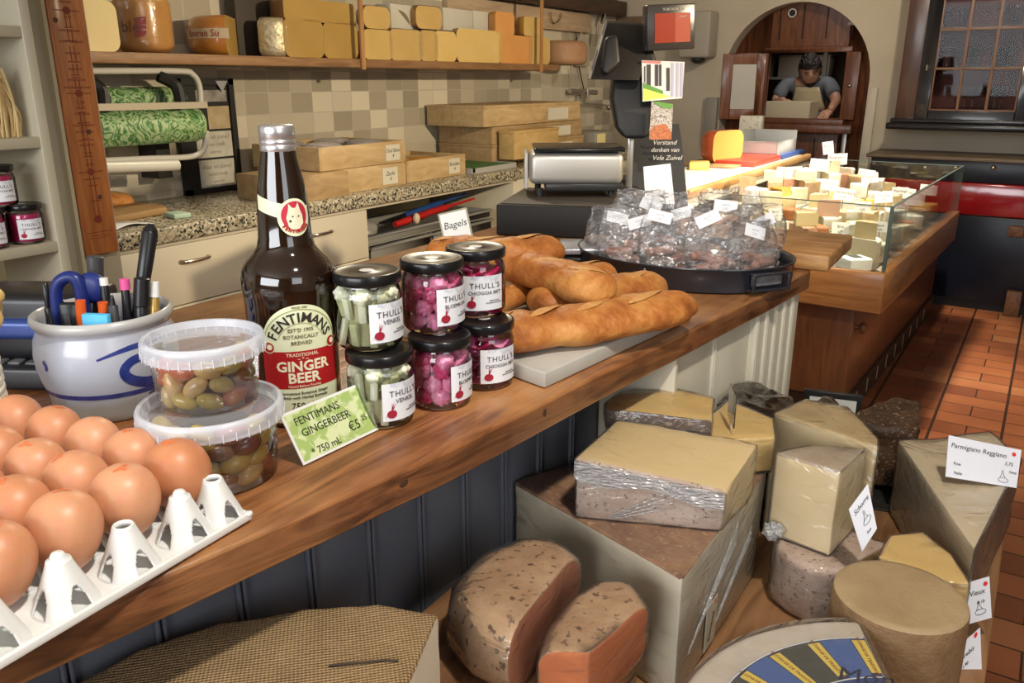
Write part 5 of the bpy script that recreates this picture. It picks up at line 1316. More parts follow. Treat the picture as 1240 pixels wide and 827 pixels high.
def bake(o, mods):
    for ty, kw in mods:
        m = o.modifiers.new(ty, ty)
        for k, v in kw.items(): setattr(m, k, v)
    dg = bpy.context.evaluated_depsgraph_get(); dg.update()
    me = bpy.data.meshes.new_from_object(o.evaluated_get(dg)); return me
def clouds(nm, s):
    t = bpy.data.textures.get(nm) or bpy.data.textures.new(nm, 'CLOUDS'); t.noise_scale = s; t.noise_depth = 3; return t
PASTE, RIND = 0, 1
WRAP = film('cling_film', (.985, .985, .985), base=.02, gain=.75, rough=.12, bump=.8, bscale=10, stretch=(1, 1.4, 3), haze=.03)
WRAPF = film('cling_film_bunched', (.95, .96, .98), base=.22, gain=.8, rough=.2, bump=1.0, bscale=55, stretch=(1, 1, 4), haze=.38)
def cheese(name, lab, g, mats, bev=.004, bevr=None, lump=.0025, lscale=.05, wrap=WRAP, sub=3, cat='cheese', group=None, pn=('paste', 'rind')):
    """g: closed solid in world space with material 0 = cut paste, 1 = rind"""
    xs = [v[0] for v in g.v]; ys = [v[1] for v in g.v]; zs = [v[2] for v in g.v]
    base = Vector(((min(xs)+max(xs))/2, (min(ys)+max(ys))/2, min(zs)))
    t = thing(name, lab, cat, base+Vector((0, 0, .0005)), 0, group)
    me = bpy.data.meshes.new('tmp'); me.from_pydata([tuple(Vector(v)-base) for v in g.v], [], g.f)
    for m in mats: me.materials.append(m)
    me.polygons.foreach_set('material_index', g.m)
    bm = bmesh.new(); bm.from_mesh(me); bmesh.ops.remove_doubles(bm, verts=bm.verts, dist=1e-6); bmesh.ops.recalc_face_normals(bm, faces=bm.faces)
    if bevr:
        es = [e for e in bm.edges if len(e.link_faces) == 2 and all(f.material_index == 1 for f in e.link_faces) and e.calc_face_angle(0) > .6]
        bmesh.ops.bevel(bm, geom=es, offset=bevr, segments=5, affect='EDGES', profile=.5, clamp_overlap=True, material=1)
    es = [e for e in bm.edges if len(e.link_faces) == 2 and e.calc_face_angle(0) > .55 and any(f.material_index == 1 for f in e.link_faces)]
    bmesh.ops.bevel(bm, geom=es, offset=bev, segments=2, affect='EDGES', profile=.5, clamp_overlap=True, material=1)
    es = [e for e in bm.edges if len(e.link_faces) == 2 and e.calc_face_angle(0) > .75 and all(f.material_index == 0 for f in e.link_faces)]
    if es: bmesh.ops.bevel(bm, geom=es, offset=bev, segments=2, affect='EDGES', profile=.5, clamp_overlap=True, material=0)
    # mesh the large faces evenly
    bmesh.ops.triangulate(bm, faces=[f for f in bm.faces if len(f.verts) > 4])
    for _ in range(sub):
        L_ = .028
        es = [e for e in bm.edges if e.calc_length() > L_]
        if not es: break
        bmesh.ops.subdivide_edges(bm, edges=es, cuts=1, use_grid_fill=True)
        bmesh.ops.triangulate(bm, faces=[f for f in bm.faces if len(f.verts) > 4])
    bm.normal_update()
    for v in bm.verts:
        p = (v.co+base); d = noise.noise(p/lscale)*lump+noise.noise(p/lscale*3.1)*lump*.4
        if v.co.z < .004: d = min(d, 0)*.3
        v.co += v.normal*d
    for f in bm.faces: f.smooth = True
    for e in bm.edges:
        if len(e.link_faces) == 2 and (e.calc_face_angle(0) > R(38)): e.smooth = False
    full = bmesh.ops
    for idx, nm in ((0, pn[0]), (1, pn[1])):
        b2 = bm.copy(); dl = [f for f in b2.faces if f.material_index != idx]
        if len(dl) == len(b2.faces): b2.free(); continue
        bmesh.ops.delete(b2, geom=dl, context='FACES'); m2 = bpy.data.meshes.new(nm); b2.to_mesh(m2); b2.free()
        for f in m2.polygons: f.material_index = 0
        m2.materials.append(mats[idx]); o = bpy.data.objects.new(nm, m2); COL.objects.link(o); o.parent = t
        if nm == pn[1]: o['label'] = 'natural rind'
    if wrap:
        b2 = bm.copy(); 
        for v in b2.verts:
            p = v.co+base; v.co += v.normal*(.0022+.0016*abs(noise.noise(p*35))+(0 if v.co.z > .01 else -.0015))
        m2 = bpy.data.meshes.new('plastic_wrap'); b2.to_mesh(m2); b2.free()
        for f in m2.polygons: f.material_index = 0
        m2.materials.append(wrap); o = bpy.data.objects.new('plastic_wrap', m2); COL.objects.link(o); o.parent = t
    bm.free(); return t
def pri(pts, z0, z1, top=RIND, bot=RIND):
    """pts: (x, y, kind of the side that starts here)"""
    g = G(); g.prism([(p[0], p[1]) for p in pts], z0, z1, 0, None, [p[2] for p in pts]); g.m[0] = bot; g.m[1] = top
    return g
def arc(cx, cy, r, a0, a1, n, kind=RIND):
    return [(cx+r*math.cos(R(a0+(a1-a0)*i/n)), cy+r*math.sin(R(a0+(a1-a0)*i/n)), kind) for i in range(n+1)]
def rindmat(name, c1, c2, c3=None, scale=18, bump=.5, bscale=60, rough=.6, ridge=0, spec=.4):
    if name in _mc: return _mc[name]
    m, nt, b = newmat(name); L = nt.links.new
    tc = N(nt, 'ShaderNodeTexCoord'); n = N(nt, 'ShaderNodeTexNoise', Scale=scale, Detail=7, Roughness=.65); L(tc.outputs['Object'], n.inputs['Vector'])
    r = N(nt, 'ShaderNodeValToRGB'); e = r.color_ramp.elements; e[0].position = .33; e[1].position = .68
    e[0].color = c4(c1); e[1].color = c4(c2)
    L(n.outputs['Fac'], r.inputs[0]); out = r.outputs[0]
    if c3:
        v = N(nt, 'ShaderNodeTexNoise', Scale=scale*7, Detail=2); L(tc.outputs['Object'], v.inputs['Vector'])
        r3 = N(nt, 'ShaderNodeValToRGB'); r3.color_ramp.elements[0].position = .60; r3.color_ramp.elements[1].position = .68; L(v.outputs['Fac'], r3.inputs[0])
        mx = N(nt, 'ShaderNodeMix', data_type='RGBA'); L(r3.outputs[0], mx.inputs[0]); L(out, mx.inputs[6]); mx.inputs[7].default_value = c4(c3); out = mx.outputs[2]
    L(out, b.inputs['Base Color']); b.inputs['Roughness'].default_value = rough; b.inputs['Specular IOR Level'].default_value = spec
    n2 = N(nt, 'ShaderNodeTexNoise', Scale=bscale, Detail=5, Roughness=.7); L(tc.outputs['Object'], n2.inputs['Vector']); h = n2.outputs['Fac']
    if ridge:   # cloth weave pressed into the rind
        sp = N(nt, 'ShaderNodeSeparateXYZ'); L(tc.outputs['Object'], sp.inputs[0]); waves = []
        for ax in ('X', 'Y'):
            mu = N(nt, 'ShaderNodeMath', operation='MULTIPLY_ADD'); mu.inputs[1].default_value = ridge; L(sp.outputs[ax], mu.inputs[0])
            nn = N(nt, 'ShaderNodeMath', operation='MULTIPLY'); nn.inputs[1].default_value = 3.2; L(n.outputs['Fac'], nn.inputs[0]); L(nn.outputs[0], mu.inputs[2])
            si = N(nt, 'ShaderNodeMath', operation='SINE'); L(mu.outputs[0], si.inputs[0]); waves.append(si.outputs[0])
        pr = N(nt, 'ShaderNodeMath', operation='MULTIPLY'); L(waves[0], pr.inputs[0]); L(waves[1], pr.inputs[1])
        ad = N(nt, 'ShaderNodeMath', operation='MULTIPLY_ADD'); ad.inputs[1].default_value = .5; L(pr.outputs[0], ad.inputs[0]); L(h, ad.inputs[2]); h = ad.outputs[0]
        mx = N(nt, 'ShaderNodeMix', data_type='RGBA', blend_type='MIX'); ml = N(nt, 'ShaderNodeMapRange'); ml.inputs[1].default_value = -.7; ml.inputs[2].default_value = .9; ml.inputs[4].default_value = .6
        L(pr.outputs[0], ml.inputs[0]); L(ml.outputs[0], mx.inputs[0]); L(out, mx.inputs[6]); mx.inputs[7].default_value = c4(tuple(min(1, x*1.9) for x in c2)); L(mx.outputs[2], b.inputs['Base Color'])
    bp = N(nt, 'ShaderNodeBump', Strength=bump, Distance=.006); L(h, bp.inputs['Height']); L(bp.outputs[0], b.inputs['Normal'])
    _mc[name] = m; return m
def pastemat(name, c1, c2, rough=.45, bump=.06):
    return mat(name, c1, rough, col2=c2, scale=5, bump=bump, bscale=25, sss=.08, ramp=(.3, .7))
P_PALE = pastemat('paste_pale_green', (.62, .545, .40), (.70, .63, .49))
P_CREAM = pastemat('paste_cream', (.71, .57, .33), (.79, .66, .42))
P_YEL = pastemat('paste_yellow', (.63, .48, .24), (.70, .56, .31))
P_GOLD = pastemat('paste_gold', (.62, .43, .15), (.70, .51, .21))
P_ORG = pastemat('paste_orange', (.60, .17, .045), (.66, .22, .07))
P_PINKO = pastemat('paste_salmon', (.50, .17, .075), (.56, .22, .10))
P_PARM = pastemat('paste_parmesan', (.55, .46, .31), (.62, .53, .38), .5, .2)
R_BROWN = rindmat('rind_brown', (.15, .060, .024), (.36, .20, .10), (.42, .24, .12), 16, .5)
R_CLOTH = rindmat('rind_cloth', (.19, .115, .05), (.34, .225, .11), None, 14, .7, 110, ridge=1150)
R_TAN = rindmat('rind_tan', (.36, .21, .105), (.54, .37, .22), (.13, .065, .03), 14, .5, 70)
R_PINKG = rindmat('rind_pinkgrey', (.40, .28, .21), (.58, .47, .39), (.24, .15, .10), 22, .5, 70)
R_DARK = rindmat('rind_dark', (.035, .017, .009), (.11, .06, .034), (.26, .19, .12), 20, .8, 60, .25)
R_WHEEL = rindmat('rind_wheel', (.15, .082, .036), (.27, .168, .082), None, 10, .5, 120)
R_GREY = rindmat('rind_greybrown', (.13, .085, .05), (.22, .15, .095), None, 10, .4, 40)
BLKW = mat('black_plastic_wrap', (.008, .005, .004), .16, col2=(.018, .010, .007), scale=25, bump=1.0, bscale=30, coat=.8)

# 1 big woven-rind half wheel
pts = [(-.480, .606, RIND), (-.545, .580, RIND), (-.61, .530, RIND), (-.668, .465, RIND), (-.702, .39, RIND), (-.712, .31, RIND), (-.68, .23, RIND), (-.60, .19, RIND), (-.37, .25, PASTE), (-.438, .50, PASTE)]
c1 = cheese('half_cheese', 'large brown half wheel with cloth-woven rind at the bottom left by the counter panelling', pri(pts, CRZ, .800), (P_PALE, R_CLOTH), .005, .012, .003, .09, wrap=None)
o = brush if False else None
g = G(); off = c1.location
cr_pts = [at(x, y, .8015)-Vector(off) for x, y in ((398, 806), (430, 803), (460, 800), (482, 800))]
g.tube(smooth_curve(cr_pts, 5), .0012, 6); g.build('cut_mark', mat('crease_dark', (.04, .025, .015), .7), c1)
# 2, 3 pink-orange wrapped pieces
pts = [(-.445, .868, RIND), (-.49, .893, RIND), (-.54, .855, RIND), (-.562, .79, RIND), (-.558, .73, RIND), (-.53, .68, RIND), (-.48, .655, RIND), (-.425, .655, PASTE)]
c2 = cheese('half_cheese', 'speckled tan wrapped half round with salmon cut side, left of the bright orange one', pri(pts, CRZ, .757), (P_PINKO, R_TAN), .003, .045, .003, .07)
pts = [(-.345, .700, PASTE), (-.337, .755, PASTE), (-.330, .825, RIND), (-.365, .862, RIND), (-.405, .845, RIND), (-.418, .79, RIND), (-.412, .72, RIND), (-.395, .672, PASTE)]
c3 = cheese('half_cheese', 'smaller film-wrapped piece with bright orange cut side at the bottom centre', pri(pts, CRZ, .738), (P_ORG, R_TAN), .003, .035, .003, .05)
# 4 the big block
F_, L_b, R_b = Vector((-.313, .897)), Vector((-.636, 1.005)), Vector((-.312, 1.262))
pts = [(F_.x, F_.y, PASTE), (R_b.x, R_b.y, RIND)]
a0 = math.degrees(math.atan2(R_b.y-F_.y, R_b.x-F_.x)); a1 = math.degrees(math.atan2(L_b.y-F_.y, L_b.x-F_.x))
for i in range(1, 12):
    t_ = i/12; r_ = (R_b-F_).length*(1-t_)+(L_b-F_).length*t_
    pts.append((F_.x+r_*math.cos(R(a0+(a1-a0)*t_)), F_.y+r_*math.sin(R(a0+(a1-a0)*t_)), RIND))
pts.append((L_b.x, L_b.y, PASTE))
ZBK = .735
c4_ = cheese('cheese_block', 'very large pale block with brown rind top, the biggest on the low table', pri(pts, TZ, ZBK), (P_PALE, R_BROWN), .003, None, .0035, .10)
# 5 wrapped slab on the block
def hexa(b4, t4, kinds):
    g = G(); g.add(b4+t4, [(3, 2, 1, 0), (4, 5, 6, 7), (0, 1, 5, 4), (1, 2, 6, 5), (2, 3, 7, 6), (3, 0, 4, 7)]); g.m = kinds; return g
z5 = ZBK+.001
b4 = [(-.502, .958, z5), (-.308, 1.035, z5), (-.303, 1.165, z5), (-.525, 1.15, z5)]
t4 = [(-.508, .962, hz(-.508, .962, 556)), (-.308, 1.035, hz(-.308, 1.035, 597)), (-.303, 1.165, hz(-.303, 1.165, 538)), (-.525, 1.15, hz(-.525, 1.15, 505))]
c5 = cheese('cheese_wedge', 'pale wedge with pinkish rind in silvery film lying on top of the biggest block', hexa(b4, t4, [1, 0, 1, 0, 0, 0]), (P_YEL, R_PINKG), .005, None, .003, .05)
# bunched bright film over the upper edge of its rind face
A0, A1 = Vector(t4[0]), Vector(t4[1]); dwn = Vector((0, 0, -1)); nrm = Vector((.37, -.93, 0)).normalized(); n = 30; vs = []; fs = []
for i in range(n+1):
    u = i/n; p0 = A0.lerp(A1, u)
    for k in range(9):
        v = k/8; wd = .030*(1-.25*u)+.006*math.sin(u*9)
        p_ = p0+dwn*(wd*v-.001)+nrm*(.0045+.002*noise.noise(Vector((u*14, v*5, 0))))
        vs.append(p_-Vector(c5.location))
for i in range(n):
    for k in range(8): fs.append((i*9+k, i*9+k+1, (i+1)*9+k+1, (i+1)*9+k))
G().add(vs, fs).build('bunched_film', WRAPF, c5, smooth=True)
# 7 yellow wedge and 6 thin wedge behind
z7 = .802
pts = [(-.385, 1.178, PASTE), (-.300, 1.258, PASTE), (-.325, 1.33, RIND), (-.42, 1.375, RIND), (-.425, 1.24, RIND), (-.56, 1.235, RIND), (-.56, 1.18, PASTE)]
c7 = cheese('cheese_wedge', 'smooth yellow wedge behind the silvery wrapped one, with a clear ticket spiked in it', pri(pts, z5, z7, top=PASTE), (P_GOLD, R_DARK), .006, None, .002, .08)
pz = [(733, 488), (750, 476), (820, 471), (864, 482), (862, 511), (800, 503), (735, 496)]
W6 = [at(x, y, .842) for x, y in pz]
g = G(); n = len(W6); g.prism([(p.x, p.y) for p in W6], .8045, .842, 0, None, [0, 0, 0, 0, 1, 1, 0][:n]); g.m[0] = 0; g.m[1] = 0
c6 = cheese('cheese_wedge', 'thin yellow wedge with dark rind edge, topmost of the stack under the counter edge', g, (P_GOLD, R_DARK), .003, None, .0015, .05)
p = at(884, 519, .803)
t = thing('cheese_ticket', 'clear plastic ticket seen edge-on, spiked in the smooth yellow wedge', 'ticket', p+Vector((0, 0, -.002)), R(118))
G().b(-.03, .03, -.0008, .0008, .015, .070).build('plate', film('ticket_clear', (.9, .9, .9), base=.25, gain=.9, rough=.1, bump=0), t)
G().b(-.006, .006, -.0006, .0006, 0, .016).build('spike', mat('ticket_white', (.7, .7, .7), .4), t)
# creased folds of film pulled across the wrapped pieces
def film_folds(t, lines, wd=.004):
    g = G(); inv = Vector(t.location)
    for (p0, p1, n_) in lines:
        a, b_ = Vector(p0)-inv, Vector(p1)-inv
        for k in range(n_):
            o_ = Vector((0, 0, (k-n_/2)*.0045)); P = smooth_curve([a+o_*.3, a.lerp(b_, .35)+o_, a.lerp(b_, .7)+o_*1.6, b_+o_*2.4], 5)
            g.tube([(q.x, q.y, q.z) for q in P], [.0004+wd*.18*math.sin(PI*i/(len(P)-1)) for i in range(len(P))], 5)
    return g.build('film_folds', WRAPF, t, smooth=True)
film_folds(c5, [((-.455, .972, .745), (-.365, 1.006, .792), 4)])
film_folds(c4_, [((-.3085, .93, .60), (-.3085, 1.12, .70), 4), ((-.3085, 1.0, .56), (-.3085, 1.2, .66), 3)], .003)
# 9 tall wedge
z9 = .785
q = [at(937, 500, z9), at(975, 484, z9), at(1010, 495, z9), at(1064, 530, z9), at(1064, 541, z9)]
pts = [(q[0].x, q[0].y, PASTE if False else RIND), (q[1].x, q[1].y, RIND), (q[2].x+.02, q[2].y+.02, RIND), (q[3].x, q[3].y, RIND), (q[4].x, q[4].y, PASTE)]
c9 = cheese('cheese_wedge', 'tall pale yellow wedge standing behind the ticketed one, right of the biggest block', pri(pts, TZ, z9), (P_CREAM, rindmat('rind_lightbrown', (.36, .25, .11), (.52, .40, .21), None, 14, .3, 60)), .004, None, .003, .07)
# 14 pinkish wedge on the table, 10 ticketed wedge upon it
pts = [(-.282, 1.235, RIND), (-.268, 1.200, RIND), (-.235, 1.176, RIND), (-.200, 1.168, RIND), (-.168, 1.182, PASTE), (-.120, 1.305, PASTE), (-.20, 1.325, RIND), (-.262, 1.300, RIND)]
c14 = cheese('cheese_wedge', 'pinkish-rinded film-wrapped wedge lying under the ticketed wedge', pri(pts, TZ, .640), (P_GOLD, R_PINKG), .003, .012, .003, .05)
g = G(); rnd = random.Random(2)
bc = at(936, 643, .66)-Vector(c14.location)
bm = bmesh.new(); bmesh.ops.create_icosphere(bm, subdivisions=4, radius=.014)
for v in bm.verts: v.co *= 1+.55*noise.noise(v.co*160)
g.add([tuple(v.co+bc) for v in bm.verts], [tuple(v.index for v in f.verts) for f in bm.faces]); bm.free(); g.build('film_twist', WRAPF, c14, smooth=True)
c_ = at(1021, 675, .641); zt10 = hz(c_.x, c_.y, 571)
q = [at(938, 547, zt10), at(984, 539, zt10), at(1049, 543, zt10), at(1017, 571, zt10)]
pts = [(q[0].x, q[0].y, RIND), (q[1].x, q[1].y+.0, PASTE), (q[2].x, q[2].y, PASTE), (q[3].x, q[3].y, PASTE)]
c10 = cheese('cheese_wedge', 'pale yellow wedge with a slanting ticket, lying on the pinkish-rinded wedge', pri(pts, .6415, zt10, top=RIND), (P_CREAM, rindmat('rind_greytan', (.30, .23, .16), (.44, .36, .26), None, 14, .3, 60)), .005, None, .002, .06)
# 15 yellow wedge
pts = [(-.118, 1.295, RIND), (-.122, 1.22, PASTE), (-.02, 1.205, PASTE), (.002, 1.215, PASTE), (-.03, 1.285, PASTE), (-.075, 1.335, RIND)]
c15 = cheese('cheese_wedge', 'golden film-wrapped wedge between the round wheel and the grey-sided wedge', pri(pts, TZ, .662, top=PASTE), (P_GOLD, R_TAN), .004, None, .002, .05)
# 13 round wheel
cw = at(1090, 719, .715); 
rw = .0815
prof = [(0, 0), (rw-.006, 0), (rw-.001, .004), (rw+.001, .03), (rw+.0015, .09), (rw, .168), (rw-.001, .172), (rw-.004, .175), (rw-.012, .1755), (rw-.04, .1745), (0, .174)]
t = thing('round_cheese', 'whole small round brown wheel with flat top at the lower right', 'cheese', (cw.x, cw.y, TZ+.0005), 0)
o = G().lathe(prof[:7], 72, cap=False).build('side_rind', R_WHEEL, t, smooth=True, auto=R(60))
o = G().lathe(prof[6:], 72, cap=False).build('top_rind', rindmat('rind_wheeltop', (.27, .185, .095), (.37, .27, .15), None, 8, .3, 60), t, smooth=True, auto=R(60))
# 16 blue labelled half wheel
bx, by, br = .010, .750, .262
pts = arc(bx, by, br, 117.5, 238, 22)+[(bx, by, PASTE)]; pts[22] = (pts[22][0], pts[22][1], PASTE)
z16 = .70
c16 = cheese('half_cheese', 'film-wrapped half wheel with a blue and yellow striped label at the bottom edge', pri(pts, TZ, z16), (P_CREAM, rindmat('rind_palegrey', (.44, .38, .31), (.56, .50, .43), None, 16, .3, 60)), .004, .010, .002, .08, wrap=None)
def ringseg(r0, r1, a0, a1, z, name, m, n=16):
    vs = []; fs = []
    for i in range(n+1):
        a = R(a0+(a1-a0)*i/n)
        for r in (r0, r1): vs.append(Vector((bx+r*math.cos(a), by+r*math.sin(a), z))-Vector(c16.location))
    for i in range(n): fs.append((2*i, 2*i+1, 2*i+3, 2*i+2))
    return G().add(vs, fs).build(name, m, LBp)
zl = z16+.0035
LBp = G().prism([(p[0]-c16.location.x, p[1]-c16.location.y) for p in arc(bx, by, .222, 118.5, 237, 30)]+[(bx-c16.location.x-.006, by-c16.location.y)], z16+.0015-c16.location.z, zl-c16.location.z).build('paper_label', mat('label_blue_dark', (.018, .032, .10), .4), c16)
LY = mat('label_yellow', (.62, .48, .08), .4); LB2 = mat('label_blue', (.055, .11, .30), .4); LG2 = mat('label_dark', (.055, .055, .045), .4)
a_ = 119.0; k = 0
while a_ < 200:
    ringseg(.158, .216, a_, a_+4.2, zl+.0006, 'yellow_bar', LY, 4)
    ringseg(.150, .218, a_+4.6, a_+14.6, zl+.0004, 'blue_panel' if k % 2 == 0 else 'dark_panel', LB2 if k % 2 == 0 else LG2, 8)
    am = R(a_+2.1); pc_ = Vector((bx+.187*math.cos(am), by+.187*math.sin(am), zl+.0009))-Vector(c16.location)
    lettering([('FROMAGE DE TRADITION', 0, 0, .0058)], 'bar_lettering', mat('label_brownink', (.25, .06, .02), .5), LBp, M=Matrix.Translation(pc_) @ Matrix.Rotation(am+PI, 4, 'Z'))
    a_ += 15.0; k += 1
ringseg(.0, .150, 119, 236, zl+.0006, 'blue_centre', mat('label_navy', (.022, .045, .17), .4))
ringseg(.150, .152, 119, 236, zl+.0008, 'white_ring', mat('label_pale', (.6, .62, .6), .4), 30); ringseg(.2195, .2215, 119, 236, zl+.0003, 'white_ring', mat('label_pale', (.6, .62, .6), .4), 30)
pm = at(1046, 824, z16)-Vector(c16.location)
lettering([('Mon', 0, 0, .034, {'shear': .25})], 'centre_lettering', mat('label_nearblack', (.01, .012, .03), .4), LBp, M=Matrix.Translation((pm.x, pm.y, zl+.001-c16.location.z)) @ Matrix.Rotation(YAW*.6, 4, 'Z'))
# its own sheet of film on top
vs = []; fs = []; n = 40; Rr = [0, .06, .12, .18, .24, br+.001, br+.004, br+.004]
for j, r in enumerate(Rr):
    for i in range(n+1):
        a = R(117+(238.5-117)*i/n); z = z16+.0055+.0015*noise.noise(Vector((r*30, a*6, 1))) if j < 5 else (z16+.002 if j == 5 else (z16-.010 if j == 6 else TZ+.02))
        vs.append(Vector((bx+r*math.cos(a), by+r*math.sin(a), z))-Vector(c16.location))
for j in range(len(Rr)-1):
    for i in range(n): fs.append((j*(n+1)+i, j*(n+1)+i+1, (j+1)*(n+1)+i+1, (j+1)*(n+1)+i))
G().add(vs, fs).build('plastic_wrap', WRAP, c16, smooth=True)
# 12 parmesan-style wedge
z12 = .692
q = [at(1180, 667, z12), at(1237, 556, z12), at(1196, 536, z12), at(1090, 535, z12)]
pts = [(q[0].x, q[0].y, RIND), (.043, q[1].y, RIND), (q[2].x, q[2].y+.06, RIND), (q[3].x, q[3].y, PASTE)]
c12 = cheese('cheese_wedge', 'large grey-gold hard cheese wedge carrying the white ticket at the right edge', pri(pts, TZ, z12, top=PASTE), (P_PARM, R_GREY), .003, None, .004, .09)
# dark wrapped ones
q = [at(x, y, .69) for x, y in ((1030, 502), (1062, 488), (1085, 481), (1115, 486), (1112, 520), (1060, 515), (1035, 512))]
c11 = cheese('cheese_block', 'dark brown mottled film-wrapped block behind the tall wedge at the right', pri([(p.x, p.y, RIND) for p in q], TZ+.017, .69), (P_PALE, R_DARK), .006, None, .007, .03, wrap=None)
t = thing('black_tray', 'flat black tray under the dark mottled block', 'tray', (-.19, 1.76, TZ+.0005), R(8))
G().b(-.11, .11, -.15, .15, 0, .004).build('base', STB, t, bevel=.001)
g = G(); g.b(-.11, .11, -.15, -.146, .004, .015); g.b(-.11, .11, .146, .15, .004, .015); g.b(-.11, -.106, -.146, .146, .004, .015); g.b(.106, .11, -.146, .146, .004, .015); g.build('rim', STB, t)
q = [at(x, y, .775) for x, y in ((868, 487), (885, 470), (905, 458), (935, 466), (965, 480), (968, 500), (930, 500), (890, 500))]
c8 = cheese('wrapped_cheese', 'black plastic wrapped cheese bundle beside the cream cupboard door', pri([(p.x, p.y, RIND) for p in q], TZ, .775), (P_PALE, BLKW), .010, None, .016, .035, wrap=None, pn=('paste', 'black_film'))
q = [at(x, y, .665) for x, y in ((965, 487), (990, 484), (1012, 478), (1016, 500), (1005, 512), (972, 510))]
c8b = cheese('wrapped_cheese', 'smaller black plastic wrapped bundle between the cream boards and the dark mottled block', pri([(p.x, p.y, RIND) for p in q], TZ, .665), (P_PALE, BLKW), .010, None, .014, .03, wrap=None, pn=('paste', 'black_film'))
# framed card behind
p = at(985, 492, TZ)
t = thing('framed_card', 'small black framed white card standing at the far end of the low table', 'frame', (-.36, 2.0, TZ+.001), R(12))
G().b(-.06, .075, -.006, .006, 0, .085).build('frame', STB, t, bevel=.002); G().b(-.045, .062, -.0075, -.006, .02, .070).build('card', mat('card_white', (.80, .82, .78), .5), t)

# ---------------------------------------------------------------- tickets on the big cheeses
def ticket(pts, D, lab, texts, dot=None, draw=True, name='cheese_ticket'):
    c = dpt(sum(p[0] for p in pts)/4, sum(p[1] for p in pts)/4, D)
    t = thing(name, lab, 'ticket', c, YAW, None)
    t.rotation_euler = (-PIT, 0, YAW) if False else (0, 0, YAW)
    inv = Matrix.Rotation(-YAW, 4, 'Z'); L_ = [inv @ (dpt(x, y, D)-c) for x, y in pts]
    nrm = (L_[1]-L_[0]).cross(L_[3]-L_[0]).normalized()
    if nrm.y > 0: nrm = -nrm
    g = G(); g.add([tuple(v) for v in L_]+[tuple(v-nrm*.0012) for v in L_], [(0, 1, 2, 3), (7, 6, 5, 4)]+[(i, 4+i, 4+(i+1) % 4, (i+1) % 4) for i in range(4)])
    g.build('card', mat('ticket_paper', (.66, .67, .72), .5), t)
    ex = (L_[1]-L_[0]); w_ = ex.length; ex = ex.normalized(); ey = (L_[0]-L_[3]); h_ = ey.length; ey = ey.normalized(); o0 = L_[3]
    fn = lambda x, y, z: tuple(o0+ex*(x*w_)+ey*(y*h_)+nrm*(.0006+z))
    for k, (s_, x, y, sz) in enumerate(texts):
        fx = lambda a, b, c_, x=x, y=y: tuple(o0+ex*(x*w_+a)+ey*(y*h_+b)+nrm*(.0006+c_))
        lettering([(s_, 0, 0, sz, {'shear': .15})], 'handwriting', INK, t, fn=fx)
    if dot:
        vs = [Vector(fn(dot[0], dot[1], .0002))+ex*(.0035*math.cos(a*.52))+ey*(.0035*math.sin(a*.52)) for a in range(12)]
        G().add(vs, [tuple(range(12))]).build('red_seal', mat('seal_red', (.60, .02, .02), .5), t)
    if draw:
        cx, cy = draw
        P = [Vector(fn(cx, cy, .0004))+ex*(.0085*math.cos(a*.3))+ey*(.0040*math.sin(a*.3)) for a in range(21)]
        G().tube(P, .0003, 4, closed=True).build('drawing', INK, t)
        P = [Vector(fn(cx, cy, .0004))+ex*x_+ey*y_ for x_, y_ in ((-.006, .003), (-.003, .010), (-.0035, .016), (-.001, .016), (-.0005, .010), (.003, .004))]
        G().tube(P, .0003, 4).build('drawing', INK, t)
    return t
dp = (Vector((q[0].x, q[0].y, 0))).length
D12 = (at(1190, 590, z12)-Vector((0, 0, CAMZ))).dot(_fw)
ticket([(1149, 527), (1237, 545), (1231, 591), (1145, 577)], D12, 'white ticket reading Parmigiano Reggiano with a red seal, on the large grey-gold wedge', [('Parmigiano Reggiano', .42, .78, .0115), ('Koe', .14, .36, .0075), ('Italie', .16, .14, .0075), ('3,75', .84, .60, .0085), ('/ons', .90, .42, .0075)], (.90, .86), (.78, .20))
p = Vector((q[0].x, q[0].y, 0))
D10 = (at(1045, 668, .66)-Vector((0, 0, CAMZ))).dot(_fw)-.06
ticket([(1028, 617), (1051, 586), (1062, 640), (1044, 668)], D10, 'slanting white ticket on the right side of the pale wedge above the round wheel', [('Schorre', .5, .80, .0105), ('koe', .5, .2, .006)], None, (.55, .42))
D13 = 1.20
ticket([(1161, 709), (1198, 698), (1201, 748), (1165, 758)], 1.235, 'white ticket with a red seal standing right of the round wheel, upper one', [('le Vieux', .45, .70, .0105), ('4,10', .65, .45, .007)], (.85, .86), (.62, .22))
ticket([(1155, 789), (1187, 760), (1189, 815), (1156, 832)], 1.19, 'white ticket with a red seal standing right of the round wheel, lower one', [('Brebis', .5, .62, .0100), ('1,90', .4, .35, .007)], (.82, .92), None)
Db = 1.03
p0 = at(868, 770, .62)
tk = thing('cheese_ticket', 'narrow handwritten paper slip under the film on the right face of the biggest block', 'ticket', (-.3105, 1.02, .585), R(90))
l = G().b(-.022, .022, -.003, -.002, -.030, .045).build('slip', mat('slip_paper', (.50, .46, .36), .6), tk)
lettering([('Emmental', 0, .004, .0115, {'rz': R(70)})], 'handwriting', INK, tk, M=Matrix.Translation((0, -.0036, 0)) @ Matrix.Rotation(PI/2, 4, 'X'))
G().ell((.012, -.003, .040), (.003, .001, .003)).build('red_seal', mat('seal_red', (.60, .02, .02), .5), tk)
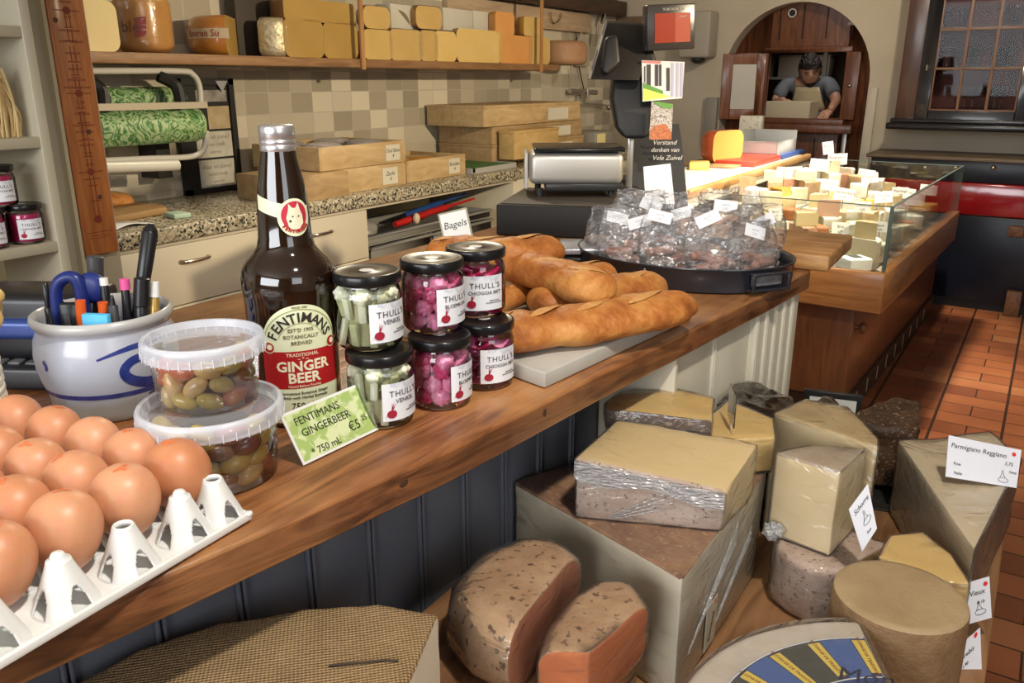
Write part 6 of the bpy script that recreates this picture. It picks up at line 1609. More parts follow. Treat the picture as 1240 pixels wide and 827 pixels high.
# ---------------------------------------------------------------- cheeses on the wall shelf
def drum(R_, h, a0, a1, rr=.035, n=26, sq=1.0):
    """sector of a round-edged wheel, axis upright; material 0 cut faces, 1 rind"""
    rr = min(rr, h*.48, R_*.6); prof = [(0, 0)]
    for k in range(7): a = -PI/2+PI/2*k/6; prof.append((R_-rr+rr*math.cos(a), rr+rr*math.sin(a)))
    for k in range(7): a = PI/2*k/6; prof.append((R_-rr+rr*math.cos(a), h-rr+rr*math.sin(a)))
    prof.append((0, h)); g = G(); g.lathe(prof, n, 1, None, R(a0), R(a1), cap=False)
    for a in (R(a0), R(a1)):
        vs = [(r*math.cos(a), r*math.sin(a), z) for r, z in prof]; g.add(vs, [tuple(range(len(vs)))], 0)
    return g
def sector(name, lab, loc, R_, h, a0, a1, pm, rm, rz=0, rr=.035, group=None, wrap=None):
    t = thing(name, lab, 'cheese', loc, rz, group); g = drum(R_, h, a0, a1, rr)
    for idx, nm, m in ((0, 'paste', pm), (1, 'rind', rm)):
        k = G(); k.v = g.v; k.f = [f for f, i in zip(g.f, g.m) if i == idx]; k.m = [0]*len(k.f); k.build(nm, m, t, smooth=True, auto=R(50))
    if wrap:
        k = drum(R_+.003, h+.003, a0-1, a1+1, rr); k.m = [0]*len(k.f); k.build('plastic_wrap', wrap, t, smooth=True, auto=R(50))
    return t
def shel(px, X=-2.69): return atX(px, 60, X).y
Y1 = pastemat('gouda_yellow', (.60, .41, .13), (.66, .48, .18)); Y2 = pastemat('gouda_old', (.42, .26, .065), (.48, .31, .09)); Y3 = pastemat('gouda_bright', (.72, .50, .17), (.76, .56, .22))
YP = pastemat('gouda_pale', (.66, .54, .26), (.72, .60, .32)); YO_ = pastemat('mimolette', (.70, .32, .09), (.74, .38, .13))
RG = mat('rind_gold_wax', (.52, .27, .05), .32, col2=(.46, .22, .04), scale=8, coat=.4); RB = mat('rind_brown_wax', (.22, .11, .035), .4, col2=(.28, .15, .05), scale=8, coat=.2)
RO = mat('rind_orange_wax', (.56, .25, .045), .3, col2=(.50, .20, .035), scale=8, coat=.5); RS = mat('silver_wrap', (.55, .48, .32), .25, metal=.4, col2=(.62, .55, .36), scale=30, bump=.6, bscale=60)
zt_ = lambda y, X=-2.69, px=300: atX(px, y, X).z
def hh(px, y, X=-2.69): return atX(px, y, X).z-SZ
SHG = 'x'
def half(px0, px1, ytop, lab, pm, rm, zb=0, a0=90, a1=270, X=-2.70, rr=.035, wrap=None, name='gouda_cheese'):
    y0, y1 = atX(px0, 60, X).y, atX(px1, 60, X).y; R_ = (y1-y0)/2
    h = atX((px0+px1)/2, ytop, X).z-SZ-zb
    t = sector(name, lab, (X, (y0+y1)/2, SZ+zb+.0005), R_, h, a0, a1, pm, rm, 0, rr, None, wrap)
    if R_ > .235: 
        for c in kids(t): c.scale = (.235/R_, 1, 1)
    return t
half(98, 147, 0, 'pale yellow cut cheese at the left end of the wall shelf beside the carved board', YP, RG)
t = half(143, 205, -6, 'gold film-wrapped half cheese with red printed mark, second on the wall shelf', Y2, RG, a0=-90, a1=60, X=-2.80, wrap=WRAP)
def shelf_print(t, R_, zc, h, txt, a_c, wid, m, tm, ink, fsz, zoff=0):
    fn = lambda x, y, z: ((R_+.0012+z)*math.cos(a_c+x/R_), (R_+.0012+z)*math.sin(a_c+x/R_), zc+y)
    o = patch(lambda x, y, z: fn(x, y, 0), lambda x: (-h/2, h/2), 'printed_band', m, t, x0=-wid/2, x1=wid/2, nx=24, nz=2) if m else None
    lettering([(txt, 0, 0, fsz)], 'band_lettering', ink, o or t, fn=lambda x, y, z: ((R_+.0022+z)*math.cos(a_c+x/R_), (R_+.0022+z)*math.sin(a_c+x/R_), zc+y))
REDI = mat('print_red', (.32, .03, .02), .5); BAND = mat('band_beige', (.62, .50, .34), .45)
R_b1 = (atX(205, 60, -2.8).y-atX(143, 60, -2.8).y)/2
shelf_print(t, R_b1, .085, .05, 'ble', R(-55), .1, None, None, mat('print_brown', (.16, .06, .02), .5), .055)
g = G(); fnp = lambda x, y: ((R_b1+.003)*math.cos(R(-38)+x/R_b1), (R_b1+.003)*math.sin(R(-38)+x/R_b1), .085+y)
g.add([fnp(-.02, -.035), fnp(.018, -.03), fnp(.024, .035), fnp(-.012, .03)], [(0, 1, 2, 3)]); g.build('red_mark', REDI, t)
ym = atX(262, 60, -2.76).y
t = sector('gouda_cheese', 'orange waxed gouda with beige printed band, third on the wall shelf', (-2.79, atX(283, 60, -2.79).y, SZ+.0005), .165, .145, 132, 312, Y2, RO, 0, .045)
shelf_print(t, .165, .078, .036, 'Boeren Su', R(-82), .22, BAND, None, REDI, .036)
half(314, 350, 22, 'small silvery film-wrapped round with faint print on the wall shelf', Y1, RS, a0=-90, a1=90, X=-2.78, rr=.03)
half(345, 393, 23, 'brownish yellow cut gouda, first of the dull pair on the wall shelf', Y2, RB)
half(392, 434, 28, 'brownish yellow cut gouda nearest the hanging strap', Y2, RB)
half(440, 476, 36, 'darker gouda just right of the nearer strap', Y1, RB)
half(472, 512, 36, 'golden round-edged film-wrapped gouda half, lower row middle of the wall shelf', Y1, RG, wrap=WRAP)
half(508, 530, 37, 'narrow golden gouda piece between two wider ones on the wall shelf', Y1, RG, wrap=WRAP)
half(526, 553, 38, 'bright yellow narrow cut gouda left of the widest one', Y3, RG)
half(553, 607, 36, 'widest bright yellow cut gouda in the lower row of the wall shelf', Y3, RB)
half(604, 645, 43, 'orange cut cheese in the lower row near the far end of the wall shelf', YO_, RO)
half(640, 666, 45, 'yellow rounded gouda just left of the farther strap', Y1, RG)
half(662, 694, 50, 'brown round-ended cheese at the far end of the wall shelf', Y2, rindmat('rind_shelf_brown', (.28, .15, .075), (.38, .22, .12), None, 10, .3, 60), a0=-100, a1=120, X=-2.78, rr=.04)
# upper row rests on the lower one
def up(px0, px1, ytop, ybot, lab, pm, rm, **k):
    X = -2.70; zb = atX((px0+px1)/2, ybot, X).z-SZ
    return half(px0, px1, ytop, lab, pm, rm, zb=zb, **k)
up(347, 432, 1, 27.5, 'long yellow cut gouda lying on top of the dull pair', Y2, RB, rr=.02)
up(442, 474, 8, 35.2, 'golden glossy wrapped gouda in the upper row beside the white label', Y1, RG, wrap=WRAP)
up(505, 536, 8, 35.5, 'golden glossy wrapped gouda in the upper row right of the white label', Y1, RG, wrap=WRAP)
up(600, 623, 15, 42, 'small orange cheese piece in the upper row near the far strap', YO_, RO, rr=.02)
up(634, 656, 21, 44, 'yellow gouda piece in the upper row at the far strap', Y1, RG, rr=.02)
def bxs(px0, px1, y0, y1, X, d, name, lab, cat, m, mi=None, z0=None):
    a = atX(px0, y1, X); b_ = atX(px1, y0, X); mid = atX((px0+px1)/2, (y0+y1)/2, X)
    zt0 = atX((px0+px1)/2, y0, X).z; zb0 = z0 if z0 is not None else atX((px0+px1)/2, y1, X).z
    t = thing(name, lab, cat, (X, (a.y+b_.y)/2, zb0), 0); w_ = (b_.y-a.y)/2; H = zt0-zb0
    G().b(-d, 0, -w_, w_, 0, H).build('carton', m, t, bevel=.002); return t, w_, H, d
WB = mat('carton_white', (.58, .56, .48), .5)
t, w_, H, d = bxs(474, 505, 6, 35.5, -2.74, .10, 'label_carton', 'white printed carton with a grey quarter-round mark in the upper row of the wall shelf', 'box', WB)
g = G(); g.add([(.001, -w_*.5, .02), (.001, w_*.4, .02)]+[(.001, -w_*.5+w_*.9*math.cos(R(90-a)), .02+H*.6*math.sin(R(90-a))) for a in range(90, -1, -15)][::-1], [tuple(range(9))]); g.build('grey_mark', mat('mark_grey', (.22, .18, .12), .5), t)
bxs(537, 572, 11, 38, -2.74, .12, 'carton', 'plain white carton, left one of the pair in the upper row of the wall shelf', 'box', WB)
bxs(573, 598, 14, 38, -2.76, .12, 'carton', 'plain white carton, right one of the pair in the upper row of the wall shelf', 'box', WB)
bxs(286, 345, -8, 23, -2.86, .06, 'dark_carton', 'dark carton standing behind the silvery round on the wall shelf', 'box', mat('carton_dark', (.05, .04, .03), .6), z0=SZ+.0005)
# higher row of wooden crates partly out of the picture: a second shelf
# ---------------------------------------------------------------- hooks and tools at the far end of the tiled wall
BRS = mat('brass_dull', (.6, .55, .45), .25, metal=1)
def wl(px, py, X=WX+.03): return atX(px, py, X)
t = thing('wall_tap', 'small wall tap with cross handle at the far end of the tiled wall', 'tap', (0, 0, 0))
a = wl(700, 110); G().tube([wl(690, 110, WX+.05), wl(722, 112, WX+.09)], .018, 12).build('body', mat('tap_chrome', (.42, .38, .32), .3, metal=.8), t, smooth=True)
G().tube([wl(706, 112, WX+.09), wl(707, 124, WX+.09)], .012, 10).build('spout', mat('tap_chrome', (.42, .38, .32), .3, metal=.8), t, smooth=True)
G().tube([wl(712, 106, WX+.09), wl(712, 117, WX+.09)], .008, 8).build('cross_handle', mat('tap_chrome', (.42, .38, .32), .3, metal=.8), t, smooth=True)
t = thing('water_pipe', 'thin pipe with a valve running along the wall behind the till head', 'pipe', (0, 0, 0))
G().tube(smooth_curve([wl(706, 125, WX+.05), wl(722, 126, WX+.05), wl(735, 128, WX+.05), wl(742, 130, WX+.05)], 4), .007, 8).build('tube', mat('tap_chrome', (.42, .38, .32), .3, metal=.8), t, smooth=True)
G().ell(tuple(wl(737, 130, WX+.06)), (.018, .018, .022)).build('valve', mat('tap_chrome', (.42, .38, .32), .3, metal=.8), t, smooth=True)
def hang(pts, r, name, lab, cat, m, X=WX+.025):
    o = G().tube(smooth_curve([wl(x, y, X) for x, y in pts], 5), r, 8).build(name, m, None, smooth=True); tag(o, lab, cat)
hang([(697, 14), (698, 50), (701, 80), (707, 108)], .0045, 'cord', 'dark cord hanging on the wall down to the tap', 'cord', mat('cord_brown', (.05, .025, .015), .6))
hang([(687, 18), (689, 55), (692, 106)], .0025, 'wire', 'thin grey wire hanging left of the dark cord', 'wire', mat('wire_grey', (.30, .26, .20), .5))
hang([(667, 15), (668, 24), (672, 28), (678, 24), (680, 16)], .004, 'wire_hook', 'wire loop hook on the wooden rail above the shelf end', 'hook', mat('wire_dark', (.16, .11, .07), .5), X=WX+.06)
t = thing('cheese_slicer', 'pale long-handled cheese tool hanging at the far end of the tiled wall', 'tool', (0, 0, 0))
G().tube([wl(705, 18), wl(704, 42)], .007, 8).build('handle', mat('handle_tan', (.42, .32, .18), .5), t, smooth=True)
L_ = [wl(x, y) for x, y in ((701, 44), (708, 44), (713, 53), (713, 80), (697, 80), (697, 52))]
G().add([tuple(v) for v in L_]+[tuple(v+Vector((.004, 0, 0))) for v in L_], [tuple(range(6)), tuple(range(11, 5, -1))]+[(i, 6+i, 6+(i+1) % 6, (i+1) % 6) for i in range(6)]).build('blade', mat('blade_pale', (.55, .50, .40), .3, metal=.3), t)
hang([(733, 12), (731, 20), (729, 28)], .014, 'steel_whisk', 'steel whisk handle hanging high beside the till head', 'whisk', mat('steel', (.5, .5, .5), .25, metal=1), X=WX+.08)
hang([(724, 31), (723, 42), (721, 56)], .008, 'steel_ladle', 'steel ladle handle hanging left of the till head', 'ladle', mat('steel', (.5, .5, .5), .25, metal=1), X=WX+.08)
t = thing('grey_box', 'grey box with a yellow note on the bench behind the till head', 'box', (-2.62, 4.95, BZ+.001), 0)
G().b(-.10, .10, 0, .30, 0, .12).build('body', mat('box_grey', (.24, .22, .18), .5), t, bevel=.006)
p = atX(735, 143, -2.50); G().b(.101, .103, .02, .14, .03, .11).build('yellow_note', mat('note_yellow', (.70, .60, .28), .6), t)
# ---------------------------------------------------------------- worktop items: crates, boards
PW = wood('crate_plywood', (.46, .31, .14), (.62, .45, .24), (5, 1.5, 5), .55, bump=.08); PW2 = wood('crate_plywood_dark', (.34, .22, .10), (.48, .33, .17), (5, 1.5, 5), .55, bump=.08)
def crate(name, lab, x0, x1, y0, y1, z0, h, m, ticket_=None, open_=True, fill_=None, joint=True):
    t = thing(name, lab, 'crate', (x1, y0, z0), 0); dx, dy = x1-x0, y1-y0; th = .009
    g = G(); g.b(-dx, 0, 0, th, 0, h); g.build('end_panel', m, t, bevel=.0015)
    g = G(); g.b(-dx, 0, dy-th, dy, 0, h); g.build('end_panel', m, t, bevel=.0015)
    g = G(); g.b(-th, .001, th, dy-th, 0, h); g.build('side_panel', m, t, bevel=.0015)
    g = G(); g.b(-dx, -dx+th, th, dy-th, 0, h); g.build('side_panel', m, t, bevel=.0015)
    g = G(); g.b(-dx+th, -th, th, dy-th, 0, .008 if open_ else h-.001); g.build('bottom' if open_ else 'lid', m, t)
    if ticket_:
        yc, w_, txt = ticket_
        l = G().b(.002, .0032, yc-w_/2, yc+w_/2, h*.12, h*.85).build('ticket', mat('crate_ticket', (.66, .62, .50), .6), t)
        lettering([(txt, 0, h*.10, h*.25, {'shear': .3}), ('4', 0, -h*.14, h*.24, {'shear': .3})], 'handwriting', INK, l, fn=lambda x, y, z: (.0036+z, yc+x, h*.48+y))
    return t
z0 = BZ+.0005
c_ = at(373, 247, BZ); h1_ = hz(c_.x, c_.y, 210)-BZ
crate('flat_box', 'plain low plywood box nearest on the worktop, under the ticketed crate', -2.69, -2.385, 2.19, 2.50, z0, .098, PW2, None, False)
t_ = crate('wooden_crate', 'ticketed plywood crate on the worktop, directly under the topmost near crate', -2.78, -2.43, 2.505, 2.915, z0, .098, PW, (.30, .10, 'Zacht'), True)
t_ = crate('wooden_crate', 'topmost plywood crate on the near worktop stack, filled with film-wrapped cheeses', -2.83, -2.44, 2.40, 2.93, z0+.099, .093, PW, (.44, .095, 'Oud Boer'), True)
ctop = t_
t_ = crate('wooden_crate', 'ticketed plywood crate standing alone on the worktop right of the near stack', -2.80, -2.45, 2.945, 3.40, z0, .098, PW, (.36, .09, 'Kruiden'), True)
cc = 0
for (x, y, zb, lb) in ((-2.73, 2.50, z0+.108, 'near left'), (-2.55, 2.53, z0+.108, 'near right'), (-2.72, 2.76, z0+.108, 'far left'), (-2.55, 2.79, z0+.108, 'far right')):
    t = sector('crated_cheese', 'film-wrapped round cheese in the topmost near crate, %s one' % lb, (x, y, zb), .082, .088, 0, 360, Y1, RG, 0, .03, None, WRAPF)
for (y, lb) in ((3.06, 'nearer'), (3.25, 'farther')):
    sector('crated_cheese', 'golden round cheese inside the lone ticketed crate, %s one' % lb, (-2.62, y, z0+.009), .085, .084, 0, 360, Y1, RG, 0, .03)
for (y, lb) in ((2.62, 'nearer'), (2.80, 'farther')): pass
# green mat tray
t = thing('green_tray', 'low tray with green mesh mat on the worktop beyond the crates', 'tray', (-2.58, 3.42, z0), 0)
G().b(-.16, .17, 0, .40, 0, .006).build('base', mat('tray_grey', (.42, .42, .38), .5), t, bevel=.001)
g = G()
for (a_, b__, c__, d__) in ((-.16, .17, 0, .008), (-.16, .17, .392, .40), (-.16, -.152, 0, .4), (.162, .17, 0, .4)): g.b(a_, b__, c__, d__, .006, .026)
g.build('rim', mat('tray_grey', (.42, .42, .38), .5), t)
G().b(-.15, .16, .01, .39, .006, .022).build('green_mat', mat('mesh_green', (.07, .19, .055), .7, col2=(.12, .26, .10), scale=160, bump=.6, bscale=200), t)
# stacked flat boxes further on
def farbox(px0, px1, y0, y1, X, d, lab, m, label_=True):
    a = atX(px0, y1, X); b_ = atX(px1, y1, X); zt0 = atX((px0+px1)/2, y0, X).z; zb0 = atX((px0+px1)/2, y1, X).z
    t = thing('cheese_box', lab, 'box', (X, a.y, zb0), 0)
    G().b(-d, 0, 0, b_.y-a.y, 0, zt0-zb0).build('box', m, t, bevel=.002); g = G(); g.b(-d-.002, .003, -.002, b_.y-a.y+.002, zt0-zb0-.012, zt0-zb0+.002); g.build('lid', m, t, bevel=.001)
    if label_: G().b(.003, .0045, (b_.y-a.y)*.62, (b_.y-a.y)*.85, .012, (zt0-zb0)*.75).build('printed_label', mat('crate_ticket', (.66, .62, .50), .6), t)
    return t
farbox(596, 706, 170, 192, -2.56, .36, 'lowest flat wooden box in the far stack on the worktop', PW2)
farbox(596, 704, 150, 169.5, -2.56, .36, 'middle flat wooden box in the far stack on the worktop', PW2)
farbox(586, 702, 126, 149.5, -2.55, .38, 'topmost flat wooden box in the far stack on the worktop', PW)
farbox(623, 676, 157, 190, -2.44, .10, 'small yellow wooden box standing before the far stack', wood('yellow_ply', (.52, .34, .12), (.66, .46, .2), (5, 1.5, 5), .55, bump=.08), False)
# left end of the worktop: knife board, bread, green block, paper
t = thing('knife_board', 'small worn wooden board lying on the worktop beside the carved board', 'board', (-2.68, 1.48, z0), R(6))
G().prism([(-.14, 0), (.14, 0), (.13, .30), (.06, .345), (-.10, .35), (-.14, .30)], 0, .022).build('board', wood('old_board', (.24, .135, .05), (.36, .22, .09), (9, 1.2, 9), .55), t, bevel=.004)
bread('bread_loaf', 'orange-brown loaf end lying behind the small worn board', [(-2.84, 1.50, BZ+.030), (-2.84, 1.60, BZ+.036), (-2.84, 1.72, BZ+.034), (-2.83, 1.82, BZ+.02)], .12, .07, None, 2, 9)
p = at(215, 263, BZ); t = thing('green_sponge', 'pale mint green flat block on the worktop', 'sponge', (p.x, p.y, z0), R(-10)); G().b(-.04, .04, -.03, .03, 0, .016).build('block', mat('mint_green', (.42, .56, .44), .7, bump=.2), t, bevel=.003)
t = thing('paper_sheet', 'folded white paper sheet at the front of the worktop beside the carved board', 'paper', (-2.46, 1.44, z0), R(10))
g = G(); vs = []; fs = []
for i in range(13):
    u = i/12
    for k in range(2): vs.append((-.08+.14*k, .0+.19*u, .002+.012*math.sin(u*PI)**2*(1 if k else .4)))
for i in range(12): fs.append((2*i, 2*i+1, 2*i+3, 2*i+2))
g.add(vs, fs); o = g.build('sheet', mat('sheet_white', (.66, .66, .66), .5), t, smooth=True); m_ = o.modifiers.new('s', 'SOLIDIFY'); m_.thickness = .001
# ---------------------------------------------------------------- paper roll dispenser and black framed noticeboard
def vine():
    m, nt, b = newmat('green_leaf_paper'); L = nt.links.new
    tc = N(nt, 'ShaderNodeTexCoord'); n = N(nt, 'ShaderNodeTexNoise', Scale=9, Detail=3, Distortion=2.5); L(tc.outputs['Object'], n.inputs['Vector'])
    mu = N(nt, 'ShaderNodeMath', operation='MULTIPLY'); mu.inputs[1].default_value = 42; L(n.outputs['Fac'], mu.inputs[0])
    si = N(nt, 'ShaderNodeMath', operation='SINE'); L(mu.outputs[0], si.inputs[0])
    r = N(nt, 'ShaderNodeValToRGB'); e = r.color_ramp.elements; e[0].position = .05; e[0].color = (.035, .12, .035, 1); e[1].position = .95; e[1].color = (.42, .52, .30, 1)
    x = e.new(.25); x.color = (.16, .34, .11, 1); x = e.new(.6); x.color = (.20, .38, .14, 1)
    ad = N(nt, 'ShaderNodeMath', operation='MULTIPLY_ADD'); ad.inputs[1].default_value = .5; ad.inputs[2].default_value = .5; L(si.outputs[0], ad.inputs[0])
    L(ad.outputs[0], r.inputs[0]); L(r.outputs[0], b.inputs['Base Color']); b.inputs['Roughness'].default_value = .5; return m
VN = vine(); XR = -2.72
t = thing('paper_dispenser', 'white tube rack holding rolls of green leaf-patterned wrapping paper on the tiled wall', 'dispenser', (0, 0, 0))
def rl_(px, py, X=XR): return tuple(atX(px, py, X))
ya, yb_ = atX(112, 150, XR).y, atX(243, 150, XR).y
zc = atX(185, 153, XR).z; rr_ = (atX(185, 131, XR).z-atX(185, 175, XR).z)/2
g = G(); g.lathe([(.02, 0), (rr_*.96, 0), (rr_, .004), (rr_, yb_-ya-.03), (rr_*.9, yb_-ya-.015), (rr_*.5, yb_-ya-.001), (.02, yb_-ya)], 40, M=Matrix.Translation((XR, ya, zc)) @ Matrix.Rotation(-PI/2, 4, 'X'))
g.build('paper_roll', VN, t, smooth=True, auto=R(50))
zc2 = atX(185, 124, XR-.1).z
G().tube([(XR-.10, ya, zc2+.01), (XR-.10, yb_-.0, zc2+.01)], .045, 24).build('paper_roll', VN, t, smooth=True, auto=R(50))
TW = mat('tube_white', (.62, .60, .54), .3)
G().tube(smooth_curve([rl_(100, 86), rl_(215, 86), rl_(233, 90), rl_(241, 103), rl_(243, 125)], 6), .011, 10).build('tube_frame', TW, t, smooth=True)
G().tube(smooth_curve([rl_(249, 158), rl_(249, 172), rl_(244, 184), rl_(228, 190), rl_(180, 192), rl_(100, 196)], 6), .011, 10).build('tube_frame', TW, t, smooth=True)
a = Vector(rl_(116, 130, XR+.06)); b_ = Vector(rl_(249, 127, XR+.06)); G().tube([a, b_], .016, 4).build('cutter_bar', mat('cutter_beige', (.55, .50, .38), .3, metal=.3), t)
for (px0, py0, px1, py1, px2, py2) in ((112, 100, 124, 112, 126, 132), (192, 92, 213, 104, 220, 128)):
    G().tube(smooth_curve([rl_(px0, py0, XR+.0), rl_(px1, py1, XR+.02), rl_(px2, py2, XR+.05)], 5), .022, 8).build('arm', KB, t, smooth=True)
G().b(WX, XR-.12, ya+.02, ya+.06, zc-.12, zc+.12).build('wall_bracket', KB, t); G().b(WX, XR-.12, yb_-.12, yb_-.06, zc-.2, zc+.12).build('wall_bracket', KB, t)
G().tube([rl_(116, 203, XR+.03), rl_(215, 200, XR+.03)], .020, 10).build('lower_rail', TW, t, smooth=True)
XN = WX+.02
def nb(px, py, X=XN): return atX(px, py, X)
t = thing('noticeboard', 'black framed noticeboard with pinned pale papers leaning on the tiled wall', 'noticeboard', (0, 0, 0))
a, b_, c_, d_ = nb(222, 97), nb(280, 95), nb(294, 238), nb(222, 246)
def nbp(px0, py0, px1, py1, th, nm, m):
    p0, p1 = nb(px0, py0), nb(px1, py1); y0_, y1_ = min(p0.y, p1.y), max(p0.y, p1.y); return G().b(XN-.004, XN+th, y0_, y1_, min(p0.z, p1.z), max(p0.z, p1.z)).build(nm, m, t)
yA, yB = nb(217, 170).y, nb(287, 170).y; zA, zB = BZ+.002, nb(260, 95).z
G().b(XN-.012, XN, yA, yB, zA, zB).build('backing', mat('board_black', (.015, .014, .014), .5), t)
for (y0_, y1_, z0_, z1_) in ((yA, yA+.03, zA, zB), (yB-.025, yB, zA, zB), (yA, yB, zA, zA+.02), (yA, yB, zB-.025, zB)): G().b(XN, XN+.012, y0_, y1_, z0_, z1_).build('frame_bar', mat('board_black', (.015, .014, .014), .5), t)
H_n = zB-zA; PP = mat('paper_pale', (.58, .56, .48), .6, col2=(.48, .46, .38), scale=25)
for (f0, f1, q0_, q1_, m) in ((.03, .29, .28, .90, PP), (.31, .54, .28, .90, PP), (.56, .76, .52, .90, mat('paper_tan', (.52, .42, .25), .6, col2=(.40, .30, .16), scale=18)), (.80, .90, .35, .88, mat('photo_pin', (.20, .18, .16), .5, col2=(.4, .38, .34), scale=14))):
    pp = G().b(XN, XN+.002, yA+(yB-yA)*q0_, yA+(yB-yA)*q1_, zA+H_n*f0, zA+H_n*f1).build('pinned_paper', m, t)
    if m is PP:
        zz = (zA+H_n*f0+zA+H_n*f1)/2; yy = yA+(yB-yA)*(q0_+q1_)/2
        lettering([('kaas en zuivel', 0, .03, .026, {'shear': .2}), ('boter melk', 0, 0, .022, {'shear': .2}), ('eieren', 0, -.03, .022, {'shear': .2})], 'handwriting', mat('faint_brown_ink', (.25, .22, .17), .6), pp, fn=lambda x, y, z: (XN+.0025+z, yy+x, zz+y))
g = G(); yy = nb(266, 104).y; zz = nb(266, 104).z; g.add([(XN+.0135, yy-.03, zz+.02), (XN+.0135, yy+.03, zz+.02), (XN+.0135, yy, zz-.025)], [(0, 1, 2)]); g.build('triangle_mark', mat('tri_grey', (.35, .35, .36), .4), t)
# ---------------------------------------------------------------- open bay under the worktop: grey trays of tools
def tray_(x1, y0, y1, z, h, d, lab):
    t = thing('grey_bin', lab, 'storage tray', (x1, y0, z), 0); L_ = y1-y0; m = mat('bin_grey', (.26, .255, .23), .45)
    G().b(-d, 0, 0, L_, 0, .006).build('base', m, t)
    g = G(); g.b(-.008, 0, 0, L_, .006, h); g.b(-d, -d+.008, 0, L_, .006, h); g.b(-d, 0, 0, .008, .006, h); g.b(-d, 0, L_-.008, L_, .006, h); g.build('wall', m, t, bevel=.002)
    g = G(); g.b(-.012, .012, -.012, L_+.012, h-.012, h); g.b(-d-.012, .012, -.012, .0, h-.012, h); g.build('lip', m, t, bevel=.002)
    return t
G().b(WX+.02, BX-.03, 2.582, 3.718, .56, .575).build('bay_shelf', DC, bench)
tray_(-2.40, 2.63, 3.04, .576, .085, .36, 'lower grey plastic tray in the open bay under the worktop, nearer one')
tray_(-2.40, 3.07, 3.55, .576, .085, .36, 'lower grey plastic tray in the open bay under the worktop, farther one')
tray_(-2.415, 2.62, 3.56, .664, .045, .34, 'long upper grey plastic tray in the open bay, holding red handled tools')
def tool(p0, p1, r, lab, m, name, cat, tipm=None):
    a, b_ = Vector(p0), Vector(p1); t = thing(name, lab, cat, a); d = b_-a
    G().tube([Vector((0, 0, 0)), d*.15, d*.55, d*.6], [r*.8, r, r, r*.6], 10).build('handle', m, t, smooth=True)
    G().tube([d*.6, d], [r*.5, r*.35], 8).build('shank', tipm or m, t, smooth=True)
RT = mat('tool_red', (.52, .02, .018), .35, coat=.3); BTL = mat('tool_blue', (.02, .07, .26), .4)
tool((-2.46, 2.86, .722), (-2.50, 3.32, .745), .017, 'red handled tool nearer in the grey tray', RT, 'red_tool', 'tool')
tool((-2.50, 3.00, .725), (-2.47, 3.50, .765), .016, 'red handled tool rising farther along the grey tray', RT, 'red_tool', 'tool')
tool((-2.56, 3.05, .73), (-2.52, 3.50, .785), .016, 'blue handled tool behind the red ones in the grey tray', BTL, 'blue_tool', 'tool')
t = thing('cork_stopper', 'pale rounded stopper between the red tools', 'stopper', (-2.44, 2.99, .712)); G().ell((0, 0, .022), (.017, .017, .026)).build('body', mat('cork_pale', (.66, .56, .36), .5), t, smooth=True)
t = thing('clear_bag', 'crumpled grey plastic bag at the near end of the grey tray', 'bag', (-2.52, 2.72, .671))
bm = bmesh.new(); bmesh.ops.create_icosphere(bm, subdivisions=4, radius=.05)
for v in bm.verts: v.co = Vector((v.co.x, v.co.y*1.2, max(v.co.z, -.04)+.04))*(1+.25*noise.noise(v.co*22))
g = G(); g.add([tuple(v.co) for v in bm.verts], [tuple(v.index for v in f.verts) for f in bm.faces]); bm.free(); g.build('crumpled_film', mat('bag_grey', (.30, .29, .26), .35, coat=.3), t, smooth=True)
# ---------------------------------------------------------------- things in the left shelving unit
def pinkjar(px, py, zb, lab):
    t = copytree(JARPROTO, (-2.048, px, zb), R(28), 'pink pickle jar on the left shelving unit, '+lab)
    for c in kids(t):
        if c.name.startswith('pickling'): c.scale = (1.75, 1.75, 1)
    return t
zs_ = .9755
pinkjar(1.034, 265, zs_, 'front jar on the right'); pinkjar(.949, 268, zs_, 'front jar on the left'); pinkjar(.985, 225, zs_+.0935, 'stacked on top of the two front jars')
t = thing('dried_straw_bundle', 'upright bundle of pale dried straw on the left shelving unit', 'straw bundle', (-2.055, 1.028, 1.2225))
rnd = random.Random(8)
for k in range(46):
    a = rnd.uniform(0, 2*PI); r0 = rnd.uniform(0, .028); b0 = Vector((r0*math.cos(a), r0*math.sin(a)*1.2, 0)); H = rnd.uniform(.10, .175); bend = rnd.uniform(-.03, .02)
    P = smooth_curve([b0, b0*1.1+Vector((bend*.3, bend*.3, H*.5)), b0*.5+Vector((bend, -.02+bend, H))], 4)
    G().tube(P, .0028, 5).build('stalk', mat('straw', (.62, .46, .22), .6, col2=(.52, .36, .15), scale=30), t, smooth=True)
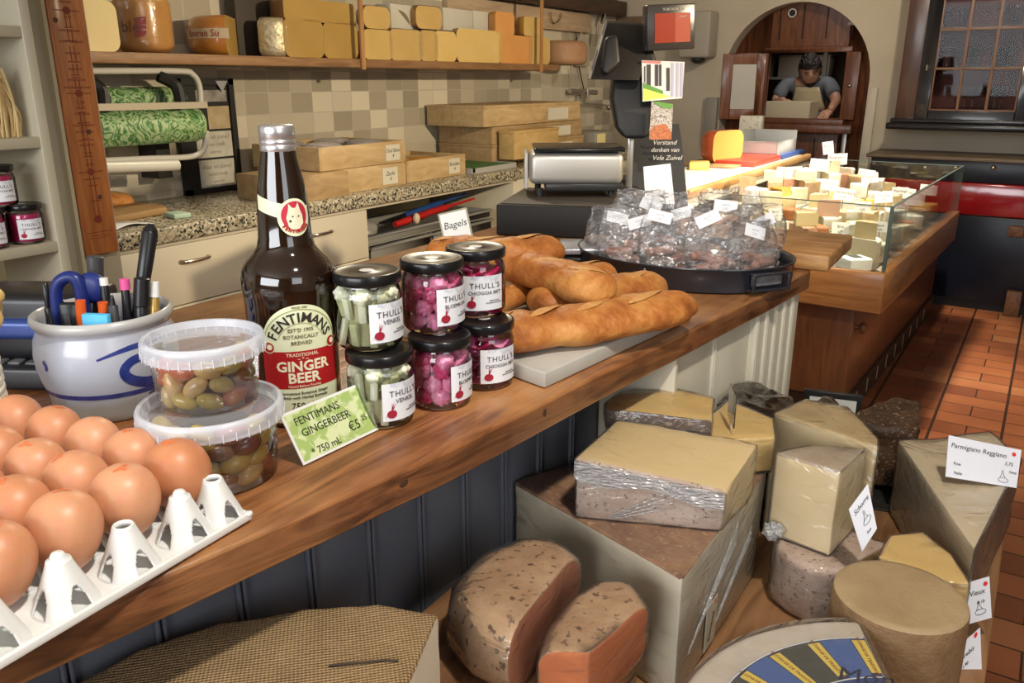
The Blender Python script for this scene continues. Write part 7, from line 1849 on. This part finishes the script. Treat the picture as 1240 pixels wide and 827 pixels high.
# ---------------------------------------------------------------- cheeses in the display case
cm = Matrix.Translation(case.location) @ Matrix.Rotation(ca, 4, 'Z')
PZ = KZ-.0745
STEPS = [(-.76, -.53, .20), (-.53, -.30, .12), (-.30, -.12, .045)]
for (a_, b_, z_) in STEPS: G().b(a_, b_-.001, .05, CL-.05, KZ-.0745, KZ-.0745+z_).build('display_step', mat('display_base', (.40, .38, .33), .35, metal=.3), case, bevel=.002)
def base_z(x):
    for (a_, b_, z_) in STEPS:
        if a_ <= x < b_: return PZ+z_+.0005
    return PZ
CP_ = [('white', mat('case_white', (.70, .63, .47), .5, col2=(.60, .52, .36), scale=8)), ('cream', mat('case_cream', (.64, .52, .29), .5, col2=(.54, .42, .22), scale=8)), ('yellow', mat('case_yellow', (.72, .50, .14), .45)),
       ('orange', mat('case_orange', (.62, .27, .10), .45)), ('blue-veined', mat('case_blue', (.70, .68, .58), .5, col2=(.25, .32, .28), scale=45, ramp=(.58, .66))), ('herb-flecked', mat('case_herb', (.66, .66, .44), .5, col2=(.22, .32, .14), scale=60, ramp=(.60, .66))), ('pinkish', mat('case_pink', (.62, .38, .27), .5)), ('tan', mat('case_tan', (.52, .38, .22), .55, col2=(.42, .28, .15), scale=20))]
CR_ = {'white': (.72, .68, .58), 'cream': (.50, .36, .20), 'yellow': (.55, .30, .06), 'orange': (.42, .16, .06), 'blue-veined': (.62, .58, .48), 'herb-flecked': (.5, .5, .38), 'pinkish': (.45, .24, .15), 'tan': (.36, .24, .13)}
rnd = random.Random(11)
rown = ['first', 'second', 'third', 'fourth', 'fifth', 'sixth', 'seventh', 'eighth', 'ninth']
coln = ['first', 'second', 'third', 'fourth', 'fifth', 'sixth']
WPK = mat('paper_wrap_white', (.80, .80, .80), .45, bump=.4, bscale=60)
tops = {}
for r in range(9):
    for c in range(6):
        x = -.69+.108*c+rnd.uniform(-.008, .008); y = .14+.195*r+rnd.uniform(-.015, .015)
        if r == 0 and c > 3: kind = 'packet'
        elif r == 1 and c == 4: kind = 'log'
        else: kind = rnd.choice(['wedge', 'wedge', 'block', 'round', 'wedge'])
        ci = rnd.choices(range(8), (6, 6, 2.2, 1.2, 2, 1.2, 1, 2))[0]; cn, pm = CP_[ci]
        rm = mat('case_rind_'+cn, CR_[cn], .6, col2=tuple(q*.75 for q in CR_[cn]), scale=25)
        h = rnd.uniform(.055, .10) if c > 0 else rnd.uniform(.08, .12)
        bz_ = base_z(x); p = cm @ Vector((x, y, bz_)); rz = rnd.uniform(-2.6, 0.2)
        where = '%s row from the near end of the glass case, %s from left' % (rown[r], coln[c])
        if kind == 'packet':
            t = thing('wrapped_cheese', 'white paper-wrapped cheese, '+where, 'cheese', p, rz); cn = 'white'
            G().b(-.05, .05, -.045, .045, 0, .05).build('paper', WPK, t, bevel=.008, seg=3); G().b(-.02, .02, -.028, .022, .051, .052).build('sticker', mat('sticker_dark', (.08, .09, .08), .5), t); h = .05
        elif kind == 'log':
            t = thing('goat_log', 'grey goat log, '+where, 'cheese', p, R(15)); G().tube([(-.11, 0, .028), (.11, 0, .028)], .028, 20).build('log', mat('log_grey', (.50, .47, .36), .6, col2=(.42, .40, .30), scale=30), t, smooth=True, auto=R(40)); h = .056
        elif kind == 'round':
            t = sector('soft_cheese', 'round %s cheese, %s' % (cn, where), p, rnd.uniform(.045, .06), h*.6, 0, 360, pm, pm if ci < 2 else rm, rz, .012); h *= .6
        elif kind == 'block':
            t = thing('cheese_piece', '%s cheese block, %s' % (cn, where), 'cheese', p, rz); a_, b_ = rnd.uniform(.045, .06), rnd.uniform(.035, .05)
            G().b(-a_, a_, -b_, b_, 0, h).build('paste', pm, t, bevel=.003); G().b(-a_-.003, -a_+.0005, -b_, b_, 0, h).build('rind', rm, t, bevel=.001)
        else:
            w_ = rnd.uniform(40, 65); rad = rnd.uniform(.10, .125); t = sector('cheese_piece', '%s cheese wedge, %s' % (cn, where), p, rad, h, -w_/2, w_/2, pm, rm, rz, .01)
            for ch_ in kids(t): ch_.location.x -= rad*.55
        tops[(r, c)] = (x, y, bz_+h, cn)
k = 0
for (r, c) in [(0, 1), (0, 3), (1, 0), (1, 2), (1, 5), (2, 1), (2, 3), (2, 4), (3, 0), (3, 2), (3, 5), (4, 1), (4, 3), (4, 4), (5, 0), (5, 2), (5, 3), (6, 1), (6, 4), (7, 0), (7, 2), (7, 3), (8, 1), (8, 3)]:
    x, y, z, cn0 = tops[(r, c)]; ci = rnd.choices(range(8), (6, 6, 2.4, 1.2, 2, 1.2, 1, 1))[0]; cn, pm = CP_[ci]; h = rnd.uniform(.04, .075)
    rm = mat('case_rind_'+cn, CR_[cn], .6); p = cm @ Vector((x, y, z+.001)); where = 'stacked in the %s row from the case\'s near end, %s from left' % (rown[r], coln[c])
    w_ = rnd.uniform(45, 70); t = sector('cheese_piece', '%s wedge %s' % (cn, where), p, .095, h, -w_/2, w_/2, pm, rm, rnd.uniform(0, 6), .01)
    for ch_ in kids(t): ch_.location.x -= .05
    tops[(r, c)] = (x, y, z+h+.001, cn)
# white price tickets standing in the cheeses
TKM = mat('ticket_bright', (.80, .79, .75), .5)
n_ = 0
for (r, c, w_, h_, tx) in [(1, 4, .075, .05, 'Brie'), (2, 1, .07, .045, 'Geit'), (2, 5, .06, .045, 'Blauw'), (3, 3, .085, .055, 'Camembert'), (3, 4, .07, .05, 'Chaource'), (4, 2, .08, .05, 'Morbier'), (5, 1, .09, .06, 'Oude geit'), (5, 4, .085, .055, 'Comte'), (6, 3, .08, .05, 'Reblochon'), (6, 5, .09, .055, 'Tomme'), (7, 1, .10, .06, 'Roquefort'), (7, 4, .09, .055, 'Manchego'), (8, 2, .09, .06, 'Epoisses'), (8, 4, .10, .06, 'Pecorino'), (8, 5, .09, .055, 'Truffel'), (4, 5, .07, .045, 'Feta'), (8, 0, .06, .07, 'Kaas'), (0, 2, .06, .045, 'Bries')]:
    x, y, z, cn0 = tops[(r, c)]; p = cm @ Vector((x, y+.0, z-.012))
    t = thing('price_ticket', 'white price ticket, %s row from the near end of the glass case, %s from left' % (rown[r], coln[c]), 'ticket', p, YAW*.6+rnd.uniform(-.35, .35))
    tl = rnd.uniform(-.15, .15)
    M = Matrix.Translation((0, 0, .055)) @ Matrix.Rotation(tl, 4, 'Y') @ Matrix.Rotation(R(-12), 4, 'X')
    G().b(-w_/2, w_/2, -.001, .001, 0, h_, 0, M).build('card', TKM, t)
    G().tube([(0, 0, 0), (0, 0, .060)], .0018, 6).build('pin', mat('steel', (.5, .5, .5), .25, metal=1), t)
    lettering([(tx, 0, h_*.64, h_*.34), ('2,95', 0, h_*.25, h_*.26)], 'lettering', mat('ticket_ink', (.12, .11, .09), .6), t, M=M @ Matrix.Translation((0, -.0014, 0)) @ Matrix.Rotation(PI/2, 4, 'X'))
# ---------------------------------------------------------------- on the service ledge
LZ = .9125
p = at(893, 203, LZ)
t = sector('edam_cheese', 'red waxed cheese half with a bright yellow cut face on the service ledge', (p.x-.12, p.y+.16, LZ+.012), .135, .165, 68, 258, mat('edam_yellow', (.80, .52, .14), .45), mat('edam_red', (.52, .10, .03), .3, coat=.6), 0, .05)
t.rotation_euler = (0, 0, 0)
t0 = G().b(-.17, .13, -.16, .18, 0, .011).build('cheese_board', wood('edam_board', (.30, .18, .08), (.42, .27, .13), (6, 1.5, 6), .5), None, bevel=.003); t0.location = (p.x-.13, p.y+.08, LZ); tag(t0, 'round-cornered board under the red waxed cheese', 'board')
def slab_on(px, py, w_, l_, h_, rz, name, lab, cat, m, part='body'):
    p = at(px, py, LZ); t = thing(name, lab, cat, (p.x-w_/2, p.y, LZ), rz); G().b(-w_/2, w_/2, -l_/2, l_/2, 0, h_).build(part, m, t, bevel=.004); return t
slab_on(930, 198, .22, .50, .028, R(0), 'red_cutting_board', 'red plastic cutting board on the service ledge', 'board', mat('red_board', (.62, .07, .045), .4))
slab_on(962, 189, .22, .50, .026, R(0), 'blue_cutting_board', 'blue plastic cutting board beyond the red one', 'board', mat('blue_board', (.06, .12, .40), .4))
p = at(930, 189, LZ)
t = thing('paper_box', 'speckled white paper block standing among the boards on the service ledge', 'box', (p.x-.20, p.y+.28, LZ+.030), R(10)); G().b(-.07, .07, -.05, .05, 0, .19).build('block', mat('speckle_paper', (.70, .68, .58), .6, col2=(.40, .38, .34), scale=70, ramp=(.6, .66)), t, bevel=.003)
slab_on(858, 205, .10, .16, .035, R(20), 'cheese_piece', 'small yellow cheese slab before the red waxed cheese', 'cheese', CP_[2][1])
slab_on(838, 224, .12, .22, .012, R(4), 'white_board', 'thin white plastic board at the near end of the service ledge', 'board', mat('board_white', (.72, .70, .64), .4))
p = at(800, 232, LZ)
t = thing('black_slicer', 'small black machine on the near end of the service ledge', 'device', (p.x-.10, p.y+.02, LZ), R(0)); G().b(-.12, .14, -.05, .14, 0, .045).build('body', BLKP, t, bevel=.006); G().b(.02, .10, -.03, .10, .045, .07).build('motor', BLKP, t, bevel=.01)
t = thing('plastic_bin', 'grey-white open plastic bin at the far end of the service ledge', 'bin', (srv.location.x-.22, srv.location.y+SL-.24, LZ+.027), 0)
m = mat('bin_white', (.50, .52, .52), .4)
G().b(-.14, .12, -.20, .2, 0, .006).build('base', m, t); g = G(); g.b(.112, .12, -.2, .2, .006, .07); g.b(-.14, -.132, -.2, .2, .006, .12); g.b(-.14, .12, .192, .2, .006, .12); g.b(-.14, .12, -.2, -.192, .006, .07); g.build('wall', m, t, bevel=.002)
# ---------------------------------------------------------------- person working behind the hatch
PYY = 6.62
def pp(px, py, Y=PYY): return atY(px, py, Y)
hc = pp(981, 87)
per = thing('person', 'person in grey T-shirt and cream apron bending over work behind the hatch', 'person', (hc.x, PYY+.12, 0), 0)
inv = Vector(per.location)
SKIN = mat('skin', (.42, .22, .14), .5, sss=.15); SHIRT = mat('shirt_grey', (.115, .125, .145), .8); APR = mat('apron_cream', (.62, .52, .32), .8); APB = mat('apron_blue', (.10, .12, .15), .8); HAIR = mat('hair_dark', (.022, .013, .009), .6, bump=.6, bscale=120)
def skinmesh(name, verts, edges, radii, m, parent, root=0, lv=2):
    me = bpy.data.meshes.new(name); me.from_pydata([tuple(v) for v in verts], edges, []); o = bpy.data.objects.new(name, me); COL.objects.link(o); me.materials.append(m)
    md = o.modifiers.new('s', 'SKIN'); md.use_smooth_shade = True
    for i, r in enumerate(radii): me.skin_vertices[0].data[i].radius = (r, r) if not isinstance(r, tuple) else r
    me.skin_vertices[0].data[root].use_root = True
    ms = o.modifiers.new('u', 'SUBSURF'); ms.levels = lv; ms.render_levels = lv
    o.parent = parent; return o
def L3(px, py, Y): return pp(px, py, Y)-inv
sh_l, sh_r = L3(952, 101, PYY+.10), L3(1004, 100, PYY+.10)
nk = L3(980, 101, PYY+.10); pel = Vector((nk.x, .18, .98)); chst = Vector((nk.x, .14, 1.22))
el_l, el_r = L3(938, 124, PYY+.02), L3(1013, 122, PYY+.02)
ha_l, ha_r = Vector((nk.x-.12, -.20, 1.20)), L3(1006, 134, PYY-.18)
hp_l, hp_r = Vector((nk.x-.10, .20, .92)), Vector((nk.x+.10, .20, .92)); kn = .50
V = [pel, chst, nk+Vector((0, .03, -.03)), nk+Vector((0, -.03, .06)), sh_l, el_l, ha_l, sh_r, el_r, ha_r, hp_l, hp_l+Vector((-.01, -.02, -.42)), Vector((hp_l.x-.01, .24, .05)), hp_r, hp_r+Vector((.01, -.02, -.42)), Vector((hp_r.x+.01, .24, .05)),
     Vector((hp_l.x-.01, .12, .035)), Vector((hp_r.x+.01, .12, .035))]
E_ = [(0, 1), (1, 2), (2, 3), (2, 4), (4, 5), (5, 6), (2, 7), (7, 8), (8, 9), (0, 10), (10, 11), (11, 12), (0, 13), (13, 14), (14, 15), (12, 16), (15, 17)]
RD = [(.14, .10), (.15, .11), .075, .050, .052, .040, .028, .052, .040, .028, .09, .06, .042, .09, .06, .042, .035, .035]
body = skinmesh('body', V, E_, RD, SKIN, per)
# T-shirt: torso and sleeves a little larger
V2 = [pel+Vector((0, 0, .02)), chst, nk+Vector((0, .035, -.035)), sh_l, sh_l.lerp(el_l, .85), sh_r, sh_r.lerp(el_r, .80)]
skinmesh('shirt', V2, [(0, 1), (1, 2), (2, 3), (3, 4), (2, 5), (5, 6)], [(.15, .112), (.162, .120), (.088, .080), .062, .056, .062, .056], SHIRT, per)
# head on the neck, bowed
hcx = L3(981, 86, PYY+.02); MH = Matrix.Translation(hcx) @ Matrix.Rotation(R(24), 4, 'X') @ Matrix.Rotation(R(18), 4, 'Z')
def headmesh():
    bm = bmesh.new(); bmesh.ops.create_uvsphere(bm, u_segments=32, v_segments=24, radius=1)
    for v in bm.verts:
        x, y, z = v.co; w = .074*(1-.22*max(0, -z)**1.5); d = .095
        X, Yy, Z = x*w, y*d, z*.118
        if y < 0 and z < .2: X *= 1-.10*(-y)
        f = max(0, -y)
        Yy -= .020*math.exp(-((X/.012)**2))*math.exp(-(((Z+.012)/.022)**2))*f      # nose
        Yy += .008*(math.exp(-(((abs(X)-.030)/.014)**2)-((Z-.012)/.012)**2))*f         # eye sockets
        Yy -= .006*math.exp(-((X/.022)**2)-((Z+.05)/.008)**2)*f; Yy -= .010*math.exp(-((X/.025)**2)-((Z+.098)/.018)**2)*f
        v.co = (X, Yy, Z)
    return bm
bm = headmesh(); g = G(); g.add([tuple(MH @ v.co) for v in bm.verts], [tuple(v.index for v in f.verts) for f in bm.faces]); bm.free()
g.ell((.076, .005, 0), (.008, .016, .026), 12, 8, 0, MH); g.ell((-.076, .005, 0), (.008, .016, .026), 12, 8, 0, MH)
hd = g.build('head', SKIN, per, smooth=True)
g = G()
for sx in (-1, 1): g.ell((sx*.028, -.086, .012), (.011, .006, .005), 10, 6, 0, MH)
g.build('eyes', mat('eye_dark', (.03, .02, .015), .3), hd, smooth=True)
g = G()
for sx in (-1, 1): g.tube([MH @ Vector((sx*.014, -.098, .030)), MH @ Vector((sx*.028, -.094, .034)), MH @ Vector((sx*.044, -.082, .030))], .003, 6)
g.build('eyebrows', HAIR, hd, smooth=True)
G().tube([MH @ Vector((-.02, -.087, -.050)), MH @ Vector((0, -.093, -.048)), MH @ Vector((.02, -.087, -.050))], .004, 6).build('mouth', mat('lips', (.30, .11, .08), .5), hd, smooth=True)
bm = bmesh.new(); bmesh.ops.create_icosphere(bm, subdivisions=5, radius=1)
g = G(); keep = {}
vs = []; 
for v in bm.verts:
    x, y, z = v.co; n0 = noise.noise(v.co*6)*.10; p = Vector((x*.082, y*.104+.008, z*.122+.012))*(1+n0)
    hairline = .25 if y < -.2 else -.45
    if z < hairline+.12*noise.noise(v.co*5): p *= .80
    vs.append(tuple(MH @ p))
g.add(vs, [tuple(v.index for v in f.verts) for f in bm.faces]); bm.free(); g.build('hair', HAIR, per, smooth=True)
# beard shade as short hair on the chin
g = G(); bm = headmesh(); vs = []; fs = []; idx = {}
for f in bm.faces:
    c = f.calc_center_median()
    if c.z < -.058 and c.y < .02 and not (abs(c.x) < .02 and -.062 < c.z < -.04):
        ids = []
        for v in f.verts:
            if v.index not in idx: idx[v.index] = len(vs); vs.append(tuple(MH @ (v.co*1.03)))
            ids.append(idx[v.index])
        fs.append(tuple(ids))
bm.free(); g.add(vs, fs).build('beard', HAIR, per, smooth=True)
# hands
def hand(pos, direc, side, name):
    d = Vector(direc).normalized(); s_ = Vector((side, 0, 0)); s_ = (s_-d*s_.dot(d)).normalized(); n = d.cross(s_)
    V = [Vector(pos), Vector(pos)+d*.05]; E_ = [(0, 1)]; Rr = [(.026, .016), (.036, .014)]
    for k, (o_, l_) in enumerate(((-.030, .062), (-.010, .072), (.010, .068), (.028, .052))):
        b0 = V[1]+s_*o_+d*.03; V += [b0, b0+d*l_*.5+Vector((0, 0, -.008)), b0+d*l_+Vector((0, 0, -.026))]; i = len(V)-3; E_ += [(1, i), (i, i+1), (i+1, i+2)]; Rr += [.0095, .0085, .0072]
    b0 = V[0]-s_*.035+d*.028; V += [b0, b0-s_*.018+d*.028+Vector((0, 0, -.010))]; i = len(V)-2; E_ += [(0, i), (i, i+1)]; Rr += [.012, .0095]
    return skinmesh(name, V, E_, Rr, SKIN, per)
hand(ha_r, (-.25, -.75, -.35), 1, 'hand'); hand(ha_l, (.3, -.8, -.3), -1, 'hand')
# apron bib and skirt shaped over the chest
g = G(); vs = []; fs = []; n, m_n = 14, 16
for j in range(m_n+1):
    v = j/m_n; zz = nk.z-.025-v*.55
    for i in range(n+1):
        u = i/n*2-1; wd = (.085+.07*min(1, v*2.2)) if v < .4 else .16; x = nk.x+u*wd
        yb = chst.y+(.0 if v < .3 else (v-.3)*.1); y = yb-.200-.010*v+.10*(u*wd/.17)**2
        if v < .35: y += -.0-(.35-v)*.16+.02
        vs.append((x, y, zz))
for j in range(m_n):
    for i in range(n): fs.append((j*(n+1)+i, j*(n+1)+i+1, (j+1)*(n+1)+i+1, (j+1)*(n+1)+i))
cut = int(m_n*.34)*n
g1 = G(); g1.v = vs and [tuple(v) for v in vs]; g1.f = fs[:cut]; g1.m = [0]*len(g1.f); o = g1.build('apron_bib', APR, per, smooth=True); md = o.modifiers.new('s', 'SOLIDIFY'); md.thickness = .003
g2 = G(); g2.v = [tuple(v) for v in vs]; g2.f = fs[cut:]; g2.m = [0]*len(g2.f); o = g2.build('apron_skirt', APB, per, smooth=True); md = o.modifiers.new('s', 'SOLIDIFY'); md.thickness = .003
# pale carton on the hatch sill
a, b_ = pp(921, 142, 6.30), pp(994, 142, 6.30)
t = thing('carton', 'pale cardboard carton on the hatch sill before the person', 'box', (a.x+.03, 6.29, HZ0+.0005), R(-6))
PCB = mat('carton_pale', (.56, .50, .36), .7)
hB = pp(958, 123, 6.3).z-HZ0
G().b(0, b_.x-a.x-.10, 0, .010, 0, hB).build('front_panel', PCB, t, bevel=.001); G().b(0, b_.x-a.x-.10, .17, .18, 0, hB).build('rear_panel', PCB, t, bevel=.001)
G().b(0, .008, .01, .17, 0, hB).build('side_panel', PCB, t); G().b(b_.x-a.x-.108, b_.x-a.x-.10, .01, .17, 0, hB).build('side_panel', PCB, t); G().b(.008, b_.x-a.x-.108, .01, .17, 0, .006).build('base', PCB, t)
G().b(HX0-.02, HX1+.02, HY+.031, HY+.42, HZ0-.05, HZ0).build('inner_sill', PANW, dr, bevel=.003)
# kitchen rack behind the person
t = thing('kitchen_rack', 'dim rack with pale boxes behind the person in the kitchen', 'rack', (-2.45, 7.3, 0), 0)
g = G(); 
for z in (.4, 1.0, 1.35, 1.7): G().b(0, .8, 0, .35, z, z+.02).build('shelf', mat('rack_steel', (.25, .22, .18), .5), t)
for x in (.0, .77): G().b(x, x+.03, 0, .03, 0, 2.0).build('post', mat('rack_steel', (.25, .22, .18), .5), t)
for (x, lb) in ((-2.30, 'left'), (-2.05, 'middle'), (-1.82, 'right')):
    t = thing('storage_box', 'pale storage box on the dim kitchen rack, %s one' % lb, 'box', (x, 7.35, 1.0205+.35), 0); G().b(0, .18, 0, .22, 0, .16).build('box', mat('carton_dim', (.30, .26, .20), .7), t, bevel=.003); G().b(-.003, .183, -.003, .223, .16, .17).build('lid', mat('carton_dim', (.30, .26, .20), .7), t, bevel=.002)
